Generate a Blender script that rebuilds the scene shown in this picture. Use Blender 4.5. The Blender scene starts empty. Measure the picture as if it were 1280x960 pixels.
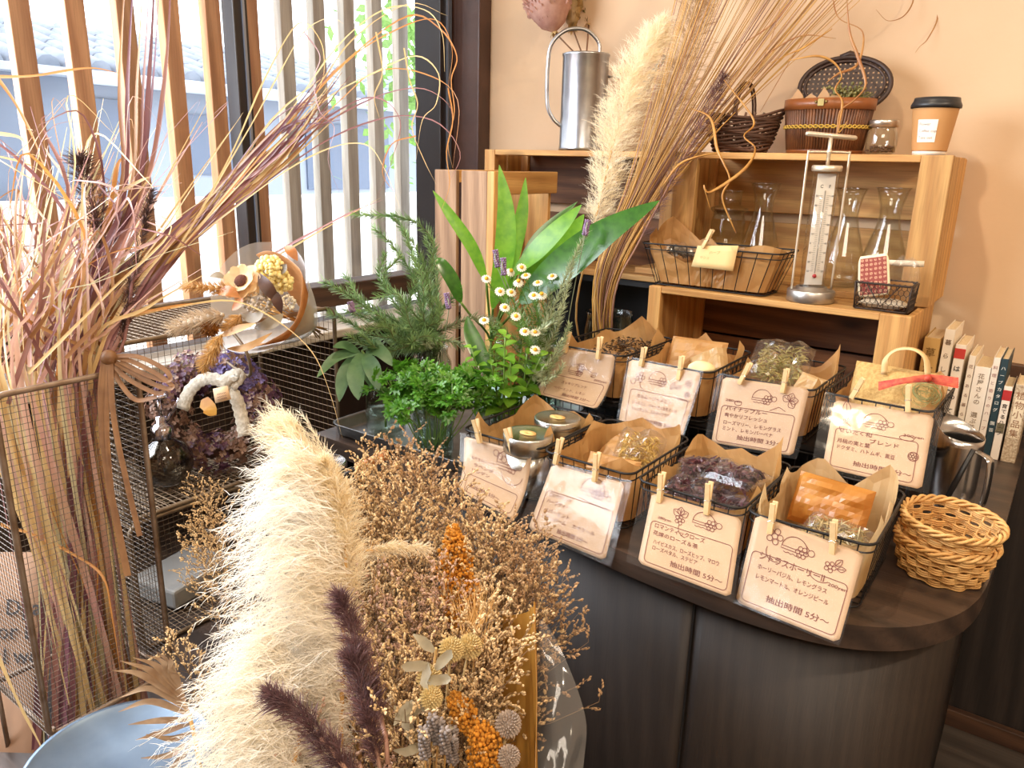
import bpy, math, random
from math import sin, cos, pi, sqrt, radians as R, atan2
from mathutils import Vector as V, Matrix, noise, Euler
SC = bpy.context.scene
COL = SC.collection
LIFT = 0.76            # the counter top is z = 0 while building; everything is raised at the end so the floor is z = 0

# ---------------------------------------------------------------- camera frame (solved from the photograph's straight edges)
FPX = 966.4
_p, _y, _r = R(16.014), R(35.822), R(1.4125)
_fw = V((-sin(_y), cos(_y), 0)); _rt = V((cos(_y), sin(_y), 0)); _up = V((0, 0, 1))
CF = _fw * cos(_p) - _up * sin(_p); _u = _up * cos(_p) + _fw * sin(_p)
CR = _rt * cos(_r) + _u * sin(_r); CU = -_rt * sin(_r) + _u * cos(_r)
CAM = V((0, 0, 0.54))
def ray(x, y): return CF + CR * ((x - 640) / FPX) - CU * ((y - 480) / FPX)
def P(x, y, d): return CAM + ray(x, y) * d                       # point at a distance along the view axis
def at(x, y, ax, v):                                             # point on the plane axis = v
    d = ray(x, y); return CAM + d * ((v - CAM[ax]) / d[ax])
def atlen(x, y, p, L):                                           # point on the line of sight at distance L from p (nearer one)
    d = ray(x, y).normalized(); o = CAM - p
    b = o.dot(d); c = o.dot(o) - L * L; q = b * b - c
    return CAM + d * (-b - sqrt(q)) if q > 0 else CAM + d * (-b)

# ---------------------------------------------------------------- mesh builder
class MB:
    def __init__(s): s.v = []; s.f = []; s.sm = []; s.mi = []
    def face(s, idx, sm=False, mi=0): s.f.append(tuple(idx)); s.sm.append(sm); s.mi.append(mi)
    def add(s, vs, fs, sm=False, mi=0):
        b = len(s.v); s.v += [V(p) for p in vs]
        for f in fs: s.face([b + i for i in f], sm, mi)
    def poly(s, pts, sm=False, mi=0): s.add(pts, [range(len(pts))], sm, mi)
    def box(s, c, d, M=None, mi=0):
        h = [x / 2 for x in d]; c = V(c)
        vs = [V((sx * h[0], sy * h[1], sz * h[2])) for sx in (-1, 1) for sy in (-1, 1) for sz in (-1, 1)]
        vs = [c + (M @ p if M else p) for p in vs]
        s.add(vs, [(0, 1, 3, 2), (4, 6, 7, 5), (0, 4, 5, 1), (2, 3, 7, 6), (0, 2, 6, 4), (1, 5, 7, 3)], False, mi)
    def bb(s, a, b, mi=0):
        s.box([(a[i] + b[i]) / 2 for i in range(3)], [abs(b[i] - a[i]) for i in range(3)], None, mi)
    def tube(s, pts, r, n=6, closed=False, cap=True, mi=0, flat=1.0):
        pts = [V(p) for p in pts]; m = len(pts)
        rr = r if isinstance(r, (list, tuple)) else [r] * m
        t0 = (pts[1] - pts[0]).normalized()
        a = t0.orthogonal().normalized() if abs(t0.z) > .9 else t0.cross(V((0, 0, 1))).normalized()
        b0 = len(s.v)
        for i in range(m):
            if closed: t = pts[(i + 1) % m] - pts[i - 1]
            else: t = pts[min(i + 1, m - 1)] - pts[max(i - 1, 0)]
            if t.length < 1e-9: t = V((0, 0, 1))
            t.normalize(); a = (a - t * a.dot(t))
            if a.length < 1e-6: a = t.orthogonal()
            a.normalize(); b = t.cross(a)
            for k in range(n):
                w = 2 * pi * k / n
                s.v.append(pts[i] + (a * cos(w) + b * sin(w) * flat) * rr[i])
        for i in range(m if closed else m - 1):
            j = (i + 1) % m
            for k in range(n):
                s.face((b0 + i * n + k, b0 + i * n + (k + 1) % n, b0 + j * n + (k + 1) % n, b0 + j * n + k), n > 4, mi)
        if cap and not closed and n > 2:
            s.face([b0 + k for k in range(n)][::-1], False, mi); s.face([b0 + (m - 1) * n + k for k in range(n)], False, mi)
    def lathe(s, prof, n=32, c=(0, 0, 0), M=None, mi=0, sx=1, sy=1, sm=True):
        c = V(c); b0 = len(s.v); m = len(prof)
        for r, z in prof:
            for k in range(n):
                w = 2 * pi * k / n; p = V((r * cos(w) * sx, r * sin(w) * sy, z))
                s.v.append(c + (M @ p if M else p))
        for i in range(m - 1):
            for k in range(n):
                s.face((b0 + i * n + k, b0 + i * n + (k + 1) % n, b0 + (i + 1) * n + (k + 1) % n, b0 + (i + 1) * n + k), sm, mi)
        if prof[0][0] > 1e-6: s.face([b0 + k for k in range(n)][::-1], False, mi)
        if prof[-1][0] > 1e-6: s.face([b0 + (m - 1) * n + k for k in range(n)], False, mi)
    def ribbon(s, pts, w, nrm=None, mi=0, fold=0.0):
        """a leaf-like strip: w = half widths, nrm = the surface's facing; fold lifts the edges"""
        pts = [V(p) for p in pts]; m = len(pts); b0 = len(s.v)
        ww = w if isinstance(w, (list, tuple)) else [w] * m
        st = 3 if fold else 2
        for i in range(m):
            t = (pts[min(i + 1, m - 1)] - pts[max(i - 1, 0)])
            if t.length < 1e-9: t = V((0, 0, 1))
            t.normalize()
            nn = V(nrm) if nrm is not None else t.orthogonal()
            sd = t.cross(nn)
            if sd.length < 1e-6: sd = t.orthogonal()
            sd.normalize(); up = sd.cross(t)
            if st == 3: s.v += [pts[i] - sd * ww[i] + up * fold * ww[i], pts[i].copy(), pts[i] + sd * ww[i] + up * fold * ww[i]]
            else: s.v += [pts[i] - sd * ww[i], pts[i] + sd * ww[i]]
        for i in range(m - 1):
            for k in range(st - 1):
                a = b0 + i * st + k
                s.face((a, a + 1, a + st + 1, a + st), True, mi)
    def ball(s, c, r, n=10, m=6, sc=(1, 1, 1), M=None, mi=0):
        prof = [(max(sin(pi * i / m), 1e-7) * 1.0, -cos(pi * i / m)) for i in range(m + 1)]
        c = V(c); b0 = len(s.v)
        for a, z in prof:
            for k in range(n):
                w = 2 * pi * k / n; p = V((a * cos(w) * r * sc[0], a * sin(w) * r * sc[1], z * r * sc[2]))
                s.v.append(c + (M @ p if M else p))
        for i in range(m):
            for k in range(n):
                s.face((b0 + i * n + k, b0 + i * n + (k + 1) % n, b0 + (i + 1) * n + (k + 1) % n, b0 + (i + 1) * n + k), True, mi)
    def grid(s, nu, nv, fn, sm=True, mi=0):
        b0 = len(s.v)
        for j in range(nv + 1):
            for i in range(nu + 1): s.v.append(V(fn(i / nu, j / nv)))
        for j in range(nv):
            for i in range(nu):
                a = b0 + j * (nu + 1) + i
                s.face((a, a + 1, a + nu + 2, a + nu + 1), sm, mi)
    def merge(s, o, M=None, mi=None):
        b = len(s.v); s.v += [(M @ p if M else p.copy()) for p in o.v]
        for f, a, m in zip(o.f, o.sm, o.mi): s.face([b + i for i in f], a, m if mi is None else mi)
    def mesh(s, name, mats, off=None):
        me = bpy.data.meshes.new(name)
        me.from_pydata([tuple(p - off) if off else tuple(p) for p in s.v], [], s.f)
        me.polygons.foreach_set('use_smooth', s.sm)
        for m in (mats if isinstance(mats, (list, tuple)) else [mats]): me.materials.append(m)
        if isinstance(mats, (list, tuple)) and len(mats) > 1: me.polygons.foreach_set('material_index', s.mi)
        me.update(); return me
ORIG = {}                                                        # world origin of each thing / part while building
def tag(o, label, cat, group=None, kind=None):
    if label: o['label'] = label
    if cat: o['category'] = cat
    if group: o['group'] = group
    if kind: o['kind'] = kind
    return o
def link(o, parent=None, org=None):
    COL.objects.link(o)
    if parent: o.parent = parent
    return o
def thing(name, label, cat, loc=(0, 0, 0), group=None):
    o = bpy.data.objects.new(name, None); o.empty_display_size = .05; COL.objects.link(o)
    o.location = loc; ORIG[o.name] = V(loc)
    return tag(o, label, cat, group)
def part(name, mb, mats, parent, label=None, local=False):
    """a child mesh; its vertices are given in world coordinates unless local"""
    off = None if local else ORIG[parent.name]
    o = bpy.data.objects.new(name, mb.mesh(name, mats, off)); link(o, parent)
    ORIG[o.name] = V((0, 0, 0)) if local else off
    if label: o['label'] = label
    return o
def single(name, mb, mats, label, cat, loc=None, group=None, kind=None):
    """a thing that is one mesh, its origin at loc"""
    if loc is None: loc = sum(mb.v, V((0, 0, 0))) / max(1, len(mb.v))
    loc = V(loc)
    o = bpy.data.objects.new(name, mb.mesh(name, mats, loc)); link(o); o.location = loc; ORIG[o.name] = loc
    return tag(o, label, cat, group, kind)
def struct(name, mb, mats):
    o = bpy.data.objects.new(name, mb.mesh(name, mats)); link(o); o['kind'] = 'structure'; ORIG[o.name] = V((0, 0, 0)); return o
def clone(root, loc=None, rot=None, label=None, scale=None, group=None):
    kids = list(root.children)
    r = root.copy(); COL.objects.link(r)
    if loc is not None: r.location = loc
    if rot is not None: r.rotation_euler = rot
    if scale is not None: r.scale = (scale,) * 3 if isinstance(scale, (int, float)) else scale
    if label: r['label'] = label
    if group: r['group'] = group
    ORIG[r.name] = V(r.location)
    for ch in kids:
        c = ch.copy(); COL.objects.link(c); c.parent = r
        for g in list(ch.children):
            d = g.copy(); COL.objects.link(d); d.parent = c
    return r
def bevel(o, w=.0015, seg=2):
    m = o.modifiers.new('bevel', 'BEVEL'); m.width = w; m.segments = seg; m.limit_method = 'ANGLE'; m.harden_normals = False
    return o
def thick(o, t, off=-1):
    m = o.modifiers.new('solid', 'SOLIDIFY'); m.thickness = t; m.offset = off; return o
def lerp(a, b, t): return a + (b - a) * t
def frame(z, x=None):
    """rotation whose Z axis is z"""
    z = V(z).normalized(); x = V(x) if x is not None else z.orthogonal()
    x = (x - z * x.dot(z)).normalized(); y = z.cross(x)
    return Matrix((x, y, z)).transposed()
def bez(a, b, c, d, n=10):
    a, b, c, d = V(a), V(b), V(c), V(d)
    return [a * (1 - t) ** 3 + b * 3 * t * (1 - t) ** 2 + c * 3 * t * t * (1 - t) + d * t ** 3 for t in [i / n for i in range(n + 1)]]
def spline(pts, n=6):
    """Catmull-Rom through pts"""
    pts = [V(p) for p in pts]; q = [pts[0] * 2 - pts[1]] + pts + [pts[-1] * 2 - pts[-2]]; out = []
    for i in range(1, len(q) - 2):
        for k in range(n):
            t = k / n
            out.append(.5 * ((2 * q[i]) + (q[i + 1] - q[i - 1]) * t + (2 * q[i - 1] - 5 * q[i] + 4 * q[i + 1] - q[i + 2]) * t * t + (3 * q[i] - q[i - 1] - 3 * q[i + 1] + q[i + 2]) * t ** 3))
    out.append(pts[-1]); return out
def rrect(w, d, r, z=0, n=5, c=(0, 0)):
    out = []
    for cx, cy, a0 in ((w / 2 - r, d / 2 - r, 0), (-w / 2 + r, d / 2 - r, 90), (-w / 2 + r, -d / 2 + r, 180), (w / 2 - r, -d / 2 + r, 270)):
        for k in range(n + 1):
            a = R(a0 + 90 * k / n); out.append(V((c[0] + cx + r * cos(a), c[1] + cy + r * sin(a), z)))
    return out
rnd = random.Random(7)
def ru(a, b): return rnd.uniform(a, b)
def rdir(): 
    v = V((rnd.gauss(0, 1), rnd.gauss(0, 1), rnd.gauss(0, 1))); return v.normalized()

# ---------------------------------------------------------------- materials
MATS = {}
class NT:
    def __init__(s, name):
        m = bpy.data.materials.new(name); m.use_nodes = True; s.m = m; s.t = m.node_tree; s.t.nodes.clear()
        s.out = s.t.nodes.new('ShaderNodeOutputMaterial')
    def n(s, typ, **kw):
        x = s.t.nodes.new('ShaderNode' + typ)
        for k, v in kw.items():
            if k in x.inputs: x.inputs[k].default_value = v
            else: setattr(x, k, v)
        return x
    def l(s, a, b): s.t.links.new(a, b)
    def mixc(s, f, a, b, mode='MIX'):
        x = s.n('Mix', data_type='RGBA', blend_type=mode)
        for v, i in ((f, 0), (a, 6), (b, 7)):
            if hasattr(v, 'links'): s.l(v, x.inputs[i])
            else: x.inputs[i].default_value = v if i == 0 else (*v[:3], 1)
        return x.outputs[2]
    def ramp(s, f, stops):
        x = s.n('ValToRGB'); e = x.color_ramp.elements
        while len(e) < len(stops): e.new(.5)
        for k, (p, c) in enumerate(stops): e[k].position = p; e[k].color = (*c, 1) if len(c) == 3 else c
        s.l(f, x.inputs[0]); return x.outputs[0]
    def noise(s, scale, detail=3, vec=None, rough=.5, dist=0):
        x = s.n('TexNoise', Scale=scale, Detail=detail, Roughness=rough, Distortion=dist)
        if vec is not None: s.l(vec, x.inputs[0])
        return x.outputs[0]
    def coord(s, kind='Object', scale=None):
        c = s.n('TexCoord').outputs[kind]
        if scale:
            m = s.n('Mapping'); m.inputs['Scale'].default_value = scale; s.l(c, m.inputs[0]); return m.outputs[0]
        return c
def hsv(c, v=1, s=1):
    g = sum(c) / 3; return tuple(max(0, min(1, (g + (x - g) * s) * v)) for x in c)
def srgb(r, g, b): return tuple(((x / 255) / 12.92 if x / 255 < .04045 else ((x / 255 + .055) / 1.055) ** 2.4) for x in (r, g, b))
def plain(name, c, rough=.6, metal=0, c2=None, scale=30, bump=0, bscale=200, spec=.5, island=0, objr=0, coat=0, aniso=0, coords='Object', sss=0):
    if name in MATS: return MATS[name]
    k = NT(name); b = k.n('BsdfPrincipled'); k.l(b.outputs[0], k.out.inputs[0])
    b.inputs['Roughness'].default_value = rough; b.inputs['Metallic'].default_value = metal; b.inputs['Specular IOR Level'].default_value = spec
    if coat: b.inputs['Coat Weight'].default_value = coat; b.inputs['Coat Roughness'].default_value = .15
    if aniso: b.inputs['Anisotropic'].default_value = aniso
    col = None
    if c2 is not None: col = k.mixc(k.ramp(k.noise(scale, 4, k.coord(coords)), [(.3, (0, 0, 0)), (.7, (1, 1, 1))]), c, c2)
    if island or objr:
        src = k.n('NewGeometry').outputs['Random Per Island'] if island else k.n('ObjectInfo').outputs['Random']
        a = max(island, objr); dark = hsv(c2 or c, 1 - a)
        f = k.n('MapRange'); k.l(src, f.inputs[0]); f.inputs[3].default_value = 1 - a; f.inputs[4].default_value = 1 + a * .5
        h = k.n('HueSaturation'); k.l(f.outputs[0], h.inputs['Value'])
        if col is not None: k.l(col, h.inputs['Color'])
        else: h.inputs['Color'].default_value = (*c, 1)
        col = h.outputs[0]
    if col is not None: k.l(col, b.inputs['Base Color'])
    else: b.inputs['Base Color'].default_value = (*c, 1)
    if bump:
        u = k.n('Bump', Strength=bump, Distance=.002); k.l(k.noise(bscale, 4, k.coord(coords)), u.inputs['Height']); k.l(u.outputs[0], b.inputs['Normal'])
    MATS[name] = k.m; return k.m
def leafy(name, c, c2=None, trans=.4, rough=.5, island=.25, scale=40, tc=None, gloss=.06):
    """thin plant matter or paper: light passes through it"""
    if name in MATS: return MATS[name]
    k = NT(name); d = k.n('BsdfDiffuse'); t = k.n('BsdfTranslucent'); g = k.n('BsdfGlossy', Roughness=rough)
    col = k.mixc(k.ramp(k.noise(scale, 3, k.coord()), [(.35, (0, 0, 0)), (.65, (1, 1, 1))]), c, c2 or c)
    if island:
        f = k.n('MapRange'); k.l(k.n('NewGeometry').outputs['Random Per Island'], f.inputs[0]); f.inputs[3].default_value = 1 - island; f.inputs[4].default_value = 1 + island * .6
        h = k.n('HueSaturation'); k.l(f.outputs[0], h.inputs['Value']); k.l(col, h.inputs['Color']); col = h.outputs[0]
    k.l(col, d.inputs[0])
    if tc: t.inputs[0].default_value = (*tc, 1)
    else: k.l(col, t.inputs[0])
    m = k.n('MixShader'); m.inputs[0].default_value = trans; k.l(d.outputs[0], m.inputs[1]); k.l(t.outputs[0], m.inputs[2])
    m2 = k.n('MixShader'); m2.inputs[0].default_value = gloss; k.l(m.outputs[0], m2.inputs[1]); k.l(g.outputs[0], m2.inputs[2])
    k.l(m2.outputs[0], k.out.inputs[0]); MATS[name] = k.m; return k.m
def clear(name, tint=(1, 1, 1), refl=.06, edge=.5, rough=.03, bump=0, bscale=30, haze=0):
    """thin clear glass or film"""
    if name in MATS: return MATS[name]
    k = NT(name); t = k.n('BsdfTransparent'); t.inputs[0].default_value = (*tint, 1); g = k.n('BsdfGlossy', Roughness=rough)
    lw = k.n('LayerWeight', Blend=.5)
    f = k.n('MapRange'); k.l(lw.outputs['Facing'], f.inputs[0]); f.inputs[1].default_value = .35; f.inputs[3].default_value = refl; f.inputs[4].default_value = edge
    m = k.n('MixShader'); k.l(f.outputs[0], m.inputs[0]); k.l(t.outputs[0], m.inputs[1]); k.l(g.outputs[0], m.inputs[2])
    if bump:
        u = k.n('Bump', Strength=bump, Distance=.01); k.l(k.noise(bscale, 2, k.coord()), u.inputs['Height']); k.l(u.outputs[0], g.inputs['Normal']); 
    s = m.outputs[0]
    if haze:
        d = k.n('BsdfDiffuse'); d.inputs[0].default_value = (.9, .9, .9, 1); m2 = k.n('MixShader'); m2.inputs[0].default_value = haze
        k.l(s, m2.inputs[1]); k.l(d.outputs[0], m2.inputs[2]); s = m2.outputs[0]
    k.l(s, k.out.inputs[0]); MATS[name] = k.m; return k.m
def wood(name, c1, c2, ax=0, scale=1.0, rough=.6, knots=True, coat=0, contrast=1.0, objr=.18):
    """grain running along the axis ax"""
    if name in MATS: return MATS[name]
    k = NT(name); b = k.n('BsdfPrincipled'); k.l(b.outputs[0], k.out.inputs[0])
    sc = [14 * scale] * 3; sc[ax] = 1.2 * scale
    oi = k.n('ObjectInfo').outputs['Random']; off = k.n('VectorMath', operation='SCALE'); off.inputs[0].default_value = (7, 5, 3); k.l(oi, off.inputs['Scale'])
    add = k.n('VectorMath', operation='ADD'); k.l(k.coord(), add.inputs[0]); k.l(off.outputs[0], add.inputs[1])
    mp = k.n('Mapping'); mp.inputs['Scale'].default_value = sc; k.l(add.outputs[0], mp.inputs[0])
    n1 = k.noise(2.2, 5, mp.outputs[0], .6, .6)
    w = k.n('TexWave', Scale=1.3, Distortion=6, Detail=3, bands_direction='DIAGONAL'); w.inputs['Detail Scale'].default_value = 1.2; k.l(mp.outputs[0], w.inputs[0])
    f = k.mixc(.45, n1, w.outputs[0]); f = k.ramp(f, [(.25, (0, 0, 0)), (.75, (1, 1, 1))])
    col = k.mixc(f, c1, c2)
    sf = [120 * scale] * 3; sf[ax] = 5 * scale
    mf = k.n('Mapping'); mf.inputs['Scale'].default_value = sf; k.l(add.outputs[0], mf.inputs[0]); nf = k.noise(3, 2, mf.outputs[0])
    col = k.mixc(k.ramp(nf, [(.45, (0, 0, 0)), (.75, (.40 * contrast,) * 3)]), col, hsv(c1, .55))
    if knots:
        sk = [9 * scale] * 3; sk[ax] = 3.5 * scale
        mk = k.n('Mapping'); mk.inputs['Scale'].default_value = sk; k.l(add.outputs[0], mk.inputs[0])
        vo = k.n('TexVoronoi', Scale=.8); k.l(mk.outputs[0], vo.inputs[0])
        col = k.mixc(k.ramp(vo.outputs['Distance'], [(.05, (.85, .85, .85)), (.13, (0, 0, 0))]), col, hsv(c1, .22))
    fr = k.n('MapRange'); k.l(oi, fr.inputs[0]); fr.inputs[3].default_value = 1 - objr; fr.inputs[4].default_value = 1 + objr
    h = k.n('HueSaturation'); k.l(fr.outputs[0], h.inputs['Value']); k.l(col, h.inputs['Color']); k.l(h.outputs[0], b.inputs['Base Color'])
    b.inputs['Roughness'].default_value = rough
    if coat: b.inputs['Coat Weight'].default_value = coat; b.inputs['Coat Roughness'].default_value = .3
    u = k.n('Bump', Strength=.25, Distance=.001); k.l(nf, u.inputs['Height']); k.l(u.outputs[0], b.inputs['Normal'])
    MATS[name] = k.m; return k.m
# ---------------------------------------------------------------- shared materials
M_plaster = plain('cream_plaster', srgb(228, 197, 162), .85, c2=srgb(218, 186, 150), scale=3, bump=.25, bscale=60)
M_panel = wood('dark_panel', srgb(40, 35, 33), srgb(58, 50, 46), 2, .7, .55, knots=False, objr=.05)
M_floor = wood('dark_floorboards', srgb(70, 62, 56), srgb(90, 80, 72), 0, .5, .6, knots=False, objr=0)
M_trimw = wood('trim_wood', srgb(70, 48, 36), srgb(98, 70, 52), 0, .8, .5, knots=False)
M_post = plain('post_lacquer', srgb(82, 56, 46), .3, c2=srgb(66, 44, 38), scale=12, bump=.3, bscale=40)
M_frame = plain('window_frame_dark', srgb(38, 32, 32), .35)
M_alu = plain('frame_strip', srgb(150, 160, 180), .3, metal=.6)
M_ctop = wood('counter_top_wood', srgb(52, 42, 37), srgb(78, 62, 52), 0, .55, .38, knots=False, coat=.25, objr=0)
M_cfront = wood('counter_front_wood', srgb(38, 29, 23), srgb(47, 37, 30), 2, 1.1, .55, knots=False, objr=.03)
M_black = plain('black_wire', srgb(38, 36, 36), .45, metal=.4)
M_blackwood = plain('black_paint', srgb(24, 23, 25), .6)
CW1, CW2 = srgb(186, 136, 78), srgb(212, 166, 102)
M_cx, M_cy, M_cz = [wood('crate_pine_' + a, CW1, CW2, i, .9, .6) for i, a in enumerate('xyz')]
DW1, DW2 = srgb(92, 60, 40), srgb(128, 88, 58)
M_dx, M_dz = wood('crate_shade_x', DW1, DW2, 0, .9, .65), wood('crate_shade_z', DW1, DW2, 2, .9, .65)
M_kraft = leafy('kraft_paper', srgb(214, 166, 104), srgb(196, 146, 86), .35, .5, 0, 20)
M_kraft2 = leafy('waxed_kraft', srgb(222, 190, 140), srgb(206, 170, 116), .4, .4, 0, 18)
M_steel = plain('steel', srgb(200, 200, 200), .22, metal=1, aniso=.5)
M_bin = plain('bin_zinc', srgb(128, 144, 160), .38, metal=.85, c2=srgb(108, 124, 142), scale=18, bump=.1, bscale=30)
M_zinc = plain('zinc', srgb(196, 198, 200), .28, metal=1, c2=srgb(168, 170, 176), scale=25, bump=.12, bscale=35)
M_glass = clear('clear_glass', (.97, .98, .97), .05, .55, .02)
M_glassg = clear('green_tinted_glass', (.90, .95, .92), .05, .6, .03)
M_film = clear('clear_film', (.98, .98, .98), .05, .5, .12, bump=.35, bscale=28, haze=.02)
M_pinwood = plain('clothespin_wood', srgb(232, 202, 152), .6, c2=srgb(216, 184, 132), scale=90, objr=.12)
M_wire = plain('rusty_wire', srgb(112, 92, 72), .55, metal=.5, c2=srgb(140, 122, 100), scale=60)

# ---------------------------------------------------------------- the room
WX, WY = -1.63, 1.95                                             # window wall, back wall
FZ, CZ = -.76, 1.74
b = MB(); b.bb((WX - .1, -2.4, FZ - .05), (2.3, WY + .1, FZ)); o = struct('floor', b, M_floor)
b = MB(); b.bb((WX - .1, -2.4, CZ), (2.3, WY + .1, CZ + .05)); struct('ceiling', b, plain('ceiling_paint', srgb(225, 205, 175), .9))
b = MB(); b.bb((WX, WY, .13), (2.3, WY + .1, CZ)); struct('wall_back', b, M_plaster)
b = MB(); b.bb((WX, WY + .002, FZ), (2.3, WY + .1, .13)); struct('wall_back_wainscot', b, M_panel)
b = MB(); b.bb((2.2, -2.4, FZ), (2.3, WY, CZ)); struct('wall_right', b, M_plaster)
b = MB(); b.bb((WX, -2.4, FZ), (2.3, -2.3, CZ)); struct('wall_front', b, M_plaster)
b = MB(); b.bb((WX - .1, -2.4, FZ), (WX, WY + .1, .10)); b.bb((WX - .1, -2.4, 1.62), (WX, WY + .1, CZ)); b.bb((WX - .1, -2.4, .10), (WX, -.9, 1.62)); b.bb((WX - .1, 1.945, .1), (WX, WY + .1, 1.62)); struct('wall_left', b, plain('dark_window_wall', srgb(60, 46, 40), .6))
b = MB(); b.bb((-1.0, WY - .018, .108), (2.2, WY, .15)); bevel(struct('trim_1', b, M_trimw), .003)
b = MB(); b.bb((-.3, WY - .02, FZ), (2.2, WY, FZ + .045)); bevel(struct('baseboard_back', b, M_trimw), .003)
b = MB(); b.bb((-1.628, 1.895, FZ), (-1.515, 1.955, CZ)); bevel(struct('trim_2', b, M_post), .004)
# window: dark frame, black mullion, low rail, pane, sill
w = bpy.data.objects.new('window_1', None); COL.objects.link(w); w['kind'] = 'structure'; ORIG['window_1'] = V((0, 0, 0))
b = MB()
b.bb((WX - .09, 1.842, .10), (WX + .012, 1.943, 1.62)); b.bb((WX - .06, 1.166, .2), (WX - .015, 1.205, 1.62)); b.bb((WX - .09, -.9, 1.56), (WX + .01, 1.85, 1.62)); b.bb((WX - .09, -.9, .1), (WX + .01, -.84, 1.6))
bevel(part('window_frame', b, M_frame, w), .003)
b = MB(); b.bb((WX - .03, 1.868, .15), (WX + .018, 1.876, 1.6)); b.bb((WX - .03, 1.884, .15), (WX + .016, 1.888, 1.6)); b.bb((WX - .05, 1.188, .2), (WX - .010, 1.194, 1.6)); part('frame_strip', b, M_alu, w)
b = MB(); b.bb((WX - .06, -.9, .15), (WX + .02, 1.84, .21)); bevel(part('bottom_rail', b, wood('rail_wood', srgb(66, 46, 36), srgb(92, 66, 48), 1, .7, .6), w), .004)
b = MB(); b.bb((WX - .034, -.9, .2), (WX - .031, 1.85, 1.6)); part('pane', b, clear('window_glass', (.97, .98, 1), .02, .25, .01), w)
b = MB(); b.bb((WX - .02, -.9, .085), (WX + .10, 1.9, .108)); bevel(part('sill', b, plain('pale_sill', srgb(214, 204, 190), .6), w), .004)
# outside: row of upright timber slats, the house across the lane, a tree, the lane
t = thing('slat_screen', 'upright timber slat screen standing outside the window', 'screen', (-1.86, .8, FZ))
M_slA = wood('slat_timber', srgb(176, 122, 82), srgb(206, 152, 106), 2, .8, .7); M_slB = wood('hazed_timber', srgb(172, 162, 148), srgb(198, 190, 176), 2, .8, .8, knots=False)  # second timber: reflection haze of the window glass painted in as grey
y = -.55; k = 0
while y < 2.75:
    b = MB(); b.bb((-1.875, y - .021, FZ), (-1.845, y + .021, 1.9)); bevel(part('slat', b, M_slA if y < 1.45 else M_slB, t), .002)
    y += .1125; k += 1
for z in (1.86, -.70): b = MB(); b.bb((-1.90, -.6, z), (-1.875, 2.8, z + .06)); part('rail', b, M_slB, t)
b = MB(); b.bb((-30, -20, FZ - .12), (WX - .12, 30, FZ - .06)); o = struct('street_pavement', b, plain('pale_pavement', srgb(226, 224, 222), .9))
h = thing('house_outside', 'grey tiled house seen through the window slats', 'house', (-9, 5, FZ))
M_hw = plain('house_wall', srgb(150, 158, 172), .9); M_ht = plain('roof_tile', srgb(112, 120, 132), .6, c2=srgb(140, 146, 156), scale=5)
b = MB(); b.bb((-12.5, 2.4, FZ), (-9.0, 14, 1.28)); part('wall', b, M_hw, h)
b = MB(); b.bb((-9.03, 3.6, .2), (-8.97, 4.9, 1.1)); b.bb((-9.03, 5.5, .3), (-8.97, 6.6, 1.0)); b.bb((-9.03, 7.4, .1), (-8.97, 9, 1.0)); part('window', b, plain('house_window', srgb(96, 108, 128), .2), h)
b = MB()
for i in range(48):
    yy = 2.1 + i * .26
    for j in range(5):
        b.lathe([(.12, 0), (.12, .52)], 10, (-8.6 - j * .48, yy, 1.34 + j * .13), frame(V((-.48, 0, .13))))
b.bb((-12.6, 2.0, 1.24), (-8.5, 14.4, 1.34)); part('roof', b, M_ht, h)
b = MB(); b.tube([(-8.45, 1.9, 1.27), (-8.45, 14.5, 1.27)], .07, 10); part('gutter', b, plain('gutter', srgb(190, 198, 208), .5), h)
h = thing('shed_outside', 'blue grey shed wall outside at the left end of the window', 'shed', (-3.6, .4, FZ))
b = MB(); b.bb((-4.6, -1.8, FZ), (-3.6, 1.76, .84)); part('wall', b, plain('shed_wall', srgb(128, 142, 160), .85, c2=srgb(112, 126, 146), scale=2), h)
b = MB(); b.bb((-4.7, -1.9, .84), (-3.5, 1.80, .87)); part('roof', b, plain('shed_roof', srgb(170, 182, 198), .6), h)
b = MB(); b.bb((-3.5, -3, FZ), (-3.3, 12, .30)); b.bb((-3.54, -3, .30), (-3.26, 12, .34)); struct('garden_wall_outside', b, plain('white_render', srgb(244, 244, 242), .9))
t = thing('tree_outside', 'leafy green tree outside behind the slats', 'tree', (-4.6, 5.2, FZ))
b = MB(); b.tube([(-4.6, 5.2, FZ), (-4.55, 5.2, .3), (-4.6, 5.25, 1.2)], [.07, .06, .03], 8); part('trunk', b, plain('tree_bark', srgb(110, 90, 70), .9), t)
b = MB(); rr = random.Random(3)
for i in range(900):
    c = V((-4.6, 5.2, 1.25)) + V((rr.gauss(0, .32), rr.gauss(0, .4), rr.gauss(0, .42))); d = V((rr.gauss(0, 1), rr.gauss(0, 1), rr.gauss(0, 1))).normalized()
    b.ribbon([c, c + d * .06, c + d * .12], [.004, .035, .004], rr.choice([(1, 0, .3), (0, 1, .3), (.3, .3, 1)]))
part('foliage', b, leafy('tree_leaf', srgb(140, 180, 90), srgb(110, 150, 70), .5), t)

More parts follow.
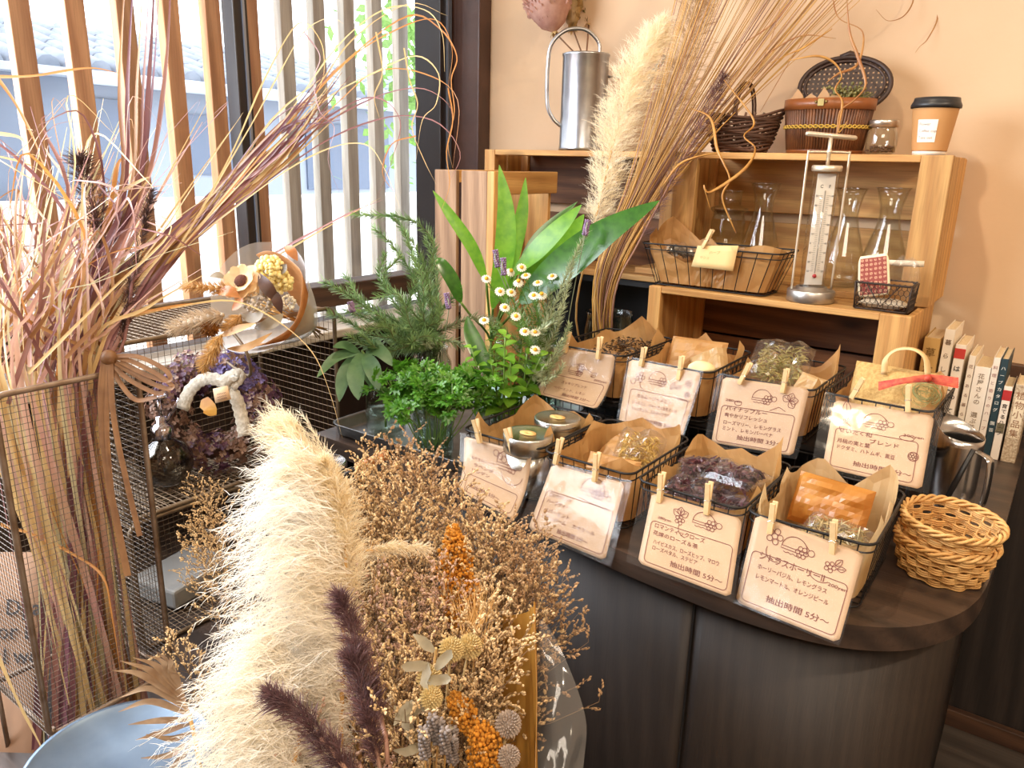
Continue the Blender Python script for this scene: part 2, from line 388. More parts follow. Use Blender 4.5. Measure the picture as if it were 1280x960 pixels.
# ---------------------------------------------------------------- the counter
ct = thing('counter', 'dark brown wooden display counter with a rounded right end', 'counter', (-.6, 1.4, FZ))
front = [V(p + (0,)) for p in [(-1.19, .968), (-.81, .957), (-.668, .950), (-.584, .938), (-.456, .918), (-.352, .909), (-.291, .906), (-.21, .912), (-.147, .93), (-.09, .968), (-.05, 1.025), (-.029, 1.085), (-.02, 1.16), (-.018, 1.3)]]
front = spline(front, 4); outl = front + [V((-.018, 1.93, 0)), V((-1.19, 1.93, 0))]
b = MB(); n = len(outl)
b.poly([p.copy() for p in outl]); b.poly([p + V((0, 0, -.034)) for p in outl][::-1])
for i in range(n):
    p, q = outl[i], outl[(i + 1) % n]; b.poly([q, p, p + V((0, 0, -.034)), q + V((0, 0, -.034))])
bm = part('top', b, M_ctop, ct); bevel(bm, .004, 3)
c0 = V((-.6, 1.5, 0)); ins = [p + (V((-.6 if p.x < -.5 else -.35, 1.45, 0)) - p).normalized() * .035 for p in front if p.x > -1.18] + [V((-.06, 1.93, 0))]
# panel boards with a seam; the seam the photograph shows is at x = -.34
bounds = [i for i, p in enumerate(ins)]
cuts = [0] + [min(bounds, key=lambda i: abs(ins[i].x + .70) + (9 if i > len(ins) * .6 else 0)), min(bounds, key=lambda i: abs(ins[i].x + .345) + (9 if i > len(ins) * .75 else 0)), len(ins) - 3, len(ins) - 1]
for a, z in zip(cuts, cuts[1:]):
    b = MB(); seg = ins[a:z + 1]
    ns = len(seg) - 1; b.grid(ns, 1, lambda u, v: seg[round(u * ns)] + V((0, 0, lerp(-.034, FZ, v))))
    o = part('front_panel', b, M_cfront, ct); thick(o, .012, 1)
b = MB()
for i in cuts[1:-2]: b.bb((ins[i].x - .0015, ins[i].y - .002, FZ), (ins[i].x + .0015, ins[i].y + .01, -.034))
part('seam', b, plain('seam_dark', srgb(16, 13, 12), .8), ct)
b = MB(); b.bb((-1.18, 1.0, FZ), (-1.165, 1.93, -.034)); part('end_panel', b, M_cfront, ct)
# ---------------------------------------------------------------- rack that lifts the rear row of baskets
t = thing('riser_rack', 'black riser rack carrying the rear row of tea baskets', 'rack', (-.47, 1.37, 0))
b = MB(); b.bb((-.86, 1.285, .085), (-.15, 1.475, .094)); part('board', b, M_blackwood, t)
b = MB(); b.bb((-.855, 1.462, 0), (-.152, 1.472, .085)); part('back_panel', b, M_blackwood, t)
for x in (-.857, -.153):
    for y in (1.29, 1.47):
        b = MB(); b.tube([(x, y, 0), (x, y, .086)], .003, 8); part('leg', b, M_black, t)
b = MB(); b.tube([(-.857, 1.286, .08), (-.153, 1.286, .08)], .002); b.tube([(-.857, 1.286, .012), (-.153, 1.286, .012)], .002)
for i in range(37): b.tube([(-.857 + i * .704 / 36, 1.286, .012), (-.857 + i * .704 / 36, 1.286, .08)], .0009, 4)
part('front_grid', b, M_black, t)

# ---------------------------------------------------------------- wire baskets, paper liners
def wire_basket_parts(t, w0, d0, w1, d1, h, step=.019, r=.0010, mat=None):
    mat = mat or M_black
    b = MB(); rim = rrect(w1, d1, .018, h); b.tube(rim, .0019, 6, True); part('rim', b, mat, t, local=True)
    b = MB(); b.tube([p + V((0, 0, -.012)) for p in rrect(lerp(w0, w1, .87), lerp(d0, d1, .87), .017, h)], .0012, 5, True); part('lower_rim_wire', b, mat, t, local=True)
    b = MB(); b.tube(rrect(w0, d0, .016, .0022), .0016, 5, True); part('base_ring', b, mat, t, local=True)
    b = MB()
    for ax in (0, 1):
        L = (w1, d1)[ax] - .036; n = int(L / step)
        for i in range(n + 1):
            f = -.5 + i / n
            p1 = [0, 0]; p0 = [0, 0]; p1[ax] = f * L; p0[ax] = f * L * (w0 / w1 if ax == 0 else d0 / d1)
            ot = 1 - ax; e1 = (w1, d1)[ot] / 2; e0 = (w0, d0)[ot] / 2
            pts = []
            for s in (1, -1):
                q1 = list(p1); q1[ot] = s * e1; q0 = list(p0); q0[ot] = s * e0
                seg = [(q1[0], q1[1], h), (q0[0], q0[1], .0022)]
                pts += seg if s == 1 else seg[::-1]
            b.tube(pts, r, 4)
    part('wires', b, mat, t, local=True)
def liner(name, label, loc, w0, d0, w1, d1, h, peaks, seed, mat=None, group=None, mess=.006, base=.86, lean=.02, rz=0, spike=2.2):
    """a paper sheet pushed into a basket: floor, sides, an uneven top edge with corners standing up"""
    rr = random.Random(seed); n = 72; b = MB(); rings = []
    w0, d0, w1, d1 = w0 - .008, d0 - .008, w1 - .010, d1 - .010
    def outline(w, d, k):
        a = 2 * pi * k / n; c, s = cos(a), sin(a); e = 7
        q = (abs(c / (w / 2)) ** e + abs(s / (d / 2)) ** e) ** (-1 / e); return c * q, s * q
    lv = [(0, .55), (0, 1), (.25, 1), (.5, 1), (.75, 1), (1, 1), (1.18, 1)]
    for li, (tt, sc) in enumerate(lv):
        ring = []
        for k in range(n):
            a = 360 * k / n; top = base * h
            for (pa, ph, pw) in peaks:
                dd = abs((a - pa + 180) % 360 - 180) / pw
                if dd < 1: top += ph * (1 - dd)
            z = .004 + (top - .004) * min(tt / 1.18, 1)
            u = min(z / h, 1.0); w, d = lerp(w0, w1, u), lerp(d0, d1, u); x, y = outline(w * sc, d * sc, k)
            over = max(0, z - h); q = over * rr.uniform(-.1, .1) - (.035 * over / .05 if over > 0 else 0)
            l = sqrt(x * x + y * y); nx = noise.noise(V((k * .35, li * .9, seed))) * mess * (0 if li < 1 else 1)
            f = 1 - (abs(nx) + max(q * -.6, 0) * .25) / max(l, .01)
            ring.append(V((x * f, y * f, z + (noise.noise(V((k * .5, li, seed + 9))) * mess * .6 if 1 < li < 6 else 0))))
        rings.append(ring)
    for r_ in rings: b.v += r_
    for i in range(len(rings) - 1):
        for k in range(n): b.face((i * n + k, i * n + (k + 1) % n, (i + 1) * n + (k + 1) % n, (i + 1) * n + k))
    b.face([k for k in range(n)][::-1])
    M = Matrix.Rotation(rz, 3, 'Z'); b.v = [M @ p + V(loc) for p in b.v]
    return single(name, b, mat or M_kraft, label, 'paper liner', loc, group)
W0, D0, W1, D1, BH = .140, .188, .160, .212, .098
FRONT = [(-.7205, 1.071), (-.555, 1.073), (-.3815, 1.062), (-.2185, 1.060)]
REAR = [(-.733, 1.372), (-.562, 1.366), (-.388, 1.372), (-.212, 1.374)]
fl = ['black wire basket holding two steel tins, at the left end of the front row', 'black wire basket with the yellow dried flowers, second in the front row',
      'black wire basket with the dark purple tea packs, third in the front row', 'black wire basket with the amber paper, at the right end of the front row']
rl = ['black wire basket with crumbled dark herbs, at the left end of the rear row', 'black wire basket with kraft tea pouches, second in the rear row',
      'black wire basket with the clear herb bag, third in the rear row', 'black wire basket holding the jute tote, at the right end of the rear row']
bk0 = thing('wire_basket', fl[0], 'wire basket', (*FRONT[0], .0005), 'wire tea baskets on the counter')
wire_basket_parts(bk0, W0, D0, W1, D1, BH)
for (x, y), l in list(zip(FRONT, fl))[1:]: clone(bk0, (x, y, .0005), (0, 0, ru(-.03, .03)), l)
for (x, y), l in zip(REAR, rl): clone(bk0, (x, y, .0955), (0, 0, ru(-.03, .03)), l)
LG = 'kraft paper liners in the tea baskets'
# peak angles: 0 = right (+x), 90 = back, 180 = left, 270 = front
pk = [[(125, .03, 26), (225, .035, 14), (318, .045, 12), (40, .03, 22), (80, .012, 25)],
      [(95, .03, 35), (55, .036, 22), (150, .025, 28), (300, .03, 26), (12, .012, 20)],
      [(128, .036, 24), (50, .062, 26), (90, .02, 30), (200, .012, 20), (335, .02, 16)],
      [(112, .038, 26), (60, .05, 26), (150, .03, 20), (222, .045, 16), (330, .03, 22), (15, .03, 20)]]
ll = ['brown kraft paper liner round the two steel tins', 'brown kraft paper liner round the yellow dried flowers', 'brown kraft paper liner under the dark purple tea packs', 'amber kraft paper liner with tall pale flaps, beside the stacked wicker baskets']
for i, ((x, y), p) in enumerate(zip(FRONT, pk)): liner('paper_liner', ll[i], (x, y, .004), W0, D0, W1, D1, BH, p, 11 + i, M_kraft if i < 3 else M_kraft2, LG)
pk = [[(215, .022, 12), (85, .05, 34), (30, .042, 26), (130, .012, 20)],
      [(100, .036, 20), (35, .042, 26), (150, .018, 26), (300, .012, 24)],
      [(48, .06, 24), (120, .02, 26), (320, .022, 14), (170, .02, 20)],
      [(135, .02, 30), (60, .03, 22), (320, .04, 22), (0, .03, 26)]]
ll = ['brown kraft paper liner round the crumbled dark herbs', 'brown kraft paper liner round the kraft tea pouches', 'brown kraft paper liner beside the clear bag of pale herbs', 'brown kraft paper liner round the jute tote']
for i, ((x, y), p) in enumerate(zip(REAR, pk)): liner('paper_liner', ll[i], (x, y, .0995), W0, D0, W1, D1, BH, p, 31 + i, M_kraft, LG)

# ---------------------------------------------------------------- handwritten cards in clear sleeves
M_card = leafy('card_paper', srgb(208, 174, 138), srgb(198, 164, 128), .15, .5, 0, 25)
M_ink = plain('red_brown_ink', srgb(112, 52, 40), .7)
M_sleeve = clear('card_sleeve', (.98, .98, .98), .030, .42, .15, bump=.22, bscale=26, haze=.02)
M_sleeve2 = clear('card_sleeve_dull', (.98, .98, .98), .016, .30, .15, bump=.15, bscale=26, haze=.015)
_tc = {}
def text2d(body, size, bold=.006):
    """flat outline of a line of text, left end at 0, as (points, faces), mean height = size"""
    if body in _tc: vs, fs = _tc[body]
    else:
        c = bpy.data.curves.new('line', 'FONT'); c.body = body; c.resolution_u = 2; c.offset = bold
        o = bpy.data.objects.new('line', c); COL.objects.link(o)
        me = bpy.data.meshes.new_from_object(o.evaluated_get(bpy.context.evaluated_depsgraph_get()))
        vs = [(v.co.x, v.co.y) for v in me.vertices]; fs = [tuple(p.vertices) for p in me.polygons]
        bpy.data.objects.remove(o); bpy.data.curves.remove(c); bpy.data.meshes.remove(me); _tc[body] = (vs, fs)
    return [(x * size, y * size) for x, y in vs], fs
class Sheet:
    """a bent rectangle: S(x, y, lift), x right and y down in metres"""
    def __init__(s, tl, tr, br, bl, curl=0, twist=0):
        s.c = [V(p) for p in (tl, tr, br, bl)]; s.w = (s.c[1] - s.c[0]).length; s.h = ((s.c[3] - s.c[0]).length + (s.c[2] - s.c[1]).length) / 2
        s.n = ((s.c[3] - s.c[0]).cross(s.c[1] - s.c[0])).normalized(); s.curl = curl; s.tw = twist
    def __call__(s, x, y, up=0):
        u, v = x / s.w, y / s.h; a = s.c[0].lerp(s.c[1], u); d = s.c[3].lerp(s.c[2], u)
        k = s.curl * 4 * v * (1 - v) * (.6 + .4 * u) + s.tw * 4 * u * (1 - u)
        return a.lerp(d, v) + s.n * (up - k)
def line2d(b, sh, pts, w=.00045, up=.0007, closed=False):
    pts = [V((p[0], p[1], 0)) for p in pts]
    if closed: pts = pts + [pts[0]]
    m = len(pts); b0 = len(b.v)
    for i in range(m):
        t = pts[min(i + 1, m - 1)] - pts[max(i - 1, 0)]; t = t.normalized() if t.length > 1e-9 else V((1, 0, 0)); nn = V((-t.y, t.x, 0)) * w
        for q in (pts[i] - nn, pts[i] + nn): b.v.append(sh(q.x, q.y, up))
    for i in range(m - 1): b.face((b0 + 2 * i, b0 + 2 * i + 1, b0 + 2 * i + 3, b0 + 2 * i + 2))
def arc2(cx, cy, rx, ry, a0=0, a1=360, n=20, rot=0):
    out = []
    for i in range(n + 1):
        a = R(lerp(a0, a1, i / n)); x, y = rx * cos(a), ry * sin(a); out.append((cx + x * cos(rot) - y * sin(rot), cy + x * sin(rot) + y * cos(rot)))
    return out
def flower2(b, sh, cx, cy, r, n=6):
    line2d(b, sh, arc2(cx, cy, r * .42, r * .42, n=10))
    for k in range(n):
        a = 2 * pi * k / n; line2d(b, sh, arc2(cx + r * .8 * cos(a), cy + r * .8 * sin(a), r * .42, r * .42, n=10))
def leaf2(b, sh, x, y, L, a, wd=.3):
    c, s = cos(a), sin(a); up = [(t / 10 * L, wd * L * sin(pi * t / 10)) for t in range(11)]; dn = [(p, -q) for p, q in up]
    for q in (up, dn, [(0, 0), (L * .8, 0)]): line2d(b, sh, [(x + p * c - r * s, y + p * s + r * c) for p, r in q])
def hat2(b, sh, x, y, r, pom=1):
    line2d(b, sh, arc2(x, y, r, r * .95, 180, 360)); line2d(b, sh, [(x - r, y), (x - r * 1.05, y + r * .22), (x + r * 1.0, y + r * .25), (x + r, y)]); line2d(b, sh, [(x - r, y), (x + r, y + .0005)])
    flower2(b, sh, x + r * .62, y + r * .1, r * .42)
    if pom: line2d(b, sh, arc2(x + r * 1.32, y - r * .1, r * .26, r * .26, n=12)); line2d(b, sh, [(x + r * .75, y - r * .62), (x + r * 1.12, y - r * .3)])
    line2d(b, sh, [(x - r * .8 + i * r * .2, y + r * (.42 + .1 * (i % 2))) for i in range(8)])
def rbox(b, sh, x0, y0, x1, y1, r=.006):
    pts = []
    for cx, cy, a in ((x1 - r, y1 - r, 0), (x0 + r, y1 - r, 90), (x0 + r, y0 + r, 180), (x1 - r, y0 + r, 270)): pts += arc2(cx, cy, r, r, a, a + 90, 5)
    line2d(b, sh, pts, closed=True)
def card(label, px, ytop, ztop, L, lines, doodle, box, over=(.0, .0, .0, .0), curl=0, twist=0, tl=None):
    sleeve = M_sleeve if px[0][0] < 800 else M_sleeve2
    """px: pixel corners TL TR BR BL; the top edge lies just in front of the basket rim, the lower corners at their distance L from it"""
    TL = at(*px[0], 1, ytop[0]); TR = at(*px[1], 1, ytop[1])
    BR = atlen(*px[2], TR, L); BL = atlen(*px[3], TL, L)
    sh = Sheet(TL, TR, BR, BL, curl, twist); w, h = sh.w, sh.h; rc = .006
    t = thing('menu_card', label, 'card', tuple((TL + TR) / 2), 'handwritten tea cards clipped to the baskets')
    def surf(u, v, ov=(0, 0, 0, 0), up=0, rnd_=rc):
        y = lerp(-ov[1], h + ov[3], v); ins = 0
        e = min(y + ov[1], h + ov[3] - y)
        if e < rnd_: ins = rnd_ - sqrt(max(0, rnd_ ** 2 - (rnd_ - e) ** 2))
        return sh(lerp(-ov[0] + ins, w + ov[2] - ins, u), y, up)
    b = MB(); b.grid(16, 24, lambda u, v: surf(u, (v + .0) )); o = part('paper', b, M_card, t); thick(o, .0006, 1)
    b = MB()
    if box: rbox(b, sh, box[0] * w, box[1] * h, box[2] * w, box[3] * h)
    doodle(b, sh, w, h)
    for (x, y, sz, body, *wd) in lines:
        vs, fs = text2d(body, sz); mx = max(p[0] for p in vs); k = (wd[0] * w / mx) if wd else 1
        b.add([sh(x * w + p[0] * k, y * h - p[1], .0007) for p in vs], fs)
    part('handwriting', b, M_ink, t)
    b = MB(); b.grid(14, 18, lambda u, v: surf(u, v, [q + .0025 for q in over], .0016 + .0016 * noise.noise(V((u * 3, v * 3, px[0][0] * .1))), .001)); part('clear_sleeve', b, sleeve, t)
    return sh
T5, T3 = '抽出時間 5分〜', '抽出時間 3分〜'
def d_f4(b, s, w, h): hat2(b, s, .42 * w, .22 * h, .016); flower2(b, s, .22 * w, .16 * h, .009, 5); flower2(b, s, .76 * w, .27 * h, .006, 5); line2d(b, s, arc2(.26 * w, .33 * h, .012, .012, 200, 60)); line2d(b, s, arc2(.7 * w, .38 * h, .014, .010, 40, 170)); leaf2(b, s, .8 * w, .24 * h, .012, -1.0); leaf2(b, s, .82 * w, .27 * h, .011, -.3)
def d_f3(b, s, w, h): hat2(b, s, .62 * w, .2 * h, .016); flower2(b, s, .36 * w, .26 * h, .006, 5); [leaf2(b, s, .36 * w, .2 * h, .013, a, .4) for a in (-2.6, -1.6, -.6)]; line2d(b, s, arc2(.45 * w, .36 * h, .012, .012, 90, 200))
def d_f2(b, s, w, h): hat2(b, s, .62 * w, .2 * h, .02, 0); [line2d(b, s, arc2((.6 + .05 * i) * w, (.2 + .05 * (i % 2)) * h, .004, .004, n=10)) for i in range(6)]; line2d(b, s, [(.45 * w, .34 * h), (.9 * w, .40 * h)])
def d_f1(b, s, w, h): hat2(b, s, .66 * w, .24 * h, .02); [line2d(b, s, arc2((.5 + .06 * i) * w, (.12 + .03 * (i % 3)) * h, .006, .005, n=10)) for i in range(4)]; line2d(b, s, arc2(.76 * w, .36 * h, .022, .016, 0, 180))
def d_r1(b, s, w, h): hat2(b, s, .45 * w, .36 * h, .015, 0); flower2(b, s, .52 * w, .28 * h, .007); line2d(b, s, arc2(.6 * w, .38 * h, .016, .01, 150, 330)); leaf2(b, s, .7 * w, .4 * h, .014, -.6)
def d_r2(b, s, w, h): hat2(b, s, .45 * w, .24 * h, .017, 0); flower2(b, s, .2 * w, .24 * h, .008, 5); flower2(b, s, .88 * w, .2 * h, .006, 5); flower2(b, s, .9 * w, .36 * h, .005, 5); line2d(b, s, arc2(.11 * w, .32 * h, .005, .005)); line2d(b, s, arc2(.3 * w, .32 * h, .012, .012, 90, 200)); leaf2(b, s, .66 * w, .33 * h, .014, -1.2); leaf2(b, s, .72 * w, .3 * h, .012, -.4)
def d_r3(b, s, w, h): hat2(b, s, .5 * w, .24 * h, .016); [leaf2(b, s, .82 * w, .22 * h, .014, a, .42) for a in (-2.6, -1.4, -.2, .9)]; line2d(b, s, arc2(.24 * w, .36 * h, .006, .004)); line2d(b, s, [(.62 * w, .4 * h), (.72 * w, .33 * h), (.8 * w, .38 * h)])
def d_r4(b, s, w, h): hat2(b, s, .45 * w, .24 * h, .017); leaf2(b, s, .16 * w, .2 * h, .026, -1.75, .22); flower2(b, s, .16 * w, .26 * h, .004, 5); line2d(b, s, arc2(.16 * w, .38 * h, .008, .008, 120, 380)); flower2(b, s, .87 * w, .6 * h, .005); line2d(b, s, arc2(.87 * w, .6 * h, .0072, .0072)); line2d(b, s, arc2(.78 * w, .37 * h, .010, .004))
NEAR = .009
yt = lambda i, a=.004: [FRONT[i][1] - D1 / 2 - a] * 2
card('tea card with two flowers drawn beside a hat, before the amber paper basket', [(945, 643), (1080, 692), (1048, 804), (919, 752)], yt(3), .098, .116,
     [(.12, .45, .0115, 'シトラスホーリーⅡ', .62), (.13, .56, .0075, 'ホーリーバジル、レモングラス', .66), (.13, .67, .0075, 'レモンマートル、オレンジピール', .70), (.28, .87, .0095, T5, .6), (.78, .47, .006, '200yen', .17)], d_f4, (.05, .39, .95, .95), (.0, .0, .0, .0))
card('tea card with a leaf and hat drawing, in front of the dark purple tea packs', [(815, 616), (928, 649), (913, 747), (797, 703)], yt(2), .098, .108,
     [(.12, .33, .0055, '280yen', .15), (.1, .46, .0082, 'ロマンティックローズ', .56), (.1, .56, .0075, '花嫁のローズ＆茶', .5), (.12, .68, .0075, 'ハイビスカス、ローズヒップ、マロウ', .72), (.12, .76, .0072, 'ローズペタル、ステビア', .5), (.34, .89, .0088, T5, .56)], d_f3, (.06, .38, .95, .95), (.014, .002, .003, .003))
card('tea card under a crinkled glaring sleeve, in front of the yellow dried flowers', [(690, 580), (781, 604), (756, 701), (660, 661)], yt(1), .098, .106,
     [(.1, .45, .008, 'さわやかミント', .3), (.1, .55, .008, 'ハーブティー', .3), (.1, .68, .008, 'ペパーミント', .34), (.1, .77, .008, 'レモンバーム', .32), (.5, .76, .007, 'カモミール', .3), (.34, .9, .0085, T5, .4)], d_f2, (.06, .38, .95, .95), (.012, .003, .010, .002), 0, .004)
card('curled tea card with a large hat sketch, in front of the two steel tins', [(580, 545), (664, 568), (641, 649), (572, 612)], yt(0), .098, .100,
     [(.12, .34, .007, 'おやすみハーブ', .36), (.16, .45, .007, 'ラベンダー', .4), (.14, .55, .007, 'リンデン', .3), (.18, .84, .008, T5, .5)], d_f1, (.1, .62, .92, .95), (.006, .002, .004, .004), .014, 0)
yt = lambda i, a=.004: [REAR[i][1] - D1 / 2 - a] * 2
card('curled shiny tea card at the left end of the rear row, above the steel tins', [(690, 434), (769, 444), (745, 511), (668, 491)], yt(0), .194, .108,
     [(.3, .64, .007, 'スッキリブレンド', .4), (.22, .78, .007, 'ペパーミント、レモン', .5), (.76, .46, .0055, '200yen', .2), (.4, .9, .0075, T3, .45)], d_r1, (.12, .5, .94, .96), (.0, .002, .002, .0), .016, 0)
card('tea card reading jasmine with a broad hat drawing, second in the rear row', [(787, 449), (877, 466), (852, 548), (773, 528)], yt(1), .194, .104,
     [(.2, .55, .0085, 'カルム・ジャスミン', .52), (.15, .66, .0075, 'ジャスミン、ジャーマンカモミール', .68), (.16, .75, .0075, 'カレンデュラ、エルダーフラワー', .62), (.4, .9, .0085, T3, .46), (.78, .46, .0055, '200yen', .18)], d_r2, (.1, .44, .94, .95), (.002, .002, .002, .003))
card('tea card with big leaves drawn at its top right, third in rear row', [(904, 471), (1012, 486), (991, 570), (889, 553)], yt(2), .194, .108,
     [(.08, .35, .0058, '280yen', .2), (.1, .48, .0085, 'パイナップルー', .5), (.1, .58, .0082, '爽やかリフレッシュ', .52), (.1, .69, .0078, 'ローズマリー、レモングラス', .7), (.1, .78, .0078, 'ミント、レモンバーベナ', .62), (.3, .89, .0088, T3, .56)], d_r3, (.05, .42, .92, .96), (.01, .003, .006, .002))
card('tea card with a long leaf and hat drawing, before the jute tote', [(1043, 500), (1168, 520), (1152, 612), (1028, 584)], yt(3), .194, .118,
     [(.1, .45, .0085, 'せいたく和', .34), (.42, .53, .0082, 'ブレンド', .3), (.1, .6, .0082, '月桃の実と葉', .34), (.1, .69, .008, 'ドクダミ、ハトムギ、黒豆', .6), (.3, .88, .0088, T5, .58), (.74, .35, .006, '300yen', .2)], d_r4, (.07, .4, .9, .95), (.014, .008, .008, .003))

# ---------------------------------------------------------------- clothespins
pin0 = None
def pin(label, bot, top, y, up=.007, tilt=0):
    """wooden clothespin seen from its lower end to its upper end, just in front of the plane y"""
    global pin0
    a = at(*bot, 1, y - .005); c = at(*top, 1, y - .002); L = max(.032, min(.046, (c - a).length)); z = (c - a).normalized()
    if pin0 is None:
        t = thing('clothespin', label, 'clothespin', tuple(a), 'wooden clothespins clipping cards to baskets')
        for s in (-1, 1):
            b = MB(); h = .0032
            vs = [(-.0036, s * .0004 + (0 if s > 0 else -h), 0), (.0036, s * .0004 + (0 if s > 0 else -h), 0), (.0036, s * .0004 + (h if s > 0 else 0), 0), (-.0036, s * .0004 + (h if s > 0 else 0), 0)]
            p = [V(v) for v in vs]; mid = [q + V((0, s * .0012, .022)) for q in p]; topv = [q + V((0, s * .0040, .040)) for q in p]
            b.add(p + mid + topv, [(3, 2, 1, 0), (0, 1, 5, 4), (1, 2, 6, 5), (2, 3, 7, 6), (3, 0, 4, 7), (4, 5, 9, 8), (5, 6, 10, 9), (6, 7, 11, 10), (7, 4, 8, 11), (8, 9, 10, 11)])
            bevel(part('jaw', b, M_pinwood, t, local=True), .0006)
        b = MB(); b.tube([(-.0045, 0, .018), (.0045, 0, .018)], .0014, 8); b.tube([(-.004, -.0045, .017), (0, -.0052, .019), (.004, -.0045, .017)], .0004, 4); part('spring', b, M_steel, t, local=True)
        pin0 = t
    else: t = clone(pin0, tuple(a), None, label)
    t.location = a; t.rotation_euler = frame(z, V((1, 0, 0))).to_euler(); t.scale = (1, 1, L / .040); return t
fy = lambda i: FRONT[i][1] - D1 / 2 - .006
ry = lambda i: REAR[i][1] - D1 / 2 - .006
for l, a, c, y in [
    ('clothespin at the left of the curled card before the steel tins', (600, 554), (594, 524), fy(0)), ('clothespin at the right of the curled card before the steel tins', (641, 566), (634, 535), fy(0)),
    ('clothespin at the left of the glaring sleeve before the yellow flowers', (694, 580), (701, 548), fy(1)), ('clothespin at the right of the glaring sleeve before the yellow flowers', (743, 602), (747, 566), fy(1)),
    ('clothespin at the left of the card before the dark purple packs', (824, 628), (828, 591), fy(2)), ('clothespin at the right of the card before the dark purple packs', (883, 643), (887, 603), fy(2)),
    ('clothespin at the left of the card before the amber paper', (962, 669), (968, 628), fy(3)), ('clothespin at the right of the card before the amber paper', (1040, 695), (1043, 650), fy(3)),
    ('clothespin at the left of the shiny curled card in the rear row', (706, 441), (711, 415), ry(0)), ('clothespin at the right of the shiny curled card in the rear row', (747, 449), (751, 421), ry(0)),
    ('clothespin at the left of the jasmine card', (801, 458), (806, 434), ry(1)), ('clothespin at the right of the jasmine card', (848, 475), (853, 445), ry(1)),
    ('slanting clothespin at the left of the lemongrass and mint card', (924, 480), (938, 454), ry(2)), ('clothespin at the right of the lemongrass and mint card', (978, 491), (984, 461), ry(2)),
    ('slanting clothespin at the left of the card with the long leaf drawing', (1064, 498), (1079, 473), ry(3)), ('clothespin at the right of the card with the long leaf drawing', (1135, 515), (1136, 481), ry(3))]:
    pin(l, a, c, y)

# ---------------------------------------------------------------- what lies in the baskets
def crumple(b, c, sx, sy, sz, seed, M=None, nu=14, nv=10, amp=.35):
    """a pillow-shaped pouch with puckered edges"""
    for s in (1, -1):
        def fn(u, v, s=s):
            x, y = (u - .5) * sx, (v - .5) * sy; e = max(0, 1 - (2 * u - 1) ** 4) * max(0, 1 - (2 * v - 1) ** 4)
            z = s * sz * .5 * e ** .5 + noise.noise(V((u * 4, v * 4, seed + s * .3))) * sz * amp * (.3 + e); p = V((x, y, z))
            return V(c) + (M @ p if M else p)
        b.grid(nu, nv, fn, False)
def bits(b, c, sx, sy, sz, n, ln, wd, rr):
    for i in range(n):
        p = V(c) + V((rr.uniform(-.5, .5) * sx, rr.uniform(-.5, .5) * sy, rr.uniform(-.5, .5) * sz)); d = V((rr.gauss(0, 1), rr.gauss(0, 1), rr.gauss(0, .4))).normalized() * ln * rr.uniform(.5, 1.3)
        b.ribbon([p - d * .5, p + V((0, 0, .12 * ln)), p + d * .5], [wd * .3, wd, wd * .3], rdir())
M_amber = leafy('amber_paper', srgb(222, 160, 78), srgb(200, 132, 52), .45, .35, 0, 16)
def pouch(name, label, c, size, seed, rot, mat, fill=None, fillmat=None, flabel=None, cat='tea pouch', group=None, n=260, ln=.016, wd=.0016):
    t = thing(name, label, cat, c, group); M = Euler(rot).to_matrix(); size = [q * .93 for q in size]; b = MB(); crumple(b, c, *size, seed, M); part('bag', b, mat, t)
    if fillmat:
        rr = random.Random(seed); b = MB(); q = MB(); bits(q, (0, 0, 0), size[0] * .74, size[1] * .74, size[2] * .55, n, ln, wd, rr); b.merge(q, Matrix.Translation(V(c)) @ M.to_4x4()); part('herbs', b, fillmat, t)
    return t
x, y = FRONT[1]
pouch('flower_bag', 'clear bag of fine yellow dried flowers in the second front basket', (x + .02, y + .035, .080), (.085, .085, .05), 5, (.5, .1, .3), M_film, 1, leafy('yellow_herb', srgb(226, 190, 96), srgb(196, 156, 60), .3), cat='flower bag', n=700, ln=.012, wd=.0011)
pouch('tea_pouch', 'plain kraft pouch in front of the yellow dried flowers', (x + .012, y - .045, .066), (.095, .06, .03), 6, (.9, 0, .1), M_kraft)
pouch('tea_pouch', 'plain kraft pouch behind the yellow dried flowers', (x - .03, y + .035, .055), (.07, .09, .03), 7, (.7, .2, -.5), M_kraft)
x, y = FRONT[2]
M_purple = leafy('purple_herb', srgb(110, 62, 66), srgb(74, 44, 50), .2, .4, .4)
for k, (dx, dy, dz, rz, l) in enumerate([(-.03, .03, .088, .4, 'clear packet of dark purple leaves at the back of the third front basket'), (.025, .01, .096, -.25, 'clear packet of dark purple leaves lying on top in the third front basket'), (-.02, -.045, .078, .1, 'clear packet of dark purple leaves behind the clothespins in the third front basket'), (.032, -.05, .07, -.6, 'clear packet of dark purple leaves at the right of the third front basket')]):
    pouch('tea_packet', l, (x + dx, y + dy, dz), (.095, .075, .026), 20 + k, (ru(-.25, .25), ru(-.2, .2), rz), M_film, 1, M_purple, cat='tea packet', group='purple tea packets', n=330, ln=.022, wd=.0034)
x, y = FRONT[3]
pouch('tea_pouch', 'amber paper pouch standing in the right front basket', (x - .005, y + .035, .078), (.115, .08, .036), 8, (1.15, 0, -.12), M_amber)
pouch('herb_bag', 'open bag of pale grassy tea at the front of the right front basket', (x + .022, y - .048, .070), (.10, .075, .03), 9, (.3, 0, -.2), M_film, 1, leafy('straw_herb', srgb(206, 180, 116), srgb(164, 140, 82), .3), cat='herb bag', n=520, ln=.018, wd=.0013)
x, y = FRONT[0]
M_tin = plain('brushed_tin', srgb(206, 206, 200), .26, metal=1, aniso=.7)
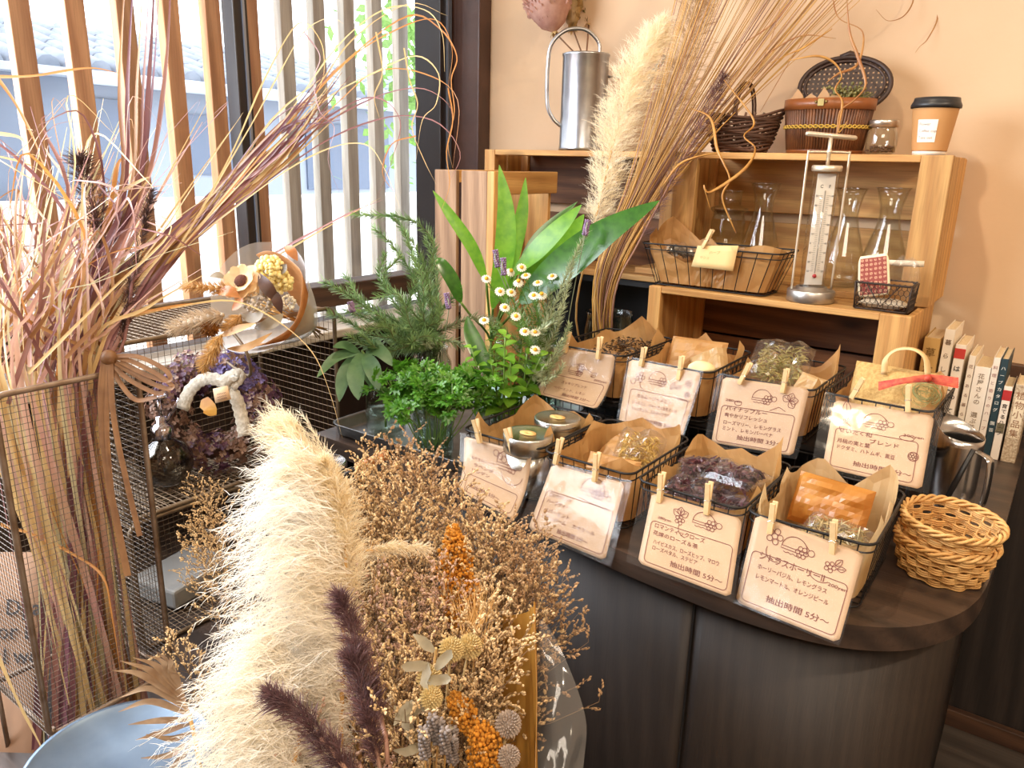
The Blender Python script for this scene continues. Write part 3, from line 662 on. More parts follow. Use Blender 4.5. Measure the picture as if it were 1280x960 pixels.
for k, (px_, py_, l) in enumerate([(660, 541, 'steel tin with a round wooden label, nearer the curled card'), (697, 521, 'steel tin with a round wooden label, half under the shiny card')]):
    c = at(px_, py_, 2, .112 if k == 0 else .108); t = thing('tea_tin', l, 'tin', (c.x, c.y, .012), 'steel tins in the left front basket')
    b = MB(); b.lathe([(.0385, .012), (.0385, c.z - .028)], 40, (c.x, c.y, 0)); part('body', b, M_tin, t)
    b = MB(); b.lathe([(.0405, c.z - .030), (.0415, c.z - .028), (.0415, c.z - .002), (.0395, c.z), (.037, c.z - .0012), (.0001, c.z - .0012)], 48, (c.x, c.y, 0)); part('lid', b, M_tin, t)
    b = MB(); b.lathe([(.0001, c.z - .0002), (.0001, c.z + .0002), (.0125, c.z + .0002), (.0125, c.z - .001)], 24, (c.x, c.y, 0), sx=1.2, sy=.85); part('label_disc', b, plain('label_wood', srgb(220, 180, 110), .6), t, 'round tan wooden label')
x, y = REAR[0]
M_dark = leafy('dark_herb', srgb(92, 66, 40), srgb(66, 46, 28), .15, .5, .4)
b = MB(); bits(b, (x + .02, y + .02, .178), .10, .12, .02, 420, .012, .0018, random.Random(4)); single('crumbled_herbs', b, M_dark, 'crumbled dark dried herbs in the left rear basket', 'dried herbs', kind='stuff')
b = MB(); crumple(b, (x, y, .150), .12, .15, .05, 3); single('tea_pouch', b, M_kraft, 'flat kraft pouch under the crumbled dark herbs', 'tea pouch')
x, y = REAR[1]
pouch('tea_pouch', 'kraft pouch leaning at the back of the second rear basket', (x - .012, y + .045, .178), (.12, .085, .03), 12, (1.0, 0, .1), M_kraft)
pouch('tea_pouch', 'pale waxed pouch at the right of the second rear basket', (x + .035, y + .0, .180), (.075, .08, .028), 13, (.5, -.4, .3), M_kraft2)
b = MB(); b.lathe([(.0001, .011), (.014, .010), (.023, .004), (.025, 0), (.0001, -.003)], 20, (x + .05, y - .075, .192)); single('round_sachet', b, plain('cream_sachet', srgb(238, 222, 170), .7), 'small round cream sachet behind the jasmine card', 'sachet')
x, y = REAR[2]
M_pale = leafy('pale_herb', srgb(196, 178, 100), srgb(150, 140, 76), .3, .5, .4)
pouch('herb_bag', 'large clear bag of pale green herbs bulging from the third rear basket', (x - .022, y + .035, .190), (.115, .13, .062), 14, (.5, .05, .15), M_film, 1, M_pale, cat='herb bag', n=600, ln=.017, wd=.0014)
pouch('tea_pouch', 'small kraft pouch behind the lemongrass card', (x + .05, y - .04, .172), (.055, .07, .025), 15, (.9, .1, -.3), M_kraft2)
# jute tote with a ribbon
x, y = REAR[3]; tl = at(1085, 463, 1, y - .035); 
M_jute = plain('jute', srgb(206, 172, 110), .9, c2=srgb(176, 140, 82), scale=220, bump=.5, bscale=500)
t = thing('jute_tote', 'little jute tote with a red tartan ribbon in the right rear basket', 'tote bag', (x + .01, y - .02, .105))
b = MB(); crumple(b, (x + .005, y - .032, .178), .128, .115, .04, 17, Euler((1.35, 0, -.08)).to_matrix(), 16, 12, .12); part('bag', b, M_jute, t)
for dy in (-.012, .014):
    b = MB(); hs = spline([at(1105, 468, 1, y - .03 + dy), at(1108, 448, 1, y - .03 + dy), at(1122, 437, 1, y - .03 + dy), at(1143, 437, 1, y - .03 + dy), at(1157, 448, 1, y - .03 + dy), at(1160, 470, 1, y - .03 + dy)], 5)
    b.ribbon(hs, .0048, (0, -.25, 1)); o = part('handle', b, plain('tote_handle', srgb(226, 194, 140), .8, bump=.3, bscale=400), t); thick(o, .0016, 0)
b = MB(); yy = y - .078
for k in range(5): b.ribbon(spline([at(1098, 479 + k * 2, 1, yy - k * .001), at(1130, 474 + k, 1, yy - .004), at(1163, 470 + k * 2, 1, yy), at(1198, 474 + k * 2.5, 1, yy - k * .001)], 4), .0024, (0, -1, .3 + .2 * k))
b.ball(at(1160, 473, 1, yy - .004), .006); part('ribbon', b, plain('tartan_ribbon', srgb(168, 44, 38), .6, c2=srgb(206, 96, 58), scale=140), t, 'red tartan ribbon')
b = MB(); rr = random.Random(8); cc = at(1155, 492, 1, yy - .003)
for k in range(46):
    a0 = rr.uniform(0, 6.28); rad = rr.uniform(.008, .022); q = V((rr.gauss(0, .005), rr.gauss(0, .003), rr.gauss(0, .004)))
    b.tube([cc + q + V((rad * cos(a0 + s), -.002 * s * .3, rad * .8 * sin(a0 + s))) for s in [i * .35 for i in range(9)]], .0004, 3, mi=0)
part('dried_sprig', b, plain('grey_green_sprig', srgb(150, 150, 96), .8, island=.3), t)

# ---------------------------------------------------------------- right end: stacked wicker baskets, jug, jar, books
M_wick = plain('wicker', srgb(222, 180, 116), .55, c2=srgb(196, 146, 82), scale=60, island=.25)
def wicker(t, r0, r1, h, rows=7, stakes=22, seed=1):
    rr = random.Random(seed); b = MB()
    for i in range(rows):
        f = (i + .5) / rows; 
        for sub in range(3):
            z = h * (f + (sub - 1) * .30 / rows); rad = lerp(r0, r1, f ** .8); pts = []
            for k in range(stakes * 4):
                a = 2 * pi * k / (stakes * 4); s = sin(stakes * a / 1.0 * .5 + pi * i) if stakes % 2 == 0 else sin(stakes * a * .5 + pi * i)
                pts.append((cos(a) * (rad + .0030 * s + rr.uniform(-.0002, .0002)), sin(a) * (rad + .0030 * s), z + .0009 * sin(a * 3 + seed)))
            b.tube(pts, .0017, 5, True)
    part('weave', b, M_wick, t, local=True)
    b = MB()
    for k in range(stakes):
        a = 2 * pi * k / stakes; b.tube([(cos(a) * lerp(r0, r1, f ** .8), sin(a) * lerp(r0, r1, f ** .8), h * f) for f in (0, .25, .5, .75, 1.02)], .0018, 5)
    part('stakes', b, M_wick, t, local=True)
    b = MB()
    for ph in (0, pi * .66, pi * 1.33): b.tube([(cos(a) * (r1 + .0035 * cos(9 * a + ph)), sin(a) * (r1 + .0035 * cos(9 * a + ph)), h + .002 + .0036 * sin(9 * a + ph)) for a in [2 * pi * k / 90 for k in range(90)]], .0024, 6, True)
    part('braided_rim', b, M_wick, t, local=True)
    b = MB(); b.lathe([(.0001, .0015), (r0, .0015), (r0, .005), (.0001, .005)], 30)
    for k in range(9):
        q = -r0 * .9 + k * r0 * .225; L = sqrt(max(0, r0 * r0 - q * q)); b.tube([(q, -L, .006), (q, L, .006)], .002, 5)
    part('base', b, M_wick, t, local=True)
C = at(1189, 735, 2, .006); C = V((-.079, 1.150, 0))
t = thing('wicker_basket', 'round woven wicker basket at the bottom of the stacked pair', 'wicker basket', (C.x, C.y, .0005), 'nested wicker baskets'); wicker(t, .050, .063, .050, 5, 22, 2)
t = thing('wicker_basket', 'round woven wicker basket nested on top of the stacked pair', 'wicker basket', (C.x + .001, C.y + .002, .024), 'nested wicker baskets'); t.rotation_euler = (.05, .02, .4); wicker(t, .042, .0625, .056, 6, 22, 3)
# steel jug: slanted open top, flat band handle
J = V((-.106, 1.405, 0)); t = thing('steel_jug', 'brushed steel jug with a wide dark mouth, in front of the books', 'jug', tuple(J))
b = MB(); n = 48; prof = [(.038, .0), (.0395, .004), (.0385, .05), (.0375, .115), (.037, .132)]
def rimz(k): return .020 * max(0, cos(2 * pi * k / n - R(150))) ** 1.0 - .006 * max(0, -cos(2 * pi * k / n - R(150)))
b0 = len(b.v)
for j, (r_, z) in enumerate(prof):
    for k in range(n):
        a = 2 * pi * k / n; zz = z + (rimz(k) if j == len(prof) - 1 else 0); rr_ = r_ + (.010 * max(0, cos(a - R(150))) ** 6 if j == len(prof) - 1 else 0); b.v.append(J + V((rr_ * cos(a), rr_ * sin(a), zz)))
for j in range(len(prof) - 1):
    for k in range(n): b.face((j * n + k, j * n + (k + 1) % n, (j + 1) * n + (k + 1) % n, (j + 1) * n + k), True)
b.face(list(range(n))[::-1]); o = part('body', b, M_steel, t); thick(o, .0012, -1)
b = MB(); hd = V((.80, -.60, 0)); pts = spline([J + hd * .034 + V((0, 0, .112)), J + hd * .060 + V((0, 0, .108)), J + hd * .066 + V((0, 0, .09)), J + hd * .066 + V((0, 0, .04)), J + hd * .058 + V((0, 0, .022)), J + hd * .036 + V((0, 0, .02))], 5)
b.ribbon(pts, .007, hd); o = part('handle', b, M_steel, t); thick(o, .0016, 0)
# small threaded jar with a black brush
J2 = V((-.104, 1.272, 0)); t = thing('small_glass_jar', 'small threaded glass jar between the jug and the wicker baskets', 'glass jar', tuple(J2))
b = MB(); b.lathe([(.0001, .001), (.019, .001), (.021, .005), (.021, .030), (.016, .038), (.0155, .041), (.0172, .043), (.0155, .045), (.0172, .0475), (.0155, .05), (.0165, .054)], 28, tuple(J2)); part('glass', b, M_glass, t)
t = thing('brush', 'slim black brush standing in the small glass jar', 'brush', (J2.x, J2.y, .005))
b = MB(); q = V((-.35, -.2, .9)).normalized(); tp = at(1217, 562, 1, 1.285); bt = V((J2.x - .006, J2.y, .012)); b.tube([bt, bt.lerp(tp, .55), tp], [.0035, .0045, .0036], 10); part('handle', b, plain('black_plastic', srgb(22, 22, 24), .4), t)
b = MB(); dd = (tp - bt).normalized()
for k in range(70):
    p = bt + dd * ru(-.004, .022); b.ribbon([p, p + (rdir() - dd * .3).normalized() * .008], [.0005, .0003], rdir())
part('bristles', b, plain('dark_bristle', srgb(40, 36, 34), .8), t)
# books
M_page = plain('book_pages', srgb(226, 208, 172), .8, c2=srgb(206, 184, 146), scale=300)
def vtext(b, body, x, y, ztop, zbot, wd, mi=0, up=.0008):
    """vertical writing down a spine facing -Y"""
    n = len(body); st = (ztop - zbot) / n; sz = min(wd * .66, st * .9)
    for i, ch in enumerate(body):
        if ch == ' ': continue
        vs, fs = text2d(ch, 1, .01)
        mx = (min(p[0] for p in vs) + max(p[0] for p in vs)) / 2; my = (min(p[1] for p in vs) + max(p[1] for p in vs)) / 2
        b.add([(x + (p[0] - mx) * sz, y - up, ztop - st * (i + .5) + (p[1] - my) * sz) for p in vs], fs, mi=mi)
BOOKS = [  # px of the spine's left and right edge at its top front, top pixel, cover, ink, vertical text, bands, text share, label
    (1156, 1177, 421, (196, 160, 98), (120, 90, 40), '草木図鑑', None, 'olive tan old book at the left end of the book row, against the crate'),
    (1182, 1195, 411, (240, 230, 212), (130, 110, 90), '暮らしの庭', None, 'tall white book second from the crate in the book row'),
    (1195, 1209, 430, (242, 232, 216), (20, 18, 18), 'はじめて', (196, 60, 50), 'white book with bold black title and red heading in the book row'),
    (1212, 1221, 444, (236, 224, 204), (150, 120, 100), '花のある暮らし', None, 'thin pale book beside the bold black title'),
    (1217, 1240, 457, (240, 230, 214), (150, 132, 110), '花屋さんの 選ぶ花', None, 'wide cream book in the middle of the book row'),
    (1239, 1252, 446, (234, 222, 206), (168, 130, 120), '料理と香りのハーブ', None, 'pale book left of the dark teal spine'),
    (1252, 1262, 448, (34, 58, 66), (222, 222, 214), 'ハーブカタログ 園芸', None, 'slim dark teal book with white title'),
    (1254, 1267, 482, (240, 228, 212), (60, 48, 44), '育てるハーブ', (180, 44, 44), 'short white book with a red band, right of the teal spine'),
    (1270, 1290, 480, (222, 206, 176), (150, 110, 80), '植物小品集', 'floral', 'floral patterned book at the right end of the book row')]
bx = -.262
YB = 1.715
for i, (l, r_, tp, cov, ink, txt, band, lab) in enumerate(BOOKS):
    x0 = at(l, tp, 1, YB).x; x1 = at(r_, tp, 1, YB).x; zt = at(l, tp, 1, YB).z
    x0 = max(x0, bx + .0008); x1 = max(x1, x0 + .009); bx = x1
    if x1 > -.02: x1 = -.021
    w = x1 - x0; dpt = .13 if i < 7 else .105
    t = thing('book', lab, 'book', ((x0 + x1) / 2, YB, 0), 'books standing on the counter')
    cv = plain('cover_%d' % i, srgb(*cov), .55, c2=srgb(150, 120, 90) if band == 'floral' else None, scale=240)
    b = MB(); b.bb((x0, YB, .0), (x0 + .0014, YB + dpt, zt)); b.bb((x1 - .0014, YB, .0), (x1, YB + dpt, zt)); b.bb((x0, YB, .0), (x1, YB + .0016, zt)); bevel(part('cover', b, cv, t), .0006)
    b = MB(); b.bb((x0 + .0016, YB + .002, .002), (x1 - .0016, YB + dpt - .003, zt - .003)); part('pages', b, M_page, t)
    b = MB(); vtext(b, txt, (x0 + x1) / 2, YB, zt - .012 - (.022 if band and band != 'floral' else 0), max(.05, zt - .15), w); part('title', b, plain('ink_%d' % i, srgb(*ink), .7), t)
    if band and band != 'floral':
        b = MB(); b.bb((x0, YB - .0006, zt - .028), (x1, YB - .0002, zt - .008)); part('heading_band', b, plain('band_%d' % i, srgb(*band), .6), t)
        if i == 7: b = MB(); b.bb((x0 + .001, YB - .0006, .055), (x1 - .001, YB - .0002, .075)); part('spine_picture', b, plain('spine_pic', srgb(70, 64, 48), .6, c2=srgb(130, 120, 90), scale=300), t)
    if band == 'floral':
        b = MB(); b.bb((x0 + .004, YB - .0006, .05), (x1 - .004, YB - .0002, zt - .02)); part('title_strip', b, plain('strip', srgb(232, 216, 186), .6), t)
# ---------------------------------------------------------------- pine crates at the back
def crate(label, x0, x1, y0, y1, z0, z1, post=.055, tk=.014, backs=((.0, .46), (.54, 1.0)), mats=None, post_t=.018, lpost=None):
    mx, my, mz = mats or (M_cx, M_cy, M_cz)
    t = thing('wooden_crate', label, 'crate', ((x0 + x1) / 2, (y0 + y1) / 2, z0))
    def bd(nm, a, c, m): b = MB(); b.bb(a, c); return bevel(part(nm, b, m, t), .0018)
    lp = lpost or post
    bd('post', (x0, y0, z0), (x0 + lp, y0 + post_t, z1), mz); bd('post', (x1 - post, y0, z0), (x1, y0 + post_t, z1), mz)
    bd('post', (x0, y1 - .02, z0), (x0 + .03, y1 - .008, z1 - .004), mz); bd('post', (x1 - .03, y1 - .02, z0), (x1, y1 - .008, z1 - .004), mz)
    bd('top_board', (x0 + lp, y0 + .001, z1 - tk), (x1 - post, y0 + (y1 - y0) * .98, z1), mx)
    bd('bottom_board', (x0 + lp, y0 + .002, z0), (x1 - post, y0 + (y1 - y0) * .98, z0 + tk), mx)
    n = 2
    for s, xa in ((0, x0), (1, x1 - .012)):
        for k in range(n):
            a = y0 + post_t + .004 + k * (y1 - y0 - post_t - .024) / n; bd('side_board', (xa, a, z0), (xa + .012, a + (y1 - y0 - post_t - .024) / n - .006, z1 - .002), mz)
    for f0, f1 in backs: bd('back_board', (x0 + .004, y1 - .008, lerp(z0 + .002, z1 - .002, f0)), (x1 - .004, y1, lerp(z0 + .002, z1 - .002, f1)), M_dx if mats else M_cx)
    return t
ZL, ZU = .280, .572
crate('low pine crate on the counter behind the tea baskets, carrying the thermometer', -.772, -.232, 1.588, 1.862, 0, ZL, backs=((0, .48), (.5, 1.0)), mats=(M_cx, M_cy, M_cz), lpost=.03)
crate('open pine crate holding the glass carafes, with the paper cup on top', -.795, -.226, 1.722, 1.925, ZL, ZU, post=.056)
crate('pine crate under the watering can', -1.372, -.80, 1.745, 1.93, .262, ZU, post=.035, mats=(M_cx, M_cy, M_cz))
t = thing('display_plinth', 'dark wooden plinth under the watering can crate', 'plinth', (-1.09, 1.84, 0))
b = MB(); b.bb((-1.36, 1.76, .245), (-.805, 1.92, .261)); part('top', b, M_blackwood, t)
for xx in (-1.36, -.817): b = MB(); b.bb((xx, 1.76, 0), (xx + .012, 1.92, .245)); part('side', b, M_blackwood, t)
b = MB(); b.bb((-1.348, 1.905, 0), (-.817, 1.918, .245)); part('back', b, M_blackwood, t)
b = MB(); b.bb((-1.34, 1.78, .262 + .015), (-.85, 1.90, .262 + .055)); b = MB()
b.bb((-.905, 1.775, .2775), (-.84, 1.90, .292)); single('wood_offcut', b, M_cx, 'short pine offcut lying in the crate under the watering can', 'offcut')
b = MB(); b.lathe([(.0001, -.03), (.012, -.03), (.013, 0), (.012, .03), (.0001, .03)], 16, at(787, 308, 1, 1.83), frame(V((.6, -.7, .1)))); single('wooden_peg', b, M_cx, 'round wooden peg end in the crate beside the grass bundle', 'peg')
# tall crate on end by the window
t = thing('wooden_crate', 'upright slatted crate on end behind the rosemary', 'crate', (-1.17, 1.55, 0))
cx1, cy0, czt = -1.092, 1.425, .519
M_gz = wood('crate_grey_z', srgb(146, 112, 84), srgb(178, 142, 110), 2, .9, .7)
def bd(nm, a, c, m): b = MB(); b.bb(a, c); return bevel(part(nm, b, m, t), .0018)
for xa, xb in ((-1.27, -1.203), (-1.188, -1.112)): bd('slat', (xa, cy0, 0), (xb, cy0 + .012, czt), M_gz)
bd('post', (-1.112, cy0, 0), (cx1, cy0 + .02, czt), M_cz)
bd('rail', (cx1 - .016, cy0 + .0205, czt - .052), (cx1, cy0 + .262, czt), M_cy); bd('rail', (cx1 - .016, cy0 + .02, .0), (cx1, cy0 + .26, .05), M_cy)
for ya in (.10, .215): bd('slat', (-1.27, cy0 + ya, 0), (-1.258, cy0 + ya + .06, czt - .004), M_gz)
for xa, xb in ((-1.256, -1.19), (-1.18, -1.11)): bd('slat', (xa, cy0 + .25, 0), (xb, cy0 + .262, czt - .006), M_cz)
bd('rail', (-1.27, cy0 + .012, czt - .03), (-1.255, cy0 + .25, czt), M_cy); bd('end_board', (-1.256, cy0 + .012, .0), (cx1 - .016, cy0 + .25, .012), M_cy)

# ---------------------------------------------------------------- on top of the crates
ZT = ZU + .0005
# watering can
wc = V((-1.098, 1.806, ZT)); t = thing('watering_can', 'tall galvanised watering can holding pink dried flowers', 'watering can', tuple(wc))
b = MB(); b.lathe([(.0001, .001), (.060, .0), (.0605, .006), (.0595, .010), (.0585, .225), (.0605, .229), (.0605, .233), (.0585, .234), (.0570, .225), (.0570, .03), (.0001, .028)], 48, tuple(wc)); part('body', b, M_zinc, t)
hl = -CR * .97 + V((-.05, -.05, 0)); hl.z = 0; hl.normalize()
b = MB(); hp = spline([wc - hl * .035 + V((0, 0, .232)), wc - hl * .030 + V((0, 0, .262)), wc + hl * .004 + V((0, 0, .290)), wc + hl * .052 + V((0, 0, .288)), wc + hl * .088 + V((0, 0, .255)), wc + hl * .096 + V((0, 0, .20)), wc + hl * .094 + V((0, 0, .115)), wc + hl * .080 + V((0, 0, .080)), wc + hl * .058 + V((0, 0, .060))], 7); b.tube(hp, .0048, 10); part('handle', b, M_zinc, t)
b = MB(); b.tube(spline([wc - hl * .055 + V((0, 0, .045)), wc - hl * .10 + V((0, 0, .085)), wc - hl * .17 + V((0, 0, .19)), wc - hl * .20 + V((0, 0, .235))], 6), [.010] * 6 + [.009] * 6 + [.007] * 7, 12); part('spout', b, M_zinc, t)
b = MB(); b.tube([wc - hl * .058 + V((0, 0, .182)), wc - hl * .158 + V((0, 0, .180))], .0032, 8); part('brace', b, M_zinc, t)
# pink dried flower heads standing in it
M_pink = leafy('dusty_pink', srgb(214, 170, 152), srgb(190, 140, 126), .2, .5, .25)
def drybloom(label, tip, base, r, mat, seed):
    t = thing('dried_flower', label, 'dried flower', tuple(base), 'dried flowers in the watering can'); rr = random.Random(seed)
    b = MB(); mouth = wc + V((0, 0, .236)) + V((tip.x - wc.x, tip.y - wc.y, 0)).normalized() * .036; b.tube([base, base.lerp(mouth, .9), mouth, mouth.lerp(tip, .5), tip], .0022, 6); part('stem', b, plain('dry_stem', srgb(130, 92, 66), .8), t)
    ax = (tip - base + V((0, 0, .12))).normalized(); b = MB(); b.lathe([(.004, 0), (r * .55, .02), (r * .9, .055), (r, .09), (r * .8, .12), (.001, .128)], 20, tuple(tip), frame(ax))
    for k in range(420):
        h = rr.random(); a = rr.uniform(0, 6.28); q = [.004, r * .55, r * .9, r, r * .8][min(4, int(h * 5))] * .98
        p = tip + frame(ax) @ V((q * cos(a), q * sin(a), h * .122)); d = (frame(ax) @ V((cos(a), sin(a), .9))).normalized(); b.ribbon([p, p + d * .007, p + d * .011], [.0022, .003, .0004], (p - tip).cross(d))
    part('head', b, mat, t)
    b = MB()
    for k in range(7):
        a = k * .9; d = frame(ax) @ V((cos(a) * .6, sin(a) * .6, -.5)); b.ribbon([tip + ax * .004, tip + ax * .004 + d * .012, tip + d * .022], [.004, .005, .0006], ax)
    part('collar', b, plain('dry_calyx', srgb(206, 176, 120), .8), t)
top = wc + V((0, 0, .235))
drybloom('large dusty pink dried flower head in the watering can', P(693, 40, 2.02), wc + V((.01, .008, .05)), .060, M_pink, 1)
drybloom('smaller tan dried flower head in the watering can, right of the pink one', P(716, 36, 2.07), wc + V((.012, -.004, .05)), .028, leafy('tan_bloom', srgb(196, 160, 104), srgb(160, 130, 80), .2), 2)
drybloom('small olive dried flower head behind the pink one in the watering can', P(736, 30, 2.09), wc + V((.016, .012, .05)), .022, leafy('olive_bloom', srgb(120, 112, 62), srgb(96, 90, 50), .2), 3)
# dark vine basket with a loop handle
vb = V((-.668, 1.79, ZT)); t = thing('vine_basket', 'dark twisted vine basket with a loop handle, on the crate', 'basket', tuple(vb)); rr = random.Random(2)
M_vine = plain('dark_vine', srgb(92, 62, 46), .7, island=.4); b = MB()
for i in range(15):
    f = i / 14; z = .003 + .078 * f; A = lerp(.058, .088, f ** .7); B = lerp(.042, .062, f ** .7)
    b.tube([vb + V((A * cos(a) * (1 + .02 * sin(a * 5 + i)), B * sin(a) * (1 + .02 * sin(a * 5 + i)), z + .004 * sin(a * 3 + i) + .006 * f * cos(2 * a))) for a in [2 * pi * k / 48 for k in range(48)]], rr.uniform(.0024, .0036), 5, True)
part('weave', b, M_vine, t)
b = MB()
for k in range(26):
    a = 2 * pi * k / 26; b.tube([vb + V((lerp(.058, .088, f) * cos(a + .2 * f) * .97, lerp(.042, .062, f) * sin(a + .2 * f) * .97, .003 + .08 * f)) for f in (0, .3, .6, 1)], .0028, 5)
part('ribs', b, M_vine, t)
b = MB(); b.lathe([(.0001, .002), (1, .002), (1, .006), (.0001, .006)], 24, tuple(vb), None, 0, .056, .041); part('base', b, M_vine, t)
b = MB()
for o_ in (-.003, .003): b.tube([vb + V((.002 + o_, .060 * cos(a), .078 + .072 * sin(a))) for a in [pi * k / 16 for k in range(17)]], .0026, 6)
part('handle', b, M_vine, t)
# oval lidded basket
hb = V((-.487, 1.80, ZT)); t = thing('lidded_basket', 'oval brown splint basket with its openwork lid raised', 'lidded basket', tuple(hb))
M_spl = plain('brown_splint', srgb(126, 78, 44), .45, c2=srgb(88, 52, 32), scale=40, island=.4); M_band = plain('band_brown', srgb(150, 88, 44), .35, c2=srgb(120, 68, 36), scale=14); M_dk = plain('dark_cane', srgb(58, 38, 30), .5, island=.2)
b = MB()
for k in range(84):
    a = 2 * pi * k / 84; b.tube([hb + V((lerp(.076, .089, f) * cos(a), lerp(.052, .060, f) * sin(a), lerp(.008, .100, f))) for f in (0, .5, 1)], .0034, 5)
part('splints', b, M_spl, t)
b = MB(); b.lathe([(.93, 0), (.955, 0), (.955, .014), (.93, .014)], 48, tuple(hb), None, 0, .082, .056); part('bottom_band', b, M_band, t)
b = MB(); b.lathe([(.97, .088), (1.03, .088), (1.04, .110), (.97, .110), (.955, .10), (.97, .088)], 48, tuple(hb), None, 0, .090, .061); part('rim_band', b, M_band, t)
b = MB()
for ph in (0, pi): b.tube([hb + V((.0885 * cos(a), .0605 * sin(a), .054 + .0030 * sin(24 * a + ph))) for a in [2 * pi * k / 144 for k in range(144)]], .0016, 4, True)
part('braid_line', b, plain('straw_braid', srgb(196, 160, 70), .6), t, 'straw coloured braided line')
b = MB(); b.bb(hb + V((-.006, -.066, .094)), hb + V((.006, -.062, .108))); b.ball(hb + V((-.010, -.064, .102)), .003, 8, 5); b.ball(hb + V((.010, -.064, .102)), .003, 8, 5); part('clasp', b, plain('brass', srgb(150, 130, 80), .4, metal=.8), t)
lz = Euler((R(-70), 0, R(8))).to_matrix(); lc = hb + V((.012, .050, .142))
def LD(x, y, z=0): return lc + Euler((R(72), 0, R(6))).to_matrix() @ V((x, y, z))
b = MB(); b.tube([LD(.091 * cos(a), .062 * sin(a)) for a in [2 * pi * k / 60 for k in range(60)]], .0052, 8, True); b.tube([LD(.080 * cos(a), .052 * sin(a), .003) for a in [2 * pi * k / 60 for k in range(60)]], .0032, 6, True); b.tube([LD(-.018, .062), LD(0, .070), LD(.018, .064)], .006, 8); part('lid_rim', b, M_dk, t)
b = MB()
for i in range(-8, 9):
    x = i * .0098; L = sqrt(max(0, 1 - (x / .089) ** 2)) * .060; b.ribbon([LD(x + .0006 * (-1) ** j, -L + 2 * L * j / 12, .0012 * (-1) ** (i + j)) for j in range(13)], .0032, LD(0, 0, 1) - lc)
for i in range(-5, 6):
    y = i * .0105; L = sqrt(max(0, 1 - (y / .060) ** 2)) * .089; b.ribbon([LD(-L + 2 * L * j / 16, y, .0012 * (-1) ** (i + j + 1)) for j in range(17)], .0034, LD(0, 0, 1) - lc)
part('lid_weave', b, M_dk, t)
M_moss = leafy('grey_green_bud', srgb(168, 160, 96), srgb(136, 130, 72), .3, .5, .35)
b = MB(); rr = random.Random(6)
for k in range(160):
    p = hb + V((rr.gauss(.036, .018), rr.gauss(-.01, .012), .112 + abs(rr.gauss(.010, .010)))); b.ball(p, rr.uniform(.0022, .0042), 5, 4)
for k in range(10):
    p = hb + V((.05 + k * .003, -.01, .112)); b.tube([p, p + V((.012, -.005, .006 + .002 * (k % 3)))], .0008, 4)
single('dried_hops', b, M_moss, 'grey green dried buds heaped in the oval lidded basket', 'dried buds', kind='stuff')
b = MB(); 
for k, (x, h) in enumerate([(-.062, .132), (-.034, .122), (-.008, .134), (.014, .12)]):
    b.poly([hb + V((x - .022, -.028 + .002 * k, .098)), hb + V((x + .020, -.030 + .002 * k, .100)), hb + V((x + .012, -.026, lerp(.11, h, .4))), hb + V((x, -.024, h)), hb + V((x - .012, -.026, .112))])
o = single('paper_liner', b, M_kraft, 'torn kraft paper sheet edging out of the oval lidded basket', 'paper liner'); thick(o, .0006, 0)
# small jar of beans, paper cup
js = V((-.374, 1.80, ZT)); t = thing('bean_jar', 'little glass jar of beans with a silver screw lid', 'glass jar', tuple(js))
b = MB(); b.lathe([(.0001, .0008), (.022, .0005), (.029, .006), (.0305, .022), (.030, .040), (.025, .052), (.0245, .058), (.0235, .058), (.0235, .051), (.0285, .040), (.0290, .022), (.0275, .008), (.0001, .004)], 36, tuple(js)); part('glass', b, M_glass, t)
b = MB(); b.lathe([(.026, .054), (.0285, .0545), (.0288, .066), (.0275, .068), (.0001, .0665)], 40, tuple(js)); part('lid', b, plain('silver_lid', srgb(200, 190, 178), .3, metal=.9), t)
b = MB(); rr = random.Random(4)
for k in range(70):
    a = rr.uniform(0, 6.28); r_ = .025 * sqrt(rr.random()); b.ball(js + V((r_ * cos(a), r_ * sin(a), .007 + rr.random() * .010)), .0032, 6, 4, (1, .7, .8))
single('beans', b, plain('dark_beans', srgb(98, 64, 44), .5, island=.3), 'dark beans lying in the little glass jar', 'beans', kind='stuff')
cs = V((-.281, 1.79, ZT)); t = thing('paper_cup', 'ribbed brown paper coffee cup with a black lid', 'paper cup', tuple(cs))
b = MB(); pr = [(.0001, .001), (.0295, .0), (.0305, .010)]
b.lathe(pr, 40, tuple(cs), mi=0); part('white_base', b, plain('cup_white', srgb(240, 232, 220), .6), t)
b = MB(); b.lathe([(.0308 + .0105 * (z / .088) + .00035 * (i % 2), z) for i, z in enumerate([.008 + .0017 * k for k in range(48)])], 56, tuple(cs)); part('sleeve', b, plain('cup_kraft', srgb(196, 146, 92), .7), t)
b = MB(); b.lathe([(.0425, .089), (.0450, .0885), (.0455, .094), (.0435, .098), (.042, .101), (.0405, .1075), (.036, .108), (.034, .105), (.0001, .105)], 48, tuple(cs)); b.box(cs + V((.012, .010, .1085)), (.028, .016, .003)); part('lid', b, plain('black_lid', srgb(40, 40, 42), .4), t)
b = MB(); q = atan2(-1, .08) - .2
def cp(x, z, up=.0007):
    a = q + x / .038; r_ = .0312 + .0105 * z / .088 + up; return cs + V((r_ * cos(a), r_ * sin(a), z))
b.grid(8, 4, lambda u, v: cp(lerp(-.018, .018, u), lerp(.024, .066, v))); part('sticker', b, plain('sticker_paper', srgb(244, 236, 226), .6), t, 'white handwritten sticker')
b = MB(); shp = lambda x, y, up=0: cp(-.018 + x, .066 - y, .0009 + up * .2)
for k, s_ in enumerate(['Flower', 'Coffee cup', 'Take out']):
    vs, fs = text2d(s_, .0075); b.add([shp(.003 + p[0], .011 + k * .0125 - p[1]) for p in vs], fs)
part('sticker_writing', b, plain('pencil', srgb(130, 118, 112), .7), t)

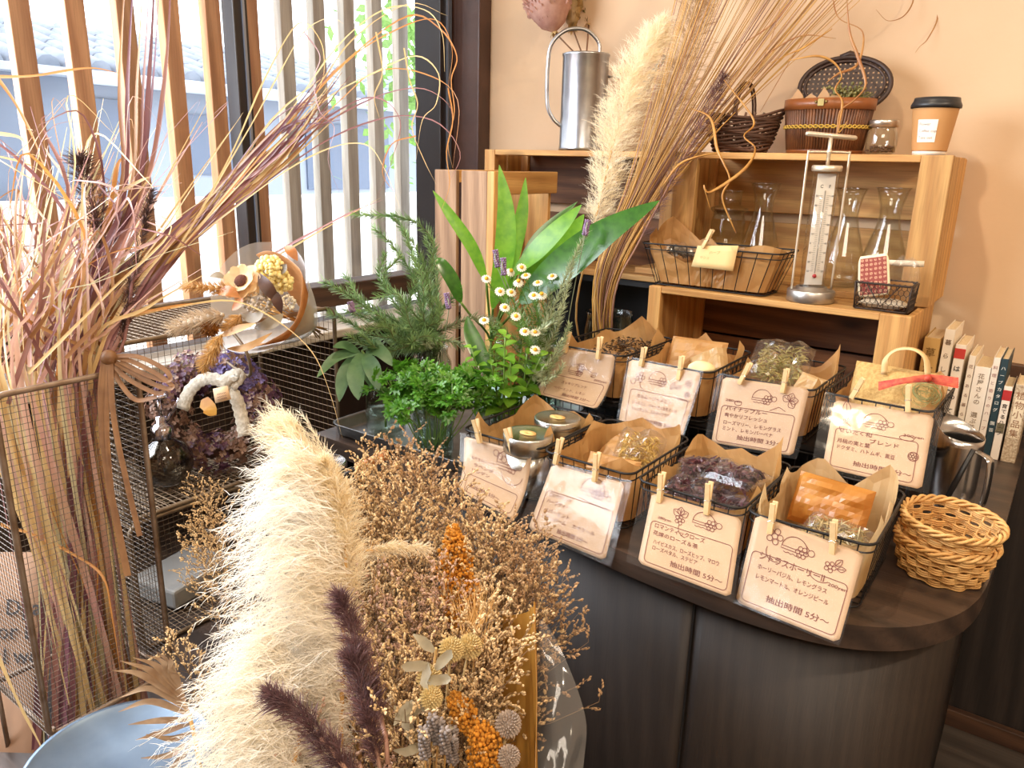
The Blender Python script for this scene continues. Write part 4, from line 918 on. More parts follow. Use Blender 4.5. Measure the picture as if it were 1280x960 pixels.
# ---------------------------------------------------------------- carafes in the crate
def carafe(label, px, wy, prof, k=1):
    c = at(*px, 1, wy); c.z = ZL + .0148; t = thing('glass_carafe', label, 'carafe', tuple(c), 'glass carafes in the pine crate')
    b = MB(); b.lathe([(r * k, z * k) for r, z in prof] + [((r - .0018) * k, z * k) for r, z in prof[::-1][:-2]] + [(.0001, .006)], 40, tuple(c)); part('glass', b, M_glass, t)
    b = MB(); b.tube([c + V((prof[-1][0] * k * cos(a), prof[-1][0] * k * sin(a), prof[-1][1] * k)) for a in [2 * pi * q / 32 for q in range(32)]], .0013, 6, True); part('lip', b, clear('glass_lip', (.95, .95, .93), .25, .7, .05), t)
CP = [(.0001, .001), (.044, .0), (.050, .006), (.051, .02), (.047, .055), (.036, .095), (.024, .135), (.0205, .155), (.022, .175), (.028, .198), (.033, .212)]
carafe('glass carafe at the right end of the crate, behind the patterned card', (1103, 330), 1.80, CP)
carafe('glass carafe right behind the tall thermometer', (1052, 330), 1.82, CP, .98)
carafe('glass carafe standing left of the thermometer', (947, 330), 1.82, CP, 1.0)
carafe('short collared glass decanter at the left end of the crate', (905, 330), 1.83, [(.0001, .001), (.036, .0), (.040, .006), (.040, .12), (.036, .135), (.034, .140), (.044, .148), (.044, .152), (.026, .158), (.027, .185), (.029, .192)])

# ---------------------------------------------------------------- on the low crate
ZB = ZL + .0006
sb = thing('wire_basket', 'wide black wire basket with a blank tag, at the left of the low crate top', 'wire basket', (-.645, 1.656, ZB)); wire_basket_parts(sb, .255, .096, .318, .126, .092, .029, .0011)
liner('paper_liner', 'crumpled kraft paper lining the wide wire basket on the crate', (-.645, 1.656, ZB + .003), .255, .096, .318, .126, .092, [(160, .06, 20), (185, .035, 24), (130, .02, 18), (335, .02, 30), (300, -.045, 26), (260, -.04, 40), (222, -.03, 26)], 51, M_kraft, None, .010, .92)
for k, (dx, dy, rz, l) in enumerate([(-.085, -.01, .2, 'clear packet of grey pods at the left of the wide wire basket'), (-.01, .02, -.3, 'clear packet of grey pods in the middle of the wide wire basket'), (.07, -.005, .5, 'clear packet of grey pods at the right of the wide wire basket')]):
    pouch('seed_packet', l, (-.645 + dx, 1.656 + dy * .5, ZB + .073), (.080, .058, .034), 60 + k, (ru(-.4, .2), .1, rz), M_film, 1, leafy('grey_pod', srgb(150, 136, 116), srgb(120, 104, 86), .1, .4, .3), cat='seed packet', group='packets in the wide wire basket', n=120, ln=.016, wd=.004)
tl, tr = at(872, 307, 1, 1.590), at(923, 307, 1, 1.590); br_, bl_ = at(916, 339, 1, 1.584), at(864, 333, 1, 1.584)
sh = Sheet(tl, tr, br_, bl_); t = thing('name_tag', 'pale tag with faint pencil writing on the wide wire basket', 'tag', tuple(tl))
b = MB(); b.grid(4, 4, lambda u, v: sh(u * sh.w, v * sh.h)); thick(part('paper', b, plain('tag_paper', srgb(236, 204, 146), .7), t), .0006, 1)
b = MB()
for x, y, s_, sz in ((.34, .36, 'ハーブ', .008), (.14, .6, 'サシェ', .0075)): vs, fs = text2d(s_, sz, 0); b.add([sh(x * sh.w + p[0], y * sh.h - p[1], .0006) for p in vs], fs)
part('writing', b, plain('faint_pencil', srgb(196, 160, 106), .8), t)
pin('slanting clothespin holding the pale tag on the wide wire basket', (878, 310), (891, 287), 1.589)
# thermometer lantern
th = V((-.431, 1.634, ZB)); t = thing('thermometer', 'tall glass tube thermometer in a metal lantern frame', 'thermometer', tuple(th))
M_br = plain('brushed_metal', srgb(190, 186, 180), .35, metal=.9); M_cr = plain('cream_metal', srgb(220, 206, 184), .35, metal=.6)
b = MB(); b.lathe([(.0001, 0), (.045, 0), (.0465, .002), (.0465, .022), (.0445, .0245), (.030, .025), (.030, .030), (.0001, .030)], 48, tuple(th)); part('base', b, M_br, t)
b = MB(); b.lathe([(.0245, .030), (.0245, .258)], 32, tuple(th)); part('tube', b, clear('tube_glass', (.98, .98, .97), .06, .5, .02), t)
b = MB(); b.lathe([(.027, .256), (.0285, .258), (.0285, .266), (.026, .268), (.0001, .268)], 40, tuple(th)); part('cap', b, M_cr, t)
fr = V((CR.x, CR.y, 0)).normalized(); fd = V((fr.y, -fr.x, 0))
b = MB()
for s in (-1, 1): b.tube(spline([th + fr * s * .0405 + V((0, 0, .022)), th + fr * s * .0405 + V((0, 0, .15)), th + fr * s * .0405 + V((0, 0, .282)), th + fr * s * .036 + V((0, 0, .292)), th + V((0, 0, .293))], 5), .0024, 8)
part('frame', b, M_cr, t)
b = MB(); b.tube([th + V((0, 0, .268)), th + V((0, 0, .320))], [.0035, .0042], 10); b.ball(th + V((0, 0, .293)), .006); part('stem', b, M_cr, t)
b = MB(); b.tube([th - fr * .050 + V((0, 0, .326)), th - fr * .046 + V((0, 0, .326)), th + fr * .046 + V((0, 0, .320)), th + fr * .050 + V((0, 0, .320))], [.003, .0048, .0048, .003], 12); part('grip', b, M_cr, t)
b = MB(); pl = lambda x, z, up=0: th + fr * x + fd * (.004 + up) + V((0, 0, z))
b.poly([pl(-.018, .034), pl(.018, .034), pl(.018, .252), pl(-.018, .252)]); o = part('scale_plate', b, plain('scale_white', srgb(238, 232, 222), .5), t); thick(o, .0012, 1)
b = MB(); shs = lambda x, y, up=.0022: pl(x, y, up)
def rct(x0, z0, x1, z1): b.poly([shs(x0, z0), shs(x1, z0), shs(x1, z1), shs(x0, z1)])
for k in range(41): rct(-.009 if k % 5 else -.0115, .062 + k * .0037, -.004, .0625 + k * .0037); rct(.004, .062 + k * .0037, .009 if k % 5 else .0115, .0625 + k * .0037)
for k in range(9):
    for x, s_ in ((-.0175, str(abs(-30 + k * 10))), (.0118, str(abs(-20 + k * 20)))):
        vs, fs = text2d(s_, .0052, .01); b.add([shs(x + p[0], .060 + k * .0185 + p[1]) for p in vs], fs)
for x, s_ in ((-.011, 'C'), (.006, 'F')): vs, fs = text2d(s_, .009, .005); b.add([shs(x + p[0], .225 + p[1]) for p in vs], fs)
part('scale_marks', b, plain('scale_ink', srgb(70, 66, 64), .7), t)
b = MB(); b.tube([pl(0, .058, .003), pl(0, .22, .003)], .0013, 6); part('capillary', b, clear('cap_glass', (.9, .9, .9), .2, .6), t)
b = MB(); b.ball(pl(0, .052, .0035), .0042, 12, 8); part('red_bulb', b, plain('red_fluid', srgb(176, 24, 32), .3), t, 'red bulb')
# chicken-wire basket with the patterned card
cb = V((-.292, 1.640, ZB)); t = thing('chicken_wire_basket', 'small chicken wire basket at the right of the low crate top', 'wire basket', tuple(cb))
M_cw = plain('dark_chicken_wire', srgb(58, 46, 40), .55, metal=.4); w, d, h = .100, .070, .052
b = MB(); b.tube([cb + p for p in rrect(w, d, .006, h)], .0022, 6, True); b.tube([cb + p for p in rrect(w * .94, d * .94, .006, .002)], .0018, 6, True); part('rim', b, M_cw, t)
b = MB()
for s in (-1, 1):
    for s2 in (-1, 1): b.tube([cb + V((s * w * .47, s2 * d * .47, .002)), cb + V((s * w * .5, s2 * d * .5, h))], .0018, 6)
part('corner_wires', b, M_cw, t)
b = MB()
def hexside(o, ux, L, H):
    c = .0095; nx = int(L / c); nz = int(H / c)
    for i in range(nx + 1):
        for k in range(nz + 1):
            x = -L / 2 + (i + .5 * (k % 2)) * c; z = .004 + k * c
            if x + c * .5 > L / 2 + .002: continue
            b.tube([o + ux * x + V((0, 0, z)), o + ux * (x + c * .5) + V((0, 0, z + c * .35))], .0006, 3, cap=False); b.tube([o + ux * (x + c * .5) + V((0, 0, z + c * .35)), o + ux * (x + c) + V((0, 0, z))], .0006, 3, cap=False)
            if z + c < h: b.tube([o + ux * (x + c * .5) + V((0, 0, z + c * .35)), o + ux * (x + c * .5) + V((0, 0, z + c))], .0008, 3, cap=False)
for s in (-1, 1): hexside(cb + V((0, s * d * .49, 0)), V((1, 0, 0)), w * .96, h); hexside(cb + V((s * w * .49, 0, 0)), V((0, 1, 0)), d * .96, h)
b.tube([cb + V((-.03, -d * .5, h)), cb + V((0, -d * .52, .010)), cb + V((.03, -d * .5, h))], .0014, 5); part('hexagonal_mesh', b, M_cw, t)
sh = Sheet(at(1073, 321, 1, 1.622), at(1111, 316, 1, 1.622), at(1113, 368, 1, 1.616), at(1072, 372, 1, 1.616)); t = thing('patterned_card', 'red patterned card with a cream border in the chicken wire basket', 'card', tuple(sh.c[3]))
b = MB(); b.grid(10, 12, lambda u, v: sh(lerp((.004 - .004 * min(1, min(v, 1 - v) * 8)), sh.w - (.004 - .004 * min(1, min(v, 1 - v) * 8)), u), v * sh.h)); thick(part('paper', b, plain('cream_card', srgb(240, 222, 184), .5), t), .0008, 1)
b = MB(); b.poly([sh(x, y, .0009) for x, y in ((.004, .005), (sh.w - .004, .005), (sh.w - .004, sh.h - .004), (.004, sh.h - .004))][::-1]); part('red_field', b, plain('card_red', srgb(146, 64, 54), .5), t, 'brick red printed field')
b = MB(); rr = random.Random(12)
for i in range(6):
    for j in range(8):
        x, y = .0075 + i * (sh.w - .015) / 5, .009 + j * (sh.h - .018) / 7; k = rr.random(); line2d(b, sh, arc2(x, y, .0022, .0022, 0, 360 if k > .4 else 200, 8, k * 6), .00045, .0012); line2d(b, sh, [(x - .002, y + .001), (x + .002, y - .001)], .0004, .0012)
part('print', b, plain('card_print', srgb(222, 178, 140), .5), t)
b = MB(); crumple(b, cb + V((.026, .008, .062)), .055, .03, .07, 31, None, 12, 10, .2); single('clear_bag', b, M_film, 'folded clear bag standing in the chicken wire basket', 'clear bag')
b = MB(); q0 = cb + V((-.015, .012, .088)); b.tube([q0, q0 + V((.070, .010, .003))], .0058, 12); single('paper_roll', b, plain('white_paper', srgb(238, 226, 206), .7), 'rolled white paper lying across the chicken wire basket', 'paper roll')
b = MB(); b.box(cb + V((.008, .006, .03)), (.07, .004, .05), Euler((.2, 0, .15)).to_matrix()); single('kraft_packet', b, M_kraft, 'kraft packet behind the patterned card', 'packet')
b = MB(); crumple(b, cb + V((0, 0, .012)), .085, .055, .016, 33, None, 8, 6, .2); single('grey_sachet', b, plain('grey_cloth', srgb(196, 182, 160), .8), 'flat pale sachet on the floor of the chicken wire basket', 'sachet')
# ---------------------------------------------------------------- metal tray with glass jars of fresh herbs
b = MB(); cx_, cy_ = -.985, 1.195; W_, D_ = .345, .42
lv = [(W_ - .02, D_ - .02, .0008), (W_, D_, .006), (W_ + .006, D_ + .006, .024), (W_ + .014, D_ + .014, .0275), (W_ + .010, D_ + .010, .0285), (W_ + .002, D_ + .002, .024), (W_ - .006, D_ - .006, .006), (W_ - .024, D_ - .024, .0032)]
rings = [rrect(w_, d_, .03, z_, 6, (cx_, cy_)) for w_, d_, z_ in lv]; n = len(rings[0])
for r_ in rings: b.v += r_
for i in range(len(rings) - 1):
    for k in range(n): b.face((i * n + k, i * n + (k + 1) % n, (i + 1) * n + (k + 1) % n, (i + 1) * n + k), True)
b.face(range(n)[::-1] if False else list(range(n))[::-1]); b.face([(len(rings) - 1) * n + k for k in range(n)])
single('metal_tray', b, plain('tray_steel', srgb(140, 140, 138), .38, metal=.85, c2=srgb(110, 108, 106), scale=20), 'dull metal tray under the glass jars of fresh herbs', 'tray', (cx_, cy_, 0))
M_water = clear('water', (.93, .96, .95), .04, .3, .02)
def jar(label, c, r, h, neck=None, water=.5, thing_name='glass_jar', group='herb jars on the metal tray'):
    t = thing(thing_name, label, 'glass jar', tuple(c), group); nk = neck or r * .92
    b = MB(); b.lathe([(.0001, .001), (r * .92, .0), (r, .006), (r, h * .78), (nk, h * .9), (nk, h * .98), (nk + .0025, h), (nk - .0015, h), (nk - .002, h * .9), (r - .0025, h * .77), (r - .0025, .010), (.0001, .008)], 36, tuple(c)); part('glass', b, M_glassg, t)
    if water: b = MB(); b.lathe([(.0001, .009), (r - .003, .011), (r - .003, h * water), (.0001, h * water)], 32, tuple(c)); part('water', b, M_water, t)
    return t
zt = .0045
def jb(x, y): p = at(x, y, 2, zt); return p
JA, JB_, JC, JD, JE, JF = V((-1.075, 1.055, zt)), V((-.925, 1.032, zt)), V((-.862, 1.175, zt)), V((-1.09, 1.21, zt)), V((-.875, 1.335, zt)), V((-1.02, 1.325, zt))
jar('clear glass jar of water holding the drooping sage', JA, .040, .118, .033)
jar('clear glass jar of parsley stems at the front of the tray', JB_, .038, .112, .036, .45)
jar('glass jar with the mint, behind the curled card', JC, .034, .10, .031)
jar('glass jar behind the sage, holding the rosemary', JD, .044, .15, .036)
jar('glass jar at the back of the tray holding the chamomile', JE, .036, .14, .030)
jar('glass jar at the back of the tray holding the broad ginger leaves', JF, .036, .15, .030)

M_rose = leafy('rosemary_needle', srgb(162, 188, 122), srgb(122, 156, 98), .4, .45, .35); M_roset = plain('herb_stem', srgb(120, 118, 78), .7)
M_greyl = leafy('grey_green_leaf', srgb(204, 210, 172), srgb(168, 182, 140), .35, .5, .3)
M_pars = leafy('parsley_leaf', srgb(112, 174, 52), srgb(78, 138, 38), .45, .4, .3); M_pstem = leafy('parsley_stem', srgb(150, 182, 96), srgb(124, 160, 76), .3, .4, .2)
M_mint = leafy('mint_leaf', srgb(160, 206, 72), srgb(122, 178, 54), .5, .35, .25); M_sage = leafy('sage_leaf', srgb(108, 150, 98), srgb(84, 126, 80), .35, .5, .2)
M_ging = leafy('ginger_leaf', srgb(128, 186, 48), srgb(100, 162, 40), .5, .35, .12, 60, gloss=.04); M_gingd = leafy('ginger_leaf_deep', srgb(72, 130, 40), srgb(52, 104, 32), .4, .22, .1, 60, gloss=.06)
def needles(b, path, step, ln, wd, rr, up=.75, per=3, start=.25, taper=True, mi=1):
    L = 0; segs = list(zip(path, path[1:])); tot = sum((q - p).length for p, q in segs); acc = 0
    for p, q in segs:
        d = (q - p).normalized(); l = (q - p).length; s = 0
        while s < l:
            f = (acc + s) / tot
            if f > start:
                c = p.lerp(q, s / l); k = (1.15 - .55 * f) if taper else 1
                for _ in range(per):
                    o = rdir(); o = (o - d * o.dot(d)).normalized(); e = (d * up + o).normalized(); nn = e.cross(d).cross(e); LL = ln * k * rr.uniform(.7, 1.15)
                    b.ribbon([c, c + e * LL * .5 + d * LL * .04, c + e * LL + d * LL * .1], [wd * .7, wd, wd * .25], nn, mi)
            s += step
        acc += l
def sprig(name, label, cat, path, ln, wd, stepn, per, mats, rr, group, stemr=.0014, up=.75, start=.25):
    path = spline(path, 6); b = MB(); m = len(path); b.tube(path, [lerp(stemr, stemr * .45, i / (m - 1)) for i in range(m)], 5)
    t = thing(name, label, cat, tuple(path[0]), group); part('stem', b, mats[0], t)
    b = MB(); needles(b, path, stepn, ln, wd, rr, up, per, start, mi=0); part('leaves', b, mats[1], t); return t
rr = random.Random(21)
base = JD + V((0, 0, .03))
RP = [[(538, 360, 1.62), (540, 300, 1.60), (505, 273, 1.58), (440, 268, 1.56)], [(522, 360, 1.60), (495, 312, 1.56), (468, 285, 1.53)], [(480, 400, 1.58), (440, 372, 1.53), (405, 352, 1.5)], [(470, 420, 1.57), (430, 400, 1.54), (412, 392, 1.52)],
      [(512, 385, 1.6), (475, 350, 1.56), (482, 318, 1.54)], [(546, 385, 1.64), (545, 335, 1.64), (532, 298, 1.62)], [(560, 410, 1.62), (592, 398, 1.6), (618, 402, 1.58)], [(492, 400, 1.6), (455, 378, 1.57), (432, 345, 1.56)],
      [(508, 400, 1.58), (520, 342, 1.56), (505, 288, 1.54)], [(540, 400, 1.6), (560, 380, 1.58), (574, 362, 1.57)], [(492, 440, 1.56), (458, 432, 1.52), (436, 420, 1.5)], [(530, 430, 1.58), (556, 425, 1.55), (580, 432, 1.53)],
      [(500, 420, 1.55), (470, 392, 1.5), (445, 388, 1.48)], [(515, 410, 1.55), (500, 370, 1.52), (470, 372, 1.49)], [(530, 400, 1.55), (528, 350, 1.53), (515, 318, 1.52)], [(505, 395, 1.58), (480, 350, 1.55), (500, 320, 1.54)], [(540, 380, 1.6), (525, 320, 1.58), (490, 268, 1.56)], [(500, 410, 1.55), (465, 400, 1.51), (432, 388, 1.48)], [(520, 430, 1.56), (480, 440, 1.52), (452, 418, 1.5)], [(535, 410, 1.57), (550, 400, 1.55), (545, 372, 1.55)], [(515, 430, 1.55), (530, 420, 1.52), (550, 425, 1.5)], [(500, 430, 1.54), (485, 410, 1.5), (460, 412, 1.48)]]
for k, p in enumerate(RP):
    pts = [base + V((rr.uniform(-.02, .02), rr.uniform(-.02, .02), 0)), JD + V((rr.uniform(-.02, .02), rr.uniform(-.02, .02), .148))] + [P(*q) for q in p]
    grey = k in (6, 11)
    sprig('rosemary_sprig', 'grey dry rosemary branch trailing to the right towards the chamomile' if grey else 'green rosemary branch with fine needles in the jar by the window', 'rosemary', pts, .027, .0012, .0030, 4, (M_roset, M_greyl if grey else M_rose), rr, 'dry rosemary branches' if grey else 'rosemary branches', start=.34)
# parsley
def frond(b, c, d, up, s, rr, mi=1):
    d = d.normalized(); sd = d.cross(up).normalized(); up = sd.cross(d)
    def leaflet(o, e, L):
        e = e.normalized(); s2 = e.cross(up).normalized()
        for a, l in ((-.75, .75), (0, 1), (.75, .75)):
            f = (e * cos(a) + s2 * sin(a)); g = f.cross(up).normalized(); q = o + e * L * .2
            b.add([q, q + f * l * L * .35 + g * L * .20 + up * L * .05, q + f * l * L * .62 + g * L * .10, q + f * l * L * .72 + g * L * .20 + up * L * .03, q + f * l * L - up * L * .06, q + f * l * L * .72 - g * L * .20 + up * L * .03, q + f * l * L * .62 - g * L * .10, q + f * l * L * .35 - g * L * .20 + up * L * .05], [(0, 1, 2, 3, 4, 5, 6, 7)], False, mi)
    leaflet(c, d, s); leaflet(c - d * s * .1, d * .35 + sd, s * .85); leaflet(c - d * s * .1, d * .35 - sd, s * .85)
def parsley_var(seed, h):
    rr = random.Random(seed); t = thing('parsley_sprig', 'curly green parsley sprig bunched in the front jar', 'parsley', (0, 0, 0), 'parsley sprigs'); bs = MB(); bl = MB()
    main = spline([(0, 0, 0), (rr.uniform(-.006, .006), rr.uniform(-.006, .006), h * .55), (rr.uniform(.0, .02), rr.uniform(-.01, .01), h)], 5); bs.tube(main, .0011, 5)
    for k in range(7):
        p = main[len(main) - 1 - (k // 3) * 2] if k else main[-1]; a = k * 2.4 + seed; e = V((cos(a) * .8, sin(a) * .8, .55)).normalized() if k else V((.2, .1, 1)); q = p + e * rr.uniform(.014, .026); bs.tube([p, q], .0006, 4)
        for m in range(3):
            f = (e + rdir() * .9).normalized(); frond(bl, q + f * .004, f, (V((0, 0, 1)) - f * f.z + rdir() * .35).normalized(), rr.uniform(.014, .020), rr, 0)
    part('stem', bs, M_pstem, t, local=True); part('leaves', bl, M_pars, t, local=True); return t
pv = [parsley_var(s, h) for s, h in ((1, .135), (2, .125), (3, .145), (4, .118))]
for k in range(30):
    a = k * 2.399; r_ = .026 * sqrt((k + .5) / 30); loc = JB_ + V((r_ * cos(a), r_ * sin(a), .012)); tiltv = V((cos(a), sin(a), 0)); lean = .62 * sqrt((k + .5) / 30) * rr.uniform(.5, 1.15)
    if k % 3 == 0: tiltv = (tiltv + V((.6, .25, 0))).normalized()
    M = frame(V((tiltv.x * sin(lean), tiltv.y * sin(lean), cos(lean))), V((cos(k), sin(k), 0)))
    o = pv[k] if k < 4 else clone(pv[k % 4]); o.location = loc; o.rotation_euler = M.to_euler(); o.scale = (rr.uniform(.85, 1.05),) * 3
# mint
def leaf_sheet(b, p, d, up, L, wd, rr, mi=1, n=5, droop=.3, fold=.25):
    pts = [p + d * L * (i / n) - V((0, 0, 1)) * droop * L * (i / n) ** 2 for i in range(n + 1)]
    b.ribbon(pts, [wd * w for w in [.12, .75, 1, .9, .55, .04][:n + 1]], up, mi, fold)
def mint_var(seed, h):
    rr = random.Random(seed); t = thing('mint_sprig', 'bright green mint sprig behind the curled card', 'mint', (0, 0, 0), 'mint sprigs'); bs = MB(); bl = MB()
    main = spline([(0, 0, 0), (.004, 0, h * .5), (.012, .004, h)], 5); bs.tube(main, .0013, 5)
    for k in range(6):
        p = main[min(len(main) - 1, int(len(main) * (.35 + .65 * k / 5)))]; L = lerp(.040, .020, k / 5)
        for s in (0, pi):
            a = s + k * pi / 2 + rr.uniform(-.3, .3); d = V((cos(a), sin(a), .45)).normalized(); leaf_sheet(bl, p, d, V((0, 0, 1)) - d * d.z, L, L * .30, rr, 0)
    part('stem', bs, M_pstem, t, local=True); part('leaves', bl, M_mint, t, local=True); return t
mv = [mint_var(s, h) for s, h in ((1, .15), (2, .17), (3, .14))]
for k in range(12):
    a = k * 2.399; r_ = .024 * sqrt((k + .5) / 12); lean = rr.uniform(.1, .55); M = frame(V((cos(a) * sin(lean), sin(a) * sin(lean), cos(lean))), V((cos(k * 2), sin(k * 2), 0)))
    o = mv[k] if k < 3 else clone(mv[k % 3]); o.location = JC + V((r_ * cos(a), r_ * sin(a), .012)); o.rotation_euler = M.to_euler(); o.scale = (rr.uniform(1.05, 1.3),) * 3
# sage
t = thing('sage_sprig', 'soft grey green sage with drooping oval leaves by the wire crate', 'sage', tuple(JA))
q0 = P(452, 438, 1.52); b = MB(); b.tube(spline([JA + V((0, 0, .012)), JA + V((-.005, 0, .10)), q0], 5), .0022, 6); part('stem', b, M_pstem, t)
for (x, y, d_), (x2, y2, d2), (x3, y3, d3), w_ in [((450, 440, 1.52), (420, 447, 1.50), (396, 472, 1.47), .011), ((448, 440, 1.52), (432, 432, 1.50), (416, 434, 1.48), .010), ((450, 442, 1.51), (445, 470, 1.47), (448, 500, 1.46), .017), ((456, 442, 1.51), (466, 462, 1.47), (474, 488, 1.46), .016), ((458, 438, 1.53), (476, 440, 1.5), (492, 458, 1.49), .013), ((444, 442, 1.53), (430, 470, 1.5), (424, 502, 1.49), .014), ((454, 436, 1.53), (468, 430, 1.52), (482, 436, 1.52), .010), ((452, 440, 1.55), (462, 470, 1.53), (488, 500, 1.52), .013)]:
    b = MB(); pts = spline([P(x, y, d_), P(x2, y2, d2), P(x3, y3, d3)], 5); m = len(pts); b.ribbon(pts, [w_ * (sin(pi * (.06 + .94 * i / (m - 1))) ** .7 if i < m - 1 else .05) for i in range(m)], -CF + V((0, 0, .5)), 0, .2); part('leaf', b, M_sage, t)
# broad ginger leaves
t = thing('ginger_plant', 'large glossy green ginger leaves rising behind the herbs', 'leafy plant', tuple(JF)); rt0 = JF + V((0, 0, .012)); nk = JF + V((.004, 0, .15))
def gleaf(p, wpx, mat, facing=None, fold=.18):
    pts = [P(*q) for q in p]; path = spline(pts, 7); m = len(path); w_ = wpx * p[1][2] / FPX
    b = MB(); b.ribbon(path, [w_ * max(.03, sin(pi * min(1, (i / (m - 1)) ** .8 * .97 + .03)) ** .75) for i in range(m)], facing or (-CF + V((.1, 0, .35))), 0, fold); part('leaf', b, mat, t)
    b = MB(); b.tube(spline([rt0, nk, pts[0].lerp(nk, .3), pts[0]], 4), .0026, 6); part('leaf_stalk', b, M_pstem, t)
gleaf([(616, 385, 1.57), (630, 320, 1.55), (632, 262, 1.54), (624, 206, 1.53)], 13, M_ging)
gleaf([(628, 380, 1.58), (640, 320, 1.57), (652, 270, 1.56), (657, 222, 1.55)], 10, M_ging)
gleaf([(608, 352, 1.57), (590, 310, 1.55), (562, 268, 1.53), (541, 238, 1.52)], 8, M_ging)
gleaf([(576, 378, 1.57), (566, 352, 1.55), (552, 330, 1.54), (546, 322, 1.54)], 9, M_gingd)
gleaf([(640, 345, 1.57), (668, 318, 1.54), (700, 285, 1.52), (727, 256, 1.51)], 15, M_ging, V((.5, -.3, .9)))
gleaf([(650, 345, 1.59), (680, 325, 1.58), (708, 300, 1.57), (730, 268, 1.56)], 17, M_ging)
gleaf([(648, 338, 1.60), (668, 305, 1.60), (690, 280, 1.60), (722, 252, 1.60)], 8, M_gingd)
gleaf([(650, 378, 1.55), (700, 335, 1.50), (755, 292, 1.46), (824, 251, 1.42)], 22, M_gingd, -CF + V((.25, 0, .55)), .10)
gleaf([(612, 470, 1.5), (598, 440, 1.5), (588, 415, 1.5), (584, 395, 1.5)], 11, M_gingd)
# chamomile
M_pet = leafy('white_petal', srgb(244, 240, 226), None, .3, .5, .05); M_yel = plain('chamomile_yellow', srgb(222, 170, 40), .7, bump=.5, bscale=900); M_feath = leafy('feathery_leaf', srgb(118, 152, 62), srgb(88, 126, 46), .4, .4, .3)
def cham(px, d_, label, openn=1):
    c = P(*px, d_); t = thing('chamomile', label, 'chamomile', tuple(c), 'chamomile flowers'); path = spline([JE + V((rr.uniform(-.018, .018), rr.uniform(-.018, .018), .012)), JE + V((rr.uniform(-.02, .02), rr.uniform(-.02, .02), .14)), JE.lerp(c, .6) + V((rr.uniform(-.012, .012), 0, .045)), c - V((0, 0, .003))], 6)
    b = MB(); b.tube(path, .0008, 4); part('stem', b, M_pstem, t)
    b = MB(); needles(b, path, .006, .020, .0006, rr, .5, 4, .4, mi=0); part('leaves', b, M_feath, t)
    ax = (-CF * .8 + V((rr.uniform(-.4, .4), rr.uniform(-.2, .2), .75))).normalized(); F_ = frame(ax); b = MB(); b.ball(c, .0042, 10, 6, (1, 1, .9), F_); part('centre', b, M_yel, t)
    b = MB()
    for k in range(13):
        a = 2 * pi * k / 13; e = F_ @ V((cos(a), sin(a), -.15 if openn else -.7)); b.ribbon([c + e * .003, c + e * .007, c + e * .0102], [.0011, .0019, .0012], ax)
    part('petals', b, M_pet, t)
CH = [((652, 334), 1.52), ((657, 344), 1.49), ((648, 351), 1.47), ((672, 353), 1.48), ((625, 364), 1.46), ((639, 365), 1.48), ((667, 369), 1.46), ((677, 367), 1.48), ((631, 384), 1.44), ((656, 414), 1.44), ((669, 415), 1.45), ((608, 348), 1.52), ((639, 338), 1.52), ((669, 437), 1.43), ((690, 345), 1.5), ((605, 400), 1.47), ((645, 395), 1.44)]
for k, (px, d_) in enumerate(CH): cham(px, d_, 'white chamomile flower with yellow centre among feathery green leaves', k % 5 != 2)
b = MB()
for k in range(15):
    c = P(rr.uniform(605, 690), rr.uniform(385, 462), rr.uniform(1.46, 1.56)); path = spline([JE + V((rr.uniform(-.02, .02), rr.uniform(-.02, .02), .02)), JE.lerp(c, .5) + V((0, 0, .05)), c], 5); t = thing('chamomile', 'feathery green chamomile shoot without a flower', 'chamomile', tuple(c), 'flowerless chamomile shoots'); b = MB(); b.tube(path, .0008, 4); part('stem', b, M_pstem, t); b = MB(); needles(b, path, .005, .022, .0006, rr, .5, 4, .35, mi=0); part('leaves', b, M_feath, t)
for k, p in enumerate([[(672, 430, 1.5), (690, 390, 1.48), (712, 335, 1.46), (733, 290, 1.44)], [(676, 450, 1.5), (696, 410, 1.48), (706, 372, 1.46), (716, 330, 1.46)], [(680, 470, 1.5), (700, 440, 1.47), (712, 405, 1.46)], [(668, 470, 1.48), (690, 450, 1.45), (702, 425, 1.44)], [(672, 440, 1.5), (682, 400, 1.5), (688, 362, 1.5)], [(678, 475, 1.47), (694, 470, 1.45), (704, 455, 1.44)], [(668, 420, 1.47), (690, 405, 1.46), (700, 385, 1.45)]]):
    sprig('silver_herb_sprig', 'silvery grey green herb branch leaning right beside the chamomile', 'herb', [JE + V((.01, 0, .012)), JE + V((.015, 0, .14))] + [P(*q) for q in p], .019, .0012, .0028, 4, (M_roset, M_greyl), rr, 'silvery herb branches', start=.35)
M_lav = plain('lavender_bud', srgb(140, 116, 148), .8, island=.35)
def lavender(tip, low, label, root):
    a, c = P(*tip), P(*low); t = thing('lavender', label, 'lavender', tuple(c), 'lavender stems'); b = MB(); b.tube(spline([root, root.lerp(c, .5) + V((0, 0, .03)), c, a], 5), .0009, 4); part('stem', b, plain('lavender_stem', srgb(150, 158, 128), .8), t)
    b = MB(); ax = (a - c).normalized(); n = 8
    for k in range(n):
        for j in range(5):
            an = j * 1.256 + k; e = frame(ax) @ V((cos(an), sin(an), .5)); b.ball(c.lerp(a, k / n) + e * .0032, .0024, 6, 4, (1, 1, 1.5), frame(e))
    part('flower_spike', b, M_lav, t)
lavender((619, 312, 1.5), (622, 334, 1.5), 'mauve lavender spike just left of the tall green ginger leaves, the higher one', JE + V((-.01, 0, .02)))
lavender((629, 322, 1.48), (630, 344, 1.48), 'mauve lavender spike just right of its taller neighbour above the chamomile', JE + V((0, .01, .02)))
